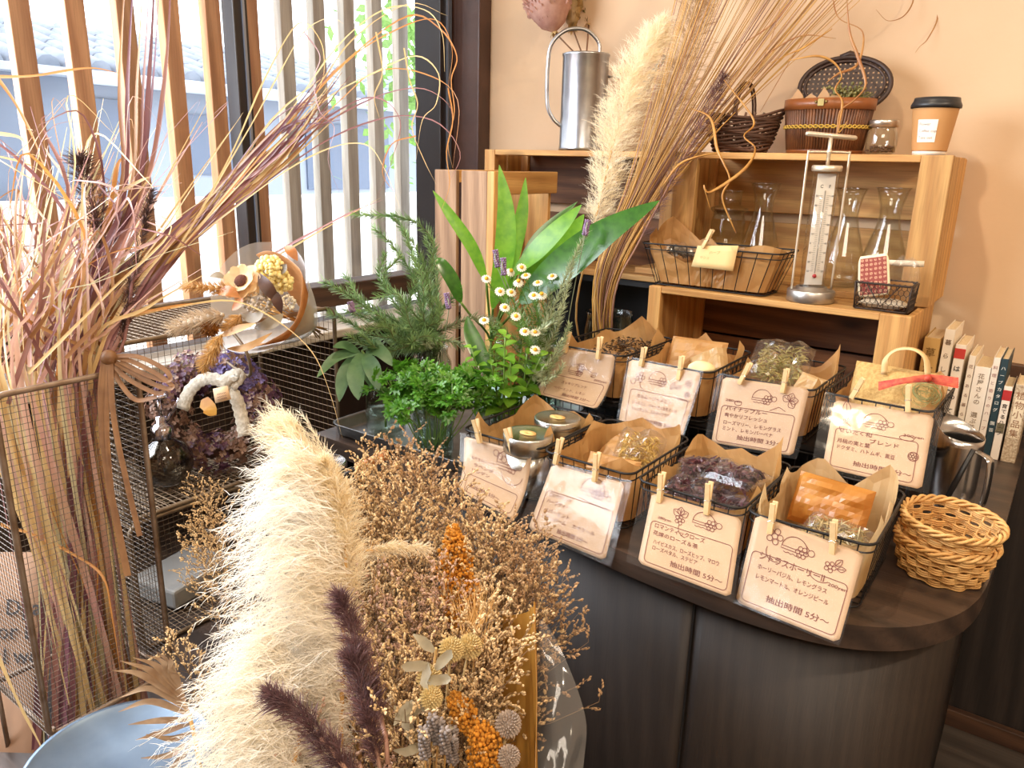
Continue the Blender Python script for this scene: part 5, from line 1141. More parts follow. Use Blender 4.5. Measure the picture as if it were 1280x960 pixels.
lavender((735, 275, 1.43), (731, 294, 1.43), 'pale lavender spike at the tip of the silvery branch', JE + V((.02, .01, .02)))
lavender((558, 366, 1.5), (561, 386, 1.5), 'dark lavender spike before the upright slatted crate', JD + V((.02, 0, .02)))
lavender((438, 378, 1.45), (441, 390, 1.45), 'small dark lavender spike at the left among the rosemary', JD + V((-.02, 0, .02)))

# ---------------------------------------------------------------- dry grasses behind the tea baskets
VS = V((-.885, 1.62, .0006)); t = jar('dark looking glass vase holding the leaning dry grass bundle', VS, .060, .20, .056, 0, 'glass_vase', None)
M_straw = plain('straw', srgb(216, 176, 112), .6, c2=srgb(190, 146, 84), scale=12, objr=.25); M_strawp = plain('purple_straw', srgb(150, 108, 96), .6, c2=srgb(176, 136, 112), scale=9, objr=.25); M_strawg = plain('gold_straw', srgb(222, 172, 92), .55, c2=srgb(200, 150, 70), scale=9, objr=.2)
rr = random.Random(33); b = MB()
for k in range(95):
    f = (k + .5) / 95; j = rr.uniform(-1, 1); o = V((rr.uniform(-.028, .028), rr.uniform(-.028, .028), .01)); neck = P(lerp(744, 772, f) + j * 4, 352, 1.78 + rr.uniform(-.025, .025))
    e = lerp(850, 1085, f ** .9) + j * 16; mid = P(lerp(790, 872, f) + j * 7, lerp(215, 195, f), 1.74 + rr.uniform(-.035, .035)); top = P(e, rr.uniform(-60, 0), 1.62 + rr.uniform(-.07, .07))
    b = MB(); path = spline([VS + o, neck, mid, top], 6); m = len(path); r0 = rr.uniform(.0010, .0022); b.tube(path, [lerp(r0, r0 * .5, i / (m - 1)) for i in range(m)], 5)
    single('grass_stalk', b, rr.choice([M_straw, M_straw, M_strawp, M_strawg]), 'dry straw stalk in the leaning bundle behind the tea baskets', 'grass stalk', tuple(VS + o), 'dry straw stalks of the leaning bundle')
def feather(name, label, cat, axis, rad, nb, hairs, ln, mat, stem=None, stemmat=None, bias=V((0, 0, 0)), seed=1, hw=.00035, along=.9, group=None, hmin=.45, segs=3):
    """a fluffy plume: many branchlets along the axis, each a spray of fine hairs"""
    rr = random.Random(seed); ax = spline(axis, 8); m = len(ax); t = thing(name, label, cat, tuple(stem[0] if stem else ax[0]), group)
    if stem: b = MB(); b.tube(spline(list(stem) + [ax[0], ax[len(ax) // 2]], 5), .0022, 6); part('stem', b, stemmat or M_straw, t)
    b = MB(); dn = V((0, 0, -1))
    for k in range(nb):
        f = rr.random() ** .9; x = f * (m - 1); i = min(int(x), m - 2); c = ax[i].lerp(ax[i + 1], x - i); d = (ax[i + 1] - ax[i]).normalized()
        env = rad * (sin(pi * min(.98, f * .93 + .10)) ** .6); o = V((rr.gauss(0, 1), rr.gauss(0, 1), rr.gauss(0, 1))); o = (o - d * o.dot(d)).normalized()
        L = env * rr.uniform(.6, 1.1); e = (d * along + o + bias * rr.uniform(.5, 1.2)).normalized(); br = [c, c + e * L * .55 + d * L * .1, c + e * L + bias * L * .25 + dn * L * .12]
        for h in range(hairs):
            g = rr.random(); s = br[0].lerp(br[1], g * 2) if g < .5 else br[1].lerp(br[2], g * 2 - 1); he = (e * 1.0 + V((rr.gauss(0, 1), rr.gauss(0, 1), rr.gauss(0, 1))).normalized() * .6 + bias * .35).normalized(); l = ln * rr.uniform(hmin, 1.15)
            pts = [s + he * l * (q / segs) + (dn * .22 + bias * .12) * l * (q / segs) ** 2 for q in range(segs + 1)]; b.ribbon(pts, [hw] + [hw * .8] * (segs - 1) + [hw * .2], V((rr.gauss(0, 1), rr.gauss(0, 1), rr.gauss(0, 1))))
    part('plume', b, mat, t); return t
M_pamp = leafy('pampas_cream', srgb(254, 246, 226), srgb(250, 238, 210), .5, .6, .05, 8, gloss=.02); M_pampt = leafy('pampas_tan', srgb(206, 172, 128), srgb(180, 142, 100), .35, .6, .2, 8)
feather('pampas_plume', 'cream pampas plume standing before the watering can crate', 'pampas grass', [P(742, 285, 1.62), P(760, 215, 1.60), P(775, 145, 1.58), P(800, 80, 1.56), P(828, 28, 1.55)], .085, 760, 18, .026, M_pamp, [VS + V((-.02, 0, .012)), P(720, 400, 1.70)], M_straw, seed=3, along=1.3)
feather('pampas_plume', 'tan pampas plume behind the cream one, reaching out of the top of the picture', 'pampas grass', [P(775, 290, 1.80), P(815, 200, 1.78), P(848, 110, 1.76), P(872, 20, 1.74), P(890, -60, 1.73)], .085, 620, 15, .026, M_pampt, [VS + V((-.01, .01, .012)), P(744, 380, 1.78)], M_straw, seed=4, along=1.3)
feather('grass_plume', 'dusky purple grass plume lying along the straw bundle', 'grass', [P(800, 300, 1.74), P(845, 215, 1.70), P(880, 150, 1.68), P(905, 95, 1.66)], .034, 170, 10, .022, leafy('purple_plume', srgb(150, 112, 112), srgb(120, 88, 90), .3, .6, .3), [VS + V((.01, .01, .012)), P(768, 370, 1.76)], M_strawp, seed=5, along=1.6)
# curled leaf ribbons hanging from the bundle
def curl(label, pts, w_, mat, nrm=None, group='curled dry leaves of the leaning bundle'):
    b = MB(); path = spline([P(*q) for q in pts], 7); m = len(path); tw = rr.uniform(0, 6)
    for i in range(m):
        tg = (path[min(i + 1, m - 1)] - path[max(i - 1, 0)]).normalized(); a = tw + i * .13; n1 = (-CF + CU * .6 * sin(a) + CR * .5 * cos(a)).normalized(); sd = tg.cross(n1).normalized(); k = w_ * max(.12, sin(pi * (i + .6) / (m + .4)) ** .5) * (.75 + .25 * cos(a * 1.7)); b.v += [path[i] - sd * k, path[i] + n1 * k * .35, path[i] + sd * k]
    for i in range(m - 1):
        for q in (0, 1): b.face((3 * i + q, 3 * i + q + 1, 3 * i + q + 4, 3 * i + q + 3), True)
    o = single('curled_leaf', b, mat, label, 'dry leaf', tuple(path[0]), group); thick(o, .0004, 0); return o
M_cl = leafy('curled_gold', srgb(222, 172, 92), srgb(196, 138, 62), .35, .4, 0, 30); M_cl2 = leafy('curled_rust', srgb(178, 120, 74), srgb(206, 154, 92), .3, .4, 0, 30)
curl('gold curled leaf hanging in a loop over the left of the carafe crate', [(862, 135, 1.60), (888, 148, 1.58), (896, 185, 1.56), (905, 205, 1.55), (912, 225, 1.55), (903, 248, 1.55), (920, 292, 1.56)], .0034, M_cl)
curl('gold curled leaf looping from the vine basket down towards the decanter', [(905, 100, 1.60), (942, 150, 1.58), (930, 170, 1.57), (944, 186, 1.56), (930, 212, 1.55), (888, 240, 1.55), (880, 232, 1.55), (888, 262, 1.56)], .0034, M_cl)
curl('pale leaf arching over the top of the carafe crate towards the bundle', [(828, 232, 1.6), (850, 205, 1.58), (880, 194, 1.57), (900, 192, 1.57)], .0026, M_cl)
curl('rust curled leaf dangling in front of the oval lidded basket', [(1058, -10, 1.5), (1062, 40, 1.5), (1072, 70, 1.5), (1082, 105, 1.5), (1068, 125, 1.5), (1050, 140, 1.5), (1046, 172, 1.5)], .0034, M_cl2)
curl('gold curled leaf twisting down before the raised lid', [(985, 76, 1.52), (1020, 70, 1.5), (1042, 78, 1.5), (1052, 95, 1.5), (1044, 112, 1.5), (1053, 128, 1.5), (1048, 165, 1.5), (1060, 150, 1.5)], .0030, M_cl)
curl('rust curled leaf arching above the raised lid', [(1040, -10, 1.55), (1048, 22, 1.53), (1078, 40, 1.52), (1072, 80, 1.51), (1048, 92, 1.5), (1032, 104, 1.5)], .0028, M_cl2)
curl('thin curled leaf end against the wall at the upper right', [(1040, -30, 1.62), (1090, -62, 1.62), (1140, -50, 1.62), (1162, -12, 1.62), (1172, 20, 1.62), (1160, 48, 1.62), (1150, 58, 1.62), (1144, 66, 1.62)], .0014, M_cl2)
curl('thin wavy leaf against the wall above the jar', [(1095, 12, 1.62), (1110, 26, 1.62), (1132, 18, 1.62), (1142, -10, 1.62), (1120, -48, 1.62), (1070, -52, 1.62), (1030, -30, 1.62)], .0014, M_cl2)
curl('gold leaf blade crossing left of the oval lidded basket', [(960, 80, 1.55), (990, 66, 1.55), (1004, 60, 1.55), (1040, 36, 1.55)], .0022, M_cl)
for k, (a, c, e) in enumerate([((930, 120), (960, 60), (975, 10)), ((950, 140), (985, 80), (1010, 40)), ((920, 60), (965, 30), (1000, -12)), ((955, 70), (1000, 45), (1045, 48))]):
    curl('thin dry blade straying from the leaning bundle above the vine basket', [(*a, 1.6), (*c, 1.57), (*e, 1.55)], .0014, M_cl2, None, 'stray dry blades above the vine basket')
# ---------------------------------------------------------------- left: bench under the window with wire crates
BZ = -.30
t = thing('window_bench', 'low dark wooden bench below the window carrying the wire crates', 'bench', (-1.25, .3, FZ))
b = MB(); b.bb((-1.62, -.6, BZ - .03), (-.90, .955, BZ)); bevel(part('top', b, M_ctop, t), .003)
for x in (-1.60, -.95):
    for y in (-.55, .90): b = MB(); b.bb((x, y, FZ), (x + .04, y + .04, BZ - .03)); part('leg', b, M_cfront, t)
def mesh_face(b, o, u, v, L, H, step, r=.0006):
    n = int(L / step); m = int(H / step)
    for i in range(n + 1): p = o + u * (L * i / n); b.tube([p, p + v * H], r, 3, cap=False)
    for j in range(m + 1): p = o + v * (H * j / m); b.tube([p, p + u * L], r, 3, cap=False)
X_, Y_, Z_ = V((1, 0, 0)), V((0, 1, 0)), V((0, 0, 1))
def wire_crate(label, x0, x1, y0, y1, z0, z1, step=.0135, top=True):
    """a wire mesh crate lying on its side, open towards the room"""
    t = thing('wire_mesh_crate', label, 'wire crate', ((x0 + x1) / 2, (y0 + y1) / 2, z0)); r = .0042
    def rim(x): return [V((x, y0 + (y1 - y0) / 2 + p.x, z0 + (z1 - z0) / 2 + p.y)) for p in rrect(y1 - y0, z1 - z0, .022)]
    for x, nm in ((x1, 'front_rim'), (x0, 'back_rim')): b = MB(); b.tube(rim(x), r, 8, True); part(nm, b, M_wire, t)
    for y, z in ((y0, z1), (y1, z1), (y0, z0), (y1, z0)): b = MB(); s = 1 if y == y0 else -1; q = 1 if z == z0 else -1; b.tube([(x0, y + s * .006, z + q * .006), (x1, y + s * .006, z + q * .006)], r * .8, 6); part('edge_rod', b, M_wire, t)
    g = .004; W = x1 - x0; D = y1 - y0 - 2 * g; H = z1 - z0 - 2 * g; M_m = M_wire
    for nm, o, u, v, L, HH in (('back_mesh', V((x0, y0 + g, z0 + g)), Y_, Z_, D, H), ('end_mesh', V((x0, y1 - g, z0 + g)), X_, Z_, W, H), ('end_mesh', V((x0, y0 + g, z0 + g)), X_, Z_, W, H), ('bottom_mesh', V((x0, y0 + g, z0 + g)), X_, Y_, W, D), ('top_mesh', V((x0, y0 + g, z1 - g)), X_, Y_, W, D)):
        b = MB(); mesh_face(b, o, u, v, L, HH, step); part(nm, b, M_m, t)
    return t
wire_crate('rusty wire mesh crate lying on its side, with the hydrangea wreath inside', -1.45, -1.195, .575, 1.035, -.050, .250)
wire_crate('lower rusty wire mesh crate beneath the one with the wreath', -1.45, -1.195, .575, .945, BZ + .005, -.058, .011)
b = MB(); b.box((-1.33, .74, BZ + .030), (.12, .16, .04), Euler((0, 0, .2)).to_matrix()); o = single('paper_packet', b, plain('grey_paper', srgb(150, 148, 144), .8), 'pale grey paper packet on the floor of the lower wire crate', 'packet'); bevel(o, .006)
# tall lidded jar in front of the upper crate, tool with a wooden handle
jl = V((-1.012, .842, BZ + .0008)); hz = .315
t = thing('storage_jar', 'tall glass storage jar with a shiny steel lid, by the counter corner', 'glass jar', tuple(jl))
b = MB(); b.lathe([(.0001, .001), (.036, 0), (.039, .006), (.039, hz - .03), (.035, hz - .018), (.035, hz - .004), (.033, hz - .004), (.033, hz - .018), (.0365, hz - .03), (.0365, .010), (.0001, .006)], 36, tuple(jl)); part('glass', b, M_glassg, t)
b = MB(); b.lathe([(.0368, hz - .012), (.0385, hz - .011), (.039, hz + .004), (.037, hz + .008), (.033, hz + .0085), (.031, hz + .006), (.0001, hz + .005)], 44, tuple(jl)); part('lid', b, M_steel, t, 'shiny steel lid')
a, c = P(447, 585, 1.26), P(485, 567, 1.26); t = thing('hand_tool', 'hand tool with a turned orange brown wooden handle, before the steel lidded jar', 'hand tool', tuple(a))
b = MB(); b.tube([a, a.lerp(c, .1), a.lerp(c, .5), a.lerp(c, .93), c], [.0070, .0082, .0078, .0086, .0070], 14); part('handle', b, wood('tool_handle', srgb(186, 112, 54), srgb(214, 148, 84), 0, 1.2, .4, knots=False), t)
b = MB(); e = (a - c).normalized(); b.tube([a, a + e * .02, V((a.x - .05, a.y - .03, BZ + .02))], [.0055, .005, .004], 10); part('shaft', b, M_black, t)
# mist sprayer
ms = V((-1.285, .700, -.0455)); M_chr = plain('chrome', srgb(200, 196, 205), .12, metal=1)
t = thing('mist_sprayer', 'round grey glass plant mister with a chrome pump, left of the wreath', 'plant mister', tuple(ms))
b = MB(); b.lathe([(.0001, .001), (.026, 0), (.040, .010), (.049, .035), (.048, .056), (.036, .078), (.018, .088), (.016, .094), (.014, .094), (.014, .088), (.034, .075), (.0455, .055), (.0465, .035), (.038, .012), (.0001, .005)], 36, tuple(ms)); part('glass_body', b, clear('smoky_glass', (.62, .58, .52), .08, .6, .05), t)
b = MB(); b.lathe([(.018, .088), (.020, .092), (.020, .110), (.012, .116), (.009, .118), (.009, .130), (.0001, .130)], 28, tuple(ms)); part('collar', b, M_chr, t)
b = MB(); b.tube([ms + V((0, 0, .12)), ms + V((0, 0, .165))], .0035, 8); b.lathe([(.0001, .163), (.014, .164), (.0165, .167), (.016, .170), (.010, .1715), (.0001, .170)], 28, tuple(ms)); part('pump', b, M_chr, t)
b = MB(); b.tube([ms + V((0, .006, .114)), ms + V((.01, .030, .150)), ms + V((.012, .034, .158))], [.004, .004, .0052], 8); part('nozzle', b, M_chr, t)
# hydrangea wreath with lace and tag
rr = random.Random(17); wc_ = V((-1.300, .820, .062)); wn = V((.82, -.50, .25)).normalized(); WM = frame(wn, V((.5, .86, 0)))
t = thing('hydrangea_wreath', 'dried brown and purple hydrangea wreath with a lace bow inside the wire crate', 'wreath', tuple(wc_))
b = MB(); b.tube([wc_ + WM @ V((.082 * cos(a), .082 * sin(a), -.01)) for a in [2 * pi * k / 40 for k in range(40)]], .012, 8, True); part('vine_ring', b, M_vine, t)
def florets(name, n, sel, mat, sz):
    b = MB()
    k = 0
    while k < n:
        a = rr.uniform(0, 2 * pi)
        if not sel(a): continue
        k += 1; m = rr.uniform(-1.9, 1.9); R_ = .034 * (1 + .18 * sin(a * 7)); off = V((cos(a), sin(a), 0)) * (sin(m) * R_) + V((0, 0, cos(m) * R_)); c = wc_ + WM @ (V((.082 * cos(a), .082 * sin(a), 0)) + off * rr.uniform(.8, 1.15)); ax = (WM @ off.normalized() + rdir() * .5).normalized(); F_ = frame(ax)
        for q in range(4):
            an = q * pi / 2 + rr.random(); e = F_ @ V((cos(an), sin(an), .25)); s2 = F_ @ V((-sin(an), cos(an), 0)); b.add([c, c + e * sz * .5 + s2 * sz * .42, c + e * sz + F_ @ V((0, 0, -sz * .15)), c + e * sz * .5 - s2 * sz * .42], [(0, 1, 2, 3)])
    part(name, b, mat, t)
florets('brown_florets', 720, lambda a: True, leafy('hyd_brown', srgb(166, 128, 104), srgb(136, 100, 84), .25, .5, .3), .0078)
florets('purple_florets', 420, lambda a: sin(a * 3 + 1) > .1, leafy('hyd_purple', srgb(120, 78, 100), srgb(96, 60, 84), .25, .5, .3), .0078)
florets('lilac_florets', 260, lambda a: .5 < a < 1.75, leafy('hyd_lilac', srgb(156, 140, 196), srgb(132, 116, 176), .25, .5, .25), .0074)
M_lace = plain('white_lace', srgb(214, 206, 190), .9, c2=srgb(170, 158, 138), scale=160, bump=.6, bscale=300)
def wl(x, y, d_=1.42): return P(x, y, d_)
for pts in ([(228, 512), (238, 488), (256, 474), (276, 476), (288, 484)], [(288, 484), (300, 470), (290, 470), (276, 480)], [(286, 486), (296, 500), (302, 522), (306, 545)]):
    b = MB(); b.ribbon(spline([P(x, y, 1.40) for x, y in pts], 5), [.0125 if q % 2 else .0105 for q in range((len(pts) - 1) * 5 + 1)], V((.6, -.6, .5)), 0, .12); o = part('lace_ribbon', b, M_lace, t); thick(o, .001, 0)
b = MB(); b.ribbon(spline([P(252, 500, 1.385), P(262, 510, 1.38), P(262, 520, 1.38)], 4), [.002] + [.012] * 7 + [.002], -CF); part('yellow_leaf', b, leafy('yellow_dry_leaf', srgb(216, 156, 50), srgb(190, 126, 36), .3), t, 'yellow dried leaf')
sh = Sheet(P(266, 486, 1.375), P(284, 482, 1.375), P(289, 499, 1.375), P(269, 504, 1.375)); b = MB(); b.grid(2, 2, lambda u, v: sh(u * sh.w, v * sh.h)); thick(part('tag', b, plain('tag_kraft', srgb(216, 180, 140), .7), t), .0008, 1)
b = MB()
for y in (.45, .65, .82): line2d(b, sh, [(sh.w * (.2 + .05 * i), sh.h * y + .0008 * (-1) ** i) for i in range(13)], .00035, .0012)
part('tag_writing', b, M_ink, t)
b = MB(); b.tube(spline([wc_ + WM @ V((.02, .10, .01)), P(311, 470, 1.40), P(307, 438, 1.36), V((-1.22, .80, .252))], 5), .0030, 6); part('hanging_rod', b, M_wire, t)

# ---------------------------------------------------------------- bouquet lying on the wire crate
rr = random.Random(41)
bc = P(322, 372, 1.40); ba = (-CR * .30 - CF * .86 + CU * .22).normalized(); BM = frame(ba, CU)
t = thing('dried_bouquet', 'dried flower bouquet in clear film and tan paper lying on the wire crate', 'bouquet', tuple(bc))
def cone(r0, r1, L, a0, a1, seed, ripple=.06, off=0):
    def fn(u, v):
        a = R(lerp(a0, a1, u)); rad = lerp(r0, r1, v ** .8) * (1 + ripple * noise.noise(V((u * 7, v * 2, seed)))); z = -L * (1 - v) + off + .02 * noise.noise(V((u * 5, seed, 3))) * v
        return bc + BM @ V((rad * cos(a), rad * sin(a), z))
    return fn
b = MB(); b.grid(40, 10, cone(.012, .108, .17, 0, 360, 2, .10)); o = part('outer_film', b, clear('milky_film', (.97, .97, .97), .08, .5, .2, bump=.4, bscale=20, haze=.35), t)
b = MB(); b.grid(30, 8, cone(.010, .090, .16, -190, 15, 5, .06, -.006)); o = part('tan_paper', b, leafy('tan_wrap', srgb(206, 152, 96), srgb(186, 132, 78), .35, .5, 0), t); thick(o, .0006, 0)
def petal_ring(b, c, ax, n, L, w_, cup, ph=0, mi=0):
    F_ = frame(ax)
    for k in range(n):
        a = 2 * pi * k / n + ph; e = F_ @ V((cos(a), sin(a), 0)); pts = [c + e * L * f + ax * L * cup * f ** 2 for f in (0, .3, .6, .85, 1)]; b.ribbon(pts, [w_ * .4, w_ * .85, w_, w_ * .8, w_ * .25], ax, mi, .15)
fa = (-CF * .85 - CR * .15 + CU * .35).normalized(); fc = P(302, 352, 1.30)
b = MB(); petal_ring(b, fc, fa, 8, .027, .0105, .45); petal_ring(b, fc - fa * .003, fa, 8, .034, .0125, .12, .4); petal_ring(b, fc - fa * .005, fa, 7, .037, .013, -.05, .1); part('cream_flower', b, leafy('cream_petal', srgb(236, 206, 160), srgb(226, 188, 136), .35, .5, .1), t)
b = MB(); 
for k in range(140):
    a = k * 2.4; r_ = .0105 * sqrt(k / 140); q = fc + fa * (.004 + .004 * (1 - k / 140)) + frame(fa) @ V((r_ * cos(a), r_ * sin(a), 0)); b.ball(q, .0013, 5, 4)
part('flower_centre', b, plain('brown_centre', srgb(96, 48, 26), .8, island=.4), t)
def cluster(nm, ctr, d_, rad, n, sz, mat):
    b = MB(); c = P(*ctr, d_)
    for k in range(n): o = rdir(); b.ball(c + V((o.x, o.y, o.z)) * rad * rr.uniform(.75, 1.05) * V((1, 1, .8)).length / 1.62, sz * rr.uniform(.7, 1.2), 6, 4)
    part(nm, b, mat, t)
M_yh = plain('yellow_cluster', srgb(244, 226, 158), .8, island=.12)
cluster('yellow_hydrangea', (338, 338), 1.34, .024, 150, .0045, M_yh); cluster('yellow_hydrangea', (352, 352), 1.35, .018, 100, .0042, M_yh); cluster('small_white_berries', (322, 380), 1.31, .022, 60, .0035, plain('grey_berry', srgb(200, 186, 168), .8, island=.3)); cluster('small_white_berries', (360, 378), 1.34, .013, 60, .0024, plain('white_bud', srgb(232, 222, 200), .8, island=.2))
def tuft(nm, a, c, d_, rad, n, ln, mat):
    b = MB(); p, q = P(*a, d_), P(*c, d_); ax = (q - p).normalized()
    for k in range(n):
        f = rr.random(); o = rdir(); o = (o - ax * o.dot(ax)).normalized(); s = p.lerp(q, f) + o * rad * .5 * sin(pi * min(1, f * .85 + .12)); e = (ax * .8 + o).normalized(); l = ln * rr.uniform(.6, 1.1); b.ribbon([s, s + e * l * .5, s + e * l], [.0005, .0004, .0001], rdir())
    for k in range(10): b.ball(p.lerp(q, k / 9), rad * .5 * sin(pi * min(1, k / 9 * .85 + .12)), 8, 5)
    part(nm, b, mat, t)
M_bun = leafy('bunny_tail', srgb(206, 158, 92), srgb(184, 134, 70), .3, .6, .2)
tuft('bunny_tail', (296, 362), (226, 358), 1.29, .012, 520, .012, M_bun); tuft('bunny_tail', (276, 420), (252, 462), 1.27, .016, 700, .013, leafy('bunny_tail_gold', srgb(222, 180, 110), srgb(200, 152, 84), .3, .6, .2)); tuft('bunny_tail', (300, 395), (282, 414), 1.28, .014, 420, .012, M_bun)
tuft('cream_pampas_tip', (278, 394), (212, 412), 1.28, .022, 900, .018, leafy('pampas_beige', srgb(214, 190, 158), srgb(190, 164, 132), .35, .6, .15))
M_bd = leafy('brown_leaf', srgb(96, 64, 52), srgb(72, 48, 42), .2, .45, .2); M_gd = leafy('olive_dry_leaf', srgb(140, 122, 92), srgb(116, 100, 74), .25, .45, .2); M_or = leafy('orange_leaf', srgb(196, 122, 46), srgb(170, 98, 34), .35, .4, .1)
def blf(nm, pts, w_, mat): b = MB(); path = spline([P(*q) for q in pts], 5); m = len(path); b.ribbon(path, [w_ * max(.06, sin(pi * (.04 + .94 * i / (m - 1)))) for i in range(m)], -CF + CU * .4, 0, .2); part(nm, b, mat, t)
blf('dark_leaf', [(324, 342, 1.30), (334, 360, 1.29), (350, 378, 1.31)], .011, M_bd); blf('dark_leaf', [(338, 360, 1.3), (346, 375, 1.3), (352, 392, 1.31)], .009, M_bd); blf('dark_leaf', [(348, 345, 1.33), (354, 336, 1.33), (358, 330, 1.33)], .008, M_gd); blf('dark_leaf', [(262, 346, 1.3), (272, 344, 1.3), (282, 348, 1.3)], .006, M_gd)
blf('olive_leaf', [(300, 392, 1.29), (318, 398, 1.28), (330, 388, 1.28)], .010, M_gd); blf('olive_leaf', [(318, 410, 1.3), (340, 404, 1.29), (354, 392, 1.3)], .012, M_gd); blf('tan_leaf', [(272, 422, 1.28), (296, 412, 1.27), (320, 404, 1.27)], .007, leafy('tan_leaf', srgb(214, 168, 106), srgb(190, 142, 82), .3)); blf('tan_leaf', [(284, 436, 1.29), (310, 434, 1.28), (340, 416, 1.29)], .007, leafy('tan_leaf', None, None) if False else MATS['tan_leaf'])
blf('orange_leaf', [(356, 308, 1.36), (364, 314, 1.35), (372, 326, 1.35)], .009, M_or); blf('orange_leaf', [(270, 366, 1.29), (285, 364, 1.28), (300, 372, 1.28)], .010, M_or); blf('orange_leaf', [(290, 388, 1.28), (298, 380, 1.28), (303, 372, 1.28)], .008, M_or)
bk = P(262, 410, 1.28); b = MB()
for k in range(110):
    a = k * 2.4; z = 1 - 2 * k / 110; r_ = sqrt(max(0, 1 - z * z)); e = V((r_ * cos(a), r_ * sin(a), z)); b.ribbon([bk + e * .009, bk + e * .013, bk + e * .0165], [.002, .0022, .0006], rdir())
b.ball(bk, .011, 10, 6); part('banksia_head', b, leafy('banksia', srgb(170, 110, 36), srgb(138, 84, 26), .2, .5, .3), t)
b = MB(); st = bc - ba * .165; 
for k in range(12): b.tube([bc - ba * .03 + BM @ V((rr.uniform(-.02, .02), rr.uniform(-.02, .02), 0)), st, st - ba * .05 + BM @ V((rr.uniform(-.012, .012), rr.uniform(-.012, .012), 0))], .0014, 5)
part('stems', b, M_straw, t)

# ---------------------------------------------------------------- tall wire cage full of dried grasses
GX0, GX1, GY0, GY1, GZ0, GZ1 = -1.13, -.96, .330, .498, -.186, .272
t = thing('wire_cage', 'tall fine mesh wire cage holding the dried grasses at the left', 'wire cage', (-1.045, .41, BZ))
M_fm = plain('fine_mesh', srgb(96, 86, 78), .5, metal=.4)
for x in (GX0, GX1):
    b = MB(); b.tube([V((x, (GY0 + GY1) / 2 + p.x, (GZ0 + GZ1) / 2 + p.y)) for p in rrect(GY1 - GY0, GZ1 - GZ0, .012)], .0040, 8, True); part('frame', b, plain('cage_frame', srgb(150, 132, 116), .45, metal=.5, c2=srgb(116, 92, 72), scale=40), t)
for x in (GX0, GX1):
    for y in (GY0 + .004, GY1 - .004): b = MB(); b.tube([(x, y, BZ), (x, y, GZ0 + .01)], .0036, 6); part('leg', b, MATS['cage_frame'], t)
for z in (GZ0, GZ1):
    for y in (GY0 + .004, GY1 - .004): b = MB(); b.tube([(GX0, y, z), (GX1, y, z)], .0034, 6); part('cross_rod', b, MATS['cage_frame'], t)
for nm, o, u, L in (('front_mesh', V((GX1, GY0, GZ0)), Y_, GY1 - GY0), ('side_mesh', V((GX0, GY1, GZ0)), X_, GX1 - GX0), ('side_mesh', V((GX0, GY0, GZ0)), X_, GX1 - GX0)):
    b = MB(); mesh_face(b, o, u, Z_, L, GZ1 - GZ0, .0078, .00042); part(nm, b, M_fm, t)
rr = random.Random(55)
M_bl = [leafy('blade_pink', srgb(214, 164, 158), srgb(226, 190, 160), .3, .5, .2, 6), leafy('blade_straw', srgb(236, 208, 152), srgb(222, 188, 126), .3, .5, .2, 6), leafy('blade_purple', srgb(156, 108, 112), srgb(180, 132, 124), .25, .5, .2, 6), leafy('blade_orange', srgb(218, 158, 84), srgb(196, 128, 62), .35, .45, .2, 8), leafy('blade_green', srgb(210, 208, 166), srgb(222, 208, 164), .35, .5, .2, 6)]
M_dkb = [leafy('blade_aubergine', srgb(112, 66, 82), srgb(138, 92, 92), .2, .45, .2, 6), leafy('blade_bronze', srgb(150, 100, 62), srgb(186, 140, 84), .25, .45, .2, 6), leafy('blade_violet_brown', srgb(132, 84, 84), srgb(164, 116, 96), .2, .45, .2, 6)]
def blade(label, pts, w_, mat, group, name='grass_stalk', cat='grass stalk', fold=.3, taper=.7, face=None, n=5):
    b = MB(); path = spline(pts, n); m = len(path); b.ribbon(path, [w_ * (1 - (i / (m - 1)) ** 2.2 * .93) * (.85 + .15 * sin(i)) for i in range(m)], face or (-CF + V((rr.uniform(-.6, .6), rr.uniform(-.6, .6), 0))), 0, fold)
    return single(name, b, mat, label, cat, tuple(path[0]), group)
def foot(): return V((rr.uniform(GX0 + .02, GX1 - .015), rr.uniform(GY0 + .02, GY1 - .02), BZ + .005))
def waist(f): y = lerp(GY0 + .02, GY1 - .02, f); return V((rr.uniform(GX0 + .025, GX1 - .02), y, GZ1 + rr.uniform(-.02, .03)))
# broad stalks seen through the mesh
for k in range(58):
    f = rr.random(); ft = foot(); ft.y = lerp(ft.y, lerp(GY0 + .04, GY1 - .015, .35 + f * .65), .7); wp = waist(f); md = ft.lerp(wp, .5) + V((0, rr.uniform(-.008, .008), 0)); px = lerp(-40, 250, f) + rr.gauss(0, 45); tp = P(px, rr.uniform(120, 380), rr.uniform(.92, 1.12))
    blade('broad dried grass stalk standing in the tall wire cage', [ft, md, wp, wp.lerp(tp, .5) + V((0, 0, .01)), tp], rr.uniform(.0028, .0054), rr.choice(M_bl[:2] + [M_bl[4], M_bl[0], M_bl[1]]), 'broad dried stalks in the wire cage')
# upright dark blades
for k, (x, c) in enumerate([(160, 2), (172, 2), (180, 1), (192, 2), (150, 1), (206, 1), (186, 3)]):
    ft = foot(); wp = waist(.9); blade('upright purple brown grass blade rising straight up past the window slats', [ft, wp, P(lerp(150, x, .5), 250, 1.0), P(x, 100, .98), P(x + 10, -90, .97)], .0056, M_dkb[k % 3], 'upright blades at the window')
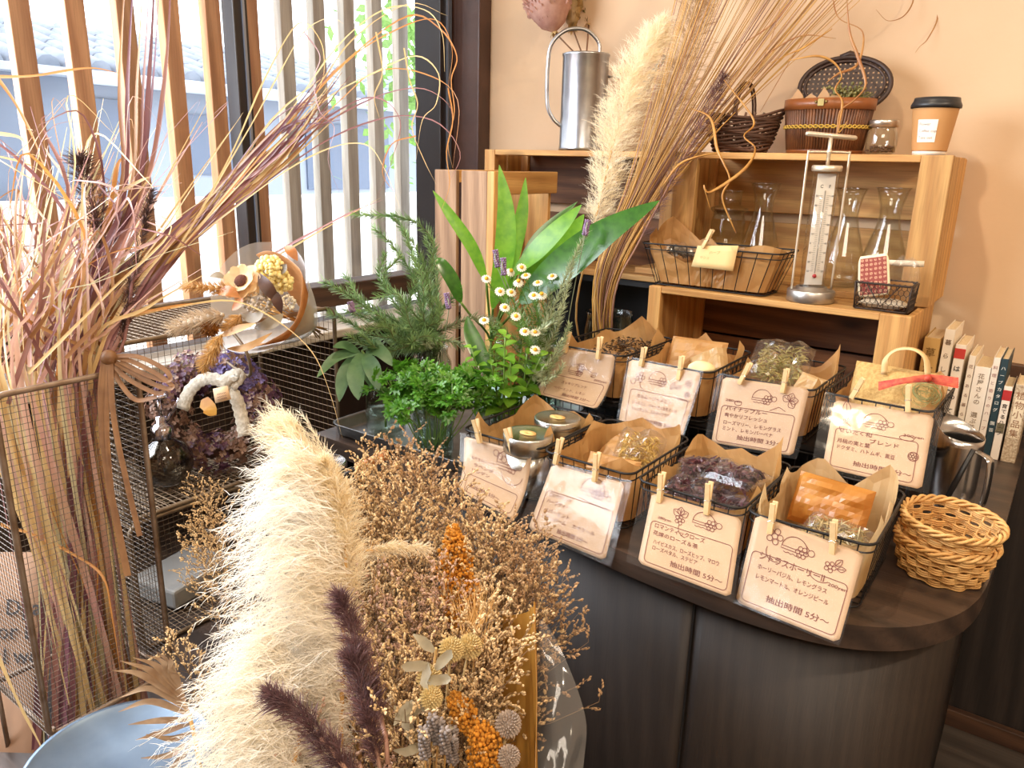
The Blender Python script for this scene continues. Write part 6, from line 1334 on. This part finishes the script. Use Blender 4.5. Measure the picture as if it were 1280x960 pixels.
# sheaf leaning right
for k in range(30):
    f = rr.random(); ft = foot(); wp = waist(.85 + rr.uniform(-.12, .12)); a = P(lerp(215, 250, f), lerp(330, 250, f), 1.02); c = P(lerp(330, 360, rr.random()), rr.uniform(150, 215), .98); e = P(rr.uniform(400, 440), rr.uniform(75, 150), .95)
    blade('reddish brown grass blade in the sheaf leaning right across the window', [ft, ft.lerp(wp, .5), wp, a, c, e], rr.uniform(.0020, .0052), rr.choice([M_dkb[0], M_dkb[1], M_dkb[2], M_bl[2], M_bl[1]]), 'sheaf of blades leaning right')
# long thin tips arching to the right
for k, pts in enumerate([[(330, 190), (430, 80), (500, 35), (545, 25), (565, 60), (560, 110)], [(340, 170), (420, 60), (480, 12), (530, 12), (552, 40), (556, 90)], [(360, 190), (450, 130), (520, 110), (560, 130), (566, 160)], [(350, 160), (440, 70), (510, 20), (550, 36), (571, 70), (564, 100), (568, 140), (560, 180), (566, 210)], [(370, 200), (470, 150), (540, 150), (575, 190), (560, 230)], [(300, 230), (400, 130), (470, 90), (520, 70), (548, 92), (545, 130), (528, 150), (520, 200)], [(330, 210), (420, 140), (470, 122), (500, 150), (490, 200), (470, 250)], [(300, 180), (350, 90), (380, 40), (412, 22), (430, 30)], [(280, 210), (330, 100), (372, 30), (400, 50), (405, 90), (395, 120)], [(380, 130), (440, 50), (510, 5), (560, 20)], [(410, 140), (470, 90), (530, 92), (572, 125), (566, 210)], [(320, 240), (400, 190), (455, 180), (480, 210), (500, 260)]]):
    blade('long thin grass tip arching over in front of the right hand slats', [waist(.9)] + [P(200, 340, 1.02)] + [P(x, y, lerp(.98, .90, i / 6)) for i, (x, y) in enumerate(pts)], .0013, rr.choice([M_bl[1], M_bl[3], M_bl[1], M_bl[2]]), 'arching grass tips', fold=.2)
for k, pts in enumerate([[(380, 40), (400, 70), (392, 100), (400, 140), (418, 160), (410, 200), (428, 250)], [(505, 60), (512, 100), (522, 130), (515, 160), (530, 200), (545, 230)], [(520, 170), (490, 180), (478, 215), (492, 240)], [(560, 110), (566, 150), (558, 190), (562, 230), (552, 262)], [(470, 40), (478, 90), (468, 120), (475, 150)]]):
    blade('hair thin curling grass end dangling before the slats', [P(x, y, .92) for x, y in pts], .0010, rr.choice([M_bl[2], M_bl[3], M_bl[1]]), 'dangling curled grass ends', fold=.1)
# tangle of orange brown leaves at the far left
for k in range(64):
    f = rr.random(); wp = waist(rr.uniform(0, 1)); x0 = rr.uniform(-30, 150); y0 = rr.uniform(230, 400); a = P(x0, y0, rr.uniform(.9, 1.06)); x1 = x0 + rr.gauss(0, 55); y1 = y0 - rr.uniform(-30, 130); c = P(x1, y1, rr.uniform(.88, 1.06)); e = P(x1 + rr.gauss(0, 50), y1 + rr.uniform(-30, 110), rr.uniform(.86, 1.06))
    blade('bent orange brown grass leaf in the tangle above the wire cage', [wp, a, c, e], rr.uniform(.0011, .0030), rr.choice([M_bl[3], M_bl[2], M_dkb[1], M_bl[0], M_dkb[2], M_bl[1]]), 'tangled orange brown leaves')
for k in range(24):
    f = rr.random(); wp = waist(f); tp = P(rr.uniform(-40, 300), rr.uniform(110, 340), rr.uniform(.9, 1.1)); blade('thin straw blade spreading upward from the wire cage', [foot(), wp, wp.lerp(tp, .5) + V((0, 0, .03)), tp, tp + V((rr.gauss(0, .03), rr.gauss(0, .03), rr.uniform(-.05, .01)))], rr.uniform(.0008, .0016), rr.choice([M_bl[1], M_bl[3], M_bl[4], M_bl[2]]), 'thin straw blades above the wire cage')
for lab, pts, w_, c in [('orange leaf blade arching across the top left corner', [(-20, 96), (40, 95), (110, 85), (150, 92)], .0022, 3), ('orange leaf drooping down the far left edge', [(-10, 88), (20, 130), (45, 180), (60, 230)], .0024, 3), ('folded yellow leaf at the left edge', [(-10, 166), (25, 172), (32, 190), (26, 240), (22, 290)], .0026, 1), ('pale yellow leaf bent like a hook above the wire cage', [(130, 290), (140, 250), (148, 205), (158, 202), (160, 225)], .004, 3), ('bright gold leaf bent forward before the upright blades', [(95, 360), (112, 290), (122, 250), (140, 246)], .003, 3), ('orange blade hanging diagonally down the front of the wire cage', [(-12, 652), (40, 668), (90, 692), (128, 720), (140, 770), (152, 850)], .0024, 3), ('pale dry stalk leaning along the lower left edge', [(-10, 800), (20, 870), (45, 920), (70, 970)], .003, 1), ('long pale stalk crossing the bouquet towards the steel lidded jar', [(150, 400), (215, 385), (290, 376), (345, 400), (390, 440), (412, 490), (428, 548)], .0014, 1), ('rusty blade stretching right below the slats', [(330, 325), (355, 310), (395, 288), (440, 265), (478, 250)], .0030, 2), ('tan blade stretching right below the slats', [(326, 332), (360, 312), (405, 286), (476, 247)], .0024, 1), ('brown leaf bow end sticking out before the bouquet', [(130, 400), (190, 388), (240, 380), (275, 376)], .0028, 3)]:
    blade(lab, [P(x, y, (1.55 if 'stretching' in lab else 1.0 if x < 200 else 1.0 + (x - 200) * .0012)) for x, y in pts], w_, M_bl[c], None)
feather('feather_reed', 'dark brown feathery seed head standing left of the upright blades', 'grass', [P(128, 320, 1.02), P(118, 270, 1.0), P(108, 230, .99), P(100, 198, .98)], .030, 130, 9, .022, leafy('dark_plume', srgb(96, 66, 58), srgb(76, 50, 46), .2, .6, .3), [foot(), waist(.7)], M_bl[2], seed=8, along=1.8)
feather('feather_reed', 'dusky seed head before the upright blades, right of the dark one', 'grass', [P(150, 440, 1.0), P(160, 370, .99), P(176, 300, .98), P(190, 240, .97)], .016, 150, 8, .015, MATS['dark_plume'], [foot(), waist(.8)], M_bl[2], seed=9, along=2.2)
# raffia bow on the cage rim
t = thing('raffia_bow', 'brown raffia bow tied round the corner of the wire cage', 'bow', tuple(P(138, 448, .97)))
M_raf = leafy('raffia', srgb(160, 116, 74), srgb(128, 88, 54), .25, .5, .2)
for pts in ([(138, 446), (165, 452), (200, 470), (216, 484), (200, 484), (165, 464), (138, 450)], [(136, 446), (155, 470), (190, 490), (205, 492)], [(134, 448), (150, 478), (170, 500), (196, 496)], [(138, 446), (172, 446), (206, 462), (212, 476), (186, 470), (150, 452)], [(136, 448), (158, 462), (186, 478), (214, 488)]):
    b = MB(); b.ribbon(spline([P(x, y, .96) for x, y in pts], 5), .0029, -CF + V((0, 0, .5)), 0, .25); part('loop', b, M_raf, t)
for pts, w_ in (([(134, 450), (128, 520), (136, 600), (148, 660), (160, 720)], .0042), ([(138, 450), (142, 520), (158, 600), (175, 670)], .0034), ([(130, 450), (126, 490), (128, 560)], .0034), ([(136, 450), (134, 540), (142, 640)], .003)):
    b = MB(); b.ribbon(spline([P(x, y, .955) for x, y in pts], 5), w_, -CF + V((.2, 0, 0)), 0, .2); part('tail', b, M_raf, t)
b = MB(); b.ball(P(136, 447, .958), .010, 10, 7); part('knot', b, M_raf, t)
# kraft board with handwriting, galvanised bin, dry palm leaf
sh = Sheet(P(-60, 690, 1.22), P(52, 690, 1.22), P(52, 1000, 1.10), P(-60, 1000, 1.10)); t = thing('kraft_sign', 'brown kraft sign with black handwriting behind the wire cage', 'sign', tuple(sh.c[3]))
b = MB(); b.grid(4, 4, lambda u, v: sh(u * sh.w, v * sh.h)); thick(part('board', b, plain('kraft_board', srgb(160, 124, 96), .8, c2=srgb(142, 108, 82), scale=10), t), .003, 1)
b = MB()
for k, s_ in enumerate(['- Dpa', 'or E', "l we"]): vs, fs = text2d(s_, .034, .012); b.add([sh(.066 + .008 * k + p[0], .098 + .036 * k - p[1], .004) for p in vs], fs)
part('handwriting', b, plain('black_marker', srgb(40, 32, 30), .7), t)
dz = V((-.742, .318, FZ + .0005)); hd_ = .668; t = thing('galvanised_bin', 'round galvanised bin with a flat bluish lid at the lower left', 'bin', tuple(dz))
b = MB(); b.lathe([(.0001, .0), (.080, .0), (.088, .02), (.090, .3), (.092, hd_ - .02)], 48, tuple(dz)); part('body', b, M_bin, t)
b = MB(); b.lathe([(.093, hd_ - .022), (.097, hd_ - .020), (.098, hd_ - .004), (.096, hd_), (.092, hd_ - .001), (.088, hd_ - .004), (.0001, hd_ - .003)], 56, tuple(dz)); part('lid', b, M_bin, t)
M_palm = leafy('palm_dry', srgb(146, 112, 80), srgb(176, 150, 122), .25, .4, .3)
t = thing('dried_palm_leaf', 'dried spiky palm leaf lying over the galvanised bin', 'palm leaf', tuple(P(238, 880, .82)))
b = MB(); b.tube(spline([P(250, 960, .80), P(238, 900, .82), P(215, 850, .85)], 5), .0022, 6); part('midrib', b, M_straw, t)
for k, (a, c, e) in enumerate([((240, 900), (200, 902), (160, 906)), ((240, 895), (190, 878), (148, 890)), ((236, 888), (190, 862), (150, 872)), ((234, 880), (180, 846), (140, 838)), ((232, 876), (192, 842), (150, 826)), ((230, 870), (198, 836), (166, 822)), ((228, 866), (205, 832), (182, 818)), ((226, 862), (210, 830), (196, 815)), ((240, 915), (215, 925), (182, 918)), ((240, 925), (212, 945), (176, 948)), ((238, 905), (205, 916), (170, 925)), ((226, 860), (216, 836), (212, 822)), ((240, 930), (222, 955), (205, 968))]):
    b = MB(); path = spline([P(*a, .82), P(*c, .81), P(*e, .79)], 5); m = len(path); b.ribbon(path, [.0042 * max(.08, sin(pi * (.1 + .9 * i / (m - 1)))) for i in range(m)], V((.1, -.3, .9)), 0, .4); part('leaflet', b, M_palm, t)
# ---------------------------------------------------------------- foreground: bucket of dried flowers before the counter
rr = random.Random(77); BK = V((-.545, .575, FZ + .0005))
t = thing('flower_bucket', 'galvanised bucket holding the dried flowers before the counter', 'bucket', tuple(BK))
b = MB(); b.lathe([(.0001, .002), (.105, .0), (.110, .006), (.150, .36), (.153, .362), (.153, .368), (.149, .366), (.108, .010), (.0001, .008)], 48, tuple(BK)); part('body', b, M_zinc, t)
b = MB(); b.lathe([(.149, .30), (.1525, .302), (.1525, .308), (.149, .31)], 48, tuple(BK)); part('band', b, M_zinc, t)
def root(): a = rr.uniform(0, 6.28); r_ = .10 * sqrt(rr.random()); return BK + V((r_ * cos(a), r_ * sin(a), .02))
# statice: sprays of tiny papery buds
def statice_var(seed, mat, label, grp, spread=1.0, nb=26, bud=.0031):
    rq = random.Random(seed); t = thing('statice_spray', label, 'dried flower spray', (0, 0, 0), grp); bs = MB(); bb = MB()
    main = spline([(0, 0, 0), (.006, .004, .16), (rq.uniform(-.02, .02), rq.uniform(-.02, .02), .36)], 8); bs.tube(main, [lerp(.0016, .0006, i / (len(main) - 1)) for i in range(len(main))], 4)
    for k in range(nb):
        f = lerp(.42, 1, k / nb); p = main[int(f * (len(main) - 1))]; a = k * 2.4 + rq.random(); L = lerp(.11, .035, (f - .42) / .58) * spread * rq.uniform(.7, 1.15); e = V((cos(a), sin(a), .95)).normalized(); q = p + e * L + V((0, 0, .018)); bs.tube([p, p + e * L * .5, q], .0005, 3, cap=False)
        for j in range(4):
            g = lerp(.35, 1, j / 3); s = p.lerp(q, g); aa = j * 2.4 + k; e2 = (e * .7 + V((cos(aa), sin(aa), .35)) * .8).normalized(); l2 = .024 * rq.uniform(.6, 1.2) * spread; q2 = s + e2 * l2; bs.tube([s, q2], .00035, 3, cap=False)
            for m in range(6):
                c = s.lerp(q2, .25 + .75 * m / 5) + rdir() * .0022; ax = (e2 + rdir() * .6).normalized(); F_ = frame(ax); h = bud * rq.uniform(.7, 1.3)
                bb.add([c - ax * h * .8] + [c + F_ @ V((cos(w) * h * .55, sin(w) * h * .55, h * .3)) for w in (0, 1.57, 3.14, 4.71)] + [c + ax * h * 1.25], [(0, 2, 1), (0, 3, 2), (0, 4, 3), (0, 1, 4), (5, 1, 2), (5, 2, 3), (5, 3, 4), (5, 4, 1)])
    part('stems', bs, plain('statice_stem', srgb(132, 106, 76), .8), t, local=True); part('buds', bb, mat, t, local=True); return t
M_st1 = plain('statice_tan', srgb(222, 190, 142), .85, island=.25); M_st2 = plain('statice_rose', srgb(212, 176, 154), .85, island=.25); M_st3 = plain('statice_brown', srgb(186, 150, 110), .85, island=.3)
GRP = 'statice sprays in the flower bucket'; LB = 'tan statice spray with tiny papery buds in the dried flower bucket'
sv = [statice_var(1, M_st1, LB, GRP), statice_var(2, M_st1, LB, GRP, .85), statice_var(3, M_st2, 'dusty rose statice spray in the dried flower bucket', 'rose statice sprays in the flower bucket', .9), statice_var(4, M_st3, 'brown airy statice spray in the dried flower bucket', 'brown statice sprays in the flower bucket', 1.15)]
used = set()
def put(v, tip, sc=1.0):
    r_ = root(); d = tip - r_; L = d.length; M = frame(d, V((rr.uniform(-1, 1), rr.uniform(-1, 1), .1))); s = .36 * rr.uniform(.85, 1.1) * sc
    # the spray's visible head is s long; its stalk below runs on as a stretched stem inside the bucket
    base = tip - d.normalized() * s
    o = sv[v] if v not in used else clone(sv[v]); used.add(v); o.location = base; o.rotation_euler = M.to_euler(); o.scale = (s / .36,) * 3
spots = [(405, 620), (440, 605), (470, 590), (500, 585), (530, 592), (560, 606), (588, 640), (612, 662), (420, 650), (455, 640), (490, 625), (525, 630), (600, 660), (630, 668), (430, 700), (465, 690), (500, 680), (535, 690), (610, 700), (640, 720), (440, 750), (475, 740), (510, 735), (545, 750), (600, 740), (615, 770), (450, 800), (490, 790), (600, 790), (620, 830), (470, 850), (505, 840), (420, 600), (445, 585), (480, 570), (420, 820), (400, 860), (380, 900), (440, 880), (470, 910)]
for k, (x, y) in enumerate(spots):
    dd = lerp(1.12, .74, (y - 560) / 400) + rr.uniform(-.05, .03); v = 3 if (y < 640 and x > 560) or k % 9 == 4 else (2 if (x < 560 and y > 690 and k % 2) else rr.choice([0, 1, 0]))
    put(v, P(x, y, dd), 1.0 if y < 800 else .8)
for x, y, d_ in [(646, 672, 1.0), (666, 690, .98), (690, 735, .93), (672, 700, .95), (625, 668, 1.03), (585, 655, 1.06), (540, 575, 1.12), (510, 560, 1.15)]: put(3, P(x, y, d_), .9)
for x, y, d_ in [(255, 605, 1.02), (248, 640, 1.0), (262, 675, .98), (232, 655, 1.02), (225, 790, .92)]: put(0 if x > 240 else 1, P(x, y, d_), .62)
for x, y, d_ in [(560, 720, .86), (530, 770, .82), (590, 760, .82), (575, 690, .9), (500, 815, .78), (520, 870, .74), (625, 790, .8), (600, 850, .78)]: put(rr.choice([0, 1, 2]), P(x, y, d_), .8)
# pampas in the foreground
left = -CR * 1.0 - CU * .10
big = leafy('pampas_white', srgb(255, 252, 246), srgb(254, 246, 230), .5, .6, .03, 8, gloss=.02)
def sweep(name, label, axis, nb, L, hairs, hl, mat, stem, side, seed, core=.018, hw=.0004, up=(0, .6), droop=.35, rnd_=.38):
    """a plume whose long branchlets all sweep to one side and droop"""
    rq = random.Random(seed); ax = spline(axis, 8); m = len(ax); t = thing(name, label, 'pampas grass', tuple(stem[0])); b = MB(); b.tube(spline(list(stem) + [ax[0], ax[m // 2]], 5), .0026, 6); part('stem', b, M_straw, t); b = MB(); dn = V((0, 0, -1))
    for k in range(nb):
        f = rq.random(); x = f * (m - 1); i = min(int(x), m - 2); d = (ax[i + 1] - ax[i]).normalized(); c = ax[i].lerp(ax[i + 1], x - i) + rdirq(rq) * core * rq.random()
        env = sin(pi * min(.97, .16 + f * .80)) ** .5; e = (side * rq.uniform(.45, 1.1) + d * rq.uniform(*up) + rdirq(rq) * rnd_).normalized(); l = L * env * rq.uniform(.45, 1.08)
        p1, p2 = c + e * l * .5, c + e * l + dn * l * droop; n1 = rdirq(rq); b.ribbon([c, p1, p2], [hw, hw, hw * .5], n1)
        for h in range(hairs):
            g = (h + rq.random()) / hairs; s_ = c.lerp(p1, g * 2) if g < .5 else p1.lerp(p2, g * 2 - 1); tg = ((p1 - c) if g < .5 else (p2 - p1)).normalized(); he = (tg * .85 + rdirq(rq) * .55).normalized(); q = hl * rq.uniform(.5, 1.15) * (1.1 - .35 * g)
            b.ribbon([s_, s_ + he * q * .5, s_ + he * q + dn * q * .14], [hw, hw * .8, hw * .2], rdirq(rq))
    part('plume', b, mat, t); return t
def rdirq(rq): return V((rq.gauss(0, 1), rq.gauss(0, 1), rq.gauss(0, 1))).normalized()
sweep('pampas_plume', 'huge fluffy cream white pampas plume in the foreground, sweeping left', [P(425, 960, .80), P(432, 860, .81), P(430, 760, .82), P(415, 660, .83), P(385, 570, .85)], 950, .150, 26, .020, big, [root(), P(420, 1060, .80)], left * .9, 61, .02)
sweep('pampas_plume', 'lower white pampas plume drooping left behind the purple plumes', [P(350, 1040, .76), P(372, 960, .77), P(372, 880, .78), P(352, 800, .80)], 760, .142, 24, .019, big, [root(), P(370, 1100, .78)], left * .8 - CU * .2, 62, .018)
sweep('pampas_plume', 'upper cream pampas plume at the top of the white cluster', [P(432, 720, .88), P(425, 660, .89), P(400, 590, .90), P(362, 538, .91)], 560, .085, 24, .019, M_pamp, [root(), P(428, 850, .88)], left * .55 + CU * .35, 63, .02, up=(.3, 1.0), droop=.12)
feather('pampas_plume', 'warm cream pampas plume forming the right edge of the white cluster', 'pampas grass', [P(430, 800, .84), P(434, 720, .84), P(428, 640, .85), P(405, 575, .86)], .032, 420, 14, .016, M_pamp, [root(), P(440, 900, .84)], M_straw, V((0, 0, 0)), 69, .0004, 1.1)
feather('pampas_plume', 'slender pale plume bending right out of the white pampas', 'pampas grass', [P(425, 700, .90), P(455, 692, .90), P(490, 684, .895), P(530, 684, .89)], .016, 110, 8, .013, M_pamp, [root(), P(420, 780, .90)], M_straw, V((0, 0, 0)), 64, along=2.6)
for sd, pts, lab in ((65, [(478, 905, .74), (462, 850, .745), (442, 790, .75), (424, 745, .75)], 'dark purple feathery plume pointing up in the foreground'), (66, [(450, 985, .70), (420, 945, .70), (380, 900, .70), (338, 868, .70)], 'dark purple feathery plume slanting left at the bottom of the picture'), (67, [(475, 960, .72), (462, 900, .72), (448, 850, .73), (440, 822, .735)], 'shorter dark purple plume between the two longer ones')):
    feather('grass_plume', lab, 'grass', [P(*q) for q in pts], .026, 230, 11, .017, leafy('aubergine_plume', srgb(128, 92, 92), srgb(96, 66, 70), .2, .6, .3), [root(), P(pts[0][0] + 10, 1010, .74)], M_strawp, seed=sd, along=2.0)
# orange amaranth, globe thistles, silver leaves, barley
def amaranth(label, pts, rad, n):
    ax = spline([P(*q) for q in pts], 6); m = len(ax); t = thing('amaranth', label, 'amaranth', tuple(ax[0]), None); b = MB(); r0 = root(); b.tube([r0, r0.lerp(ax[0], .5), ax[0], ax[m // 2]], .0022, 6); part('stem', b, M_straw, t); b = MB()
    for k in range(n):
        f = rr.random(); c = ax[min(m - 1, int(f * m))]; o = rdir(); e = rad * (sin(pi * min(1, f * .86 + .12)) ** .7); p = c + o * e * rr.uniform(.55, 1.05) * (1 + .35 * noise.noise(c * 60 + o * 1.5)); b.ball(p, rr.uniform(.0013, .0026), 5, 4)
    part('seed_head', b, plain('amaranth_orange', srgb(206, 138, 42), .85, island=.3), t)
amaranth('orange amaranth head standing tallest above the statice', [(578, 775, .90), (574, 740, .91), (568, 700, .92), (566, 662, .93)], .024, 1500)
amaranth('orange amaranth head at the bottom right corner of the bucket flowers', [(628, 985, .74), (618, 955, .75), (606, 930, .76), (600, 912, .765)], .020, 900)
amaranth('orange amaranth head half hidden below the globe thistles', [(590, 910, .78), (578, 890, .79), (568, 870, .80)], .014, 500)
def globe(label, c, r_, mat):
    t = thing('globe_thistle', label, 'globe thistle', tuple(c), None); b = MB(); r0 = root(); b.tube([r0, r0.lerp(c, .5), c], .0014, 5); part('stem', b, plain('thistle_stem', srgb(186, 160, 112), .8), t)
    b = MB(); b.ball(c, r_ * .72, 14, 9); n = 190
    for k in range(n):
        z = 1 - 2 * (k + .5) / n; q = sqrt(1 - z * z); a = k * 2.39996; e = V((q * cos(a), q * sin(a), z)); F_ = frame(e); h = r_ * .10
        b.add([c + e * r_ * .68 + F_ @ V((cos(w) * h, sin(w) * h, 0)) for w in (0, 2.09, 4.19)] + [c + e * r_ * .9 + F_ @ V((cos(w) * h * 1.1, sin(w) * h * 1.1, 0)) for w in (0, 2.09, 4.19)] + [c + e * r_ * 1.08], [(0, 1, 4, 3), (1, 2, 5, 4), (2, 0, 3, 5), (3, 4, 6), (4, 5, 6), (5, 3, 6)])
    part('head', b, mat, t)
M_gl = plain('thistle_tan', srgb(206, 182, 126), .8, island=.2); M_glg = plain('thistle_grey', srgb(170, 152, 138), .8, island=.25)
for lab, x, y, d_, r_, m_ in [('tan globe thistle, the left of the upper touching pair', 564, 812, .78, .0128, M_gl), ('tan globe thistle, the right of the upper touching pair', 587, 808, .80, .0132, M_gl), ('tan globe thistle above its lower neighbour at the left', 537, 848, .76, .0128, M_gl), ('tan globe thistle just below another at the left', 539, 872, .74, .0112, M_gl), ('grey globe thistle by the tan wrapping paper', 635, 905, .76, .0130, M_glg), ('grey globe thistle low at the bottom edge by the wrap', 636, 946, .74, .0110, M_glg)]: globe(lab, P(x, y, d_), r_, m_)
M_sil = leafy('silver_leaf', srgb(190, 180, 152), srgb(164, 154, 130), .25, .5, .2)
for g, (lab, cx_, cy_, n_) in enumerate([('silvery dry leaf sprig between the globe thistles', 545, 830, 5), ('silvery dry leaf sprig low in the middle of the flowers', 520, 900, 9)]):
    t = thing('silver_leaf_sprig', lab, 'leaf sprig', tuple(P(cx_, cy_, .75)), None); b = MB(); tp = P(cx_, cy_ - 20, .76); r0 = root(); b.tube([r0, r0.lerp(tp, .5), tp], .0014, 5); part('stem', b, M_straw, t)
    for k in range(n_):
        a = k * 2.4; p = P(cx_ + rr.uniform(-14, 14), cy_ + rr.uniform(-25, 40), .75); e = (CR * cos(a) + CU * (sin(a) * .8 + .2) - CF * .3).normalized(); b = MB(); b.ribbon([p, p + e * .010, p + e * .020 + rdir() * .004, p + e * .028], [.002, .0052, .0046, .0008], -CF + rdir() * .5, 0, .3); part('leaf', b, M_sil, t)
t = thing('barley', 'wheat coloured barley whiskers behind the upper globe thistles', 'barley', tuple(P(592, 800, .84)))
b = MB(); b.tube([root(), P(592, 830, .83), P(590, 790, .84)], .0014, 5); part('stem', b, M_straw, t); b = MB()
for k in range(70): p = P(rr.uniform(578, 606), rr.uniform(790, 815), .84); q = P(rr.uniform(560, 628), rr.uniform(726, 756), .86); b.ribbon([p, p.lerp(q, .5), q], [.0006, .0005, .0001], rdir())
part('awns', b, M_straw, t)
b = MB(); lv_ = [P(rr.uniform(530, 575), rr.uniform(915, 970), rr.uniform(.70, .76)) for _ in range(8)]
for k, p in enumerate(lv_):
    t = thing('lavender', 'greyish dried lavender spike low among the flowers near the bottom edge', 'lavender', tuple(p), 'dried lavender in the flower bucket'); b = MB(); e = (p - root()).normalized() + CU * .5; e.normalize(); b.tube([p - e * .05, p], .0008, 4); part('stem', b, M_straw, t); b = MB()
    for n_ in range(7):
        for j in range(5): w = j * 1.256 + n_; q = frame(e) @ V((cos(w), sin(w), .5)); b.ball(p - e * .004 + e * .004 * n_ + q * .003, .0022, 5, 4, (1, 1, 1.5), frame(q))
    part('flower_spike', b, plain('grey_lavender', srgb(142, 130, 124), .8, island=.3), t)
# wrapping at the right of the bucket
t = thing('flower_wrap', 'tan paper wrapping the right side of the bucket flowers', 'wrapping paper', tuple(BK + V((.1, 0, .36))))
def wrapf(pts0, pts1, bow, seed):
    def fn(u, v):
        a = pts0[0].lerp(pts0[1], u); c = pts1[0].lerp(pts1[1], u); p = a.lerp(c, v); k = 4 * u * (1 - u); return p + (-CF * .5 + CR * .5) * bow * k + rdir() * 0 + CR * .006 * noise.noise(V((u * 9, v * 1.5, seed)))
    return fn
b = MB(); b.grid(24, 10, wrapf((P(628, 770, .93), P(667, 752, .84)), (P(625, 1010, .80), P(672, 1010, .72)), .022, 1)); o = part('paper_sheet', b, leafy('gold_wrap', srgb(190, 140, 62), srgb(164, 116, 46), .4, .3, 0, 10), t); thick(o, .0005, 0)
t = thing('clear_wrap', 'clear film sheet sticking out right of the tan wrapping', 'clear film', tuple(P(690, 900, .84)))
oc = [P(672, 800, .88), P(676, 775, .88), P(690, 790, .87), P(706, 822, .86), P(722, 862, .85), P(733, 905, .84), P(730, 950, .83), P(722, 1010, .80)]; ol = [P(668, 820 + 27 * k, .89 - .014 * k) for k in range(8)]
b = MB(); sp, sl = spline(oc, 4), spline(ol, 4); m = len(sp)
b.grid(10, m - 1, lambda u, v: sl[min(m - 1, round(v * (m - 1)))].lerp(sp[min(m - 1, round(v * (m - 1)))], u) + CF * -.012 * sin(pi * u) + CF * .008 * noise.noise(V((u * 4, v * 5, 1)))); part('film', b, clear('wrap_film', (.96, .95, .93), .06, .5, .1, bump=.6, bscale=14, haze=.09), t)
# ---------------------------------------------------------------- light: daylight outside the window, warm lamps above the counter
wd = bpy.data.worlds.new('daylight'); SC.world = wd; wd.use_nodes = True
bg = wd.node_tree.nodes['Background']; bg.inputs[0].default_value = (.91, .955, 1, 1); bg.inputs[1].default_value = 4.6
def lamp(name, typ, loc, e, col, tgt=None, **kw):
    l = bpy.data.lights.new(name, typ); l.energy = e; l.color = col
    for k, v in kw.items(): setattr(l, k, v)
    o = bpy.data.objects.new(name, l); COL.objects.link(o); o.location = loc
    if tgt is not None: o.rotation_euler = (V(tgt) - V(loc)).to_track_quat('-Z', 'Y').to_euler()
    return o
WARM = (1, .82, .60)
lamp('spot_lamp', 'SPOT', (-.55, .75, 1.55), 38, WARM, (-.45, 1.1, .0), spot_size=R(100), spot_blend=.6, shadow_soft_size=.03)
lamp('spot_lamp', 'SPOT', (1.15, .65, 1.6), 62, WARM, (-.35, 1.5, .2), spot_size=R(90), spot_blend=.7, shadow_soft_size=.04)
lamp('ceiling_light', 'AREA', (.5, -.6, 1.68), 55, (1, .86, .70), (.3, .2, -.5), size=1.2)
lamp('window_daylight', 'AREA', (WX - .14, .05, .85), 95, (.88, .94, 1), (-.4, .55, .0), shape='RECTANGLE', size=1.6, size_y=1.1)
# ---------------------------------------------------------------- camera and view
cd = bpy.data.cameras.new('camera'); co = bpy.data.objects.new('camera', cd); COL.objects.link(co)
cd.sensor_fit = 'HORIZONTAL'; cd.sensor_width = 36; cd.lens = 36 * FPX / 1280; cd.clip_start = .02; cd.clip_end = 200
m3 = Matrix((CR, CU, -CF)).transposed(); co.matrix_world = Matrix.Translation(CAM) @ m3.to_4x4()
SC.camera = co
for o in list(SC.objects):
    if o.parent is None: o.location.z += LIFT
vs = SC.view_settings; vs.view_transform = 'Standard'; vs.look = 'None'; vs.gamma = 1; vs.exposure = 0; vs.use_curve_mapping = False
SC.cycles.max_bounces = 8; SC.cycles.diffuse_bounces = 6; SC.cycles.glossy_bounces = 4; SC.cycles.transmission_bounces = 8; SC.cycles.transparent_max_bounces = 24
SC.cycles.caustics_reflective = False; SC.cycles.caustics_refractive = False; SC.cycles.sample_clamp_indirect = 6
SC.cycles.use_denoising = True
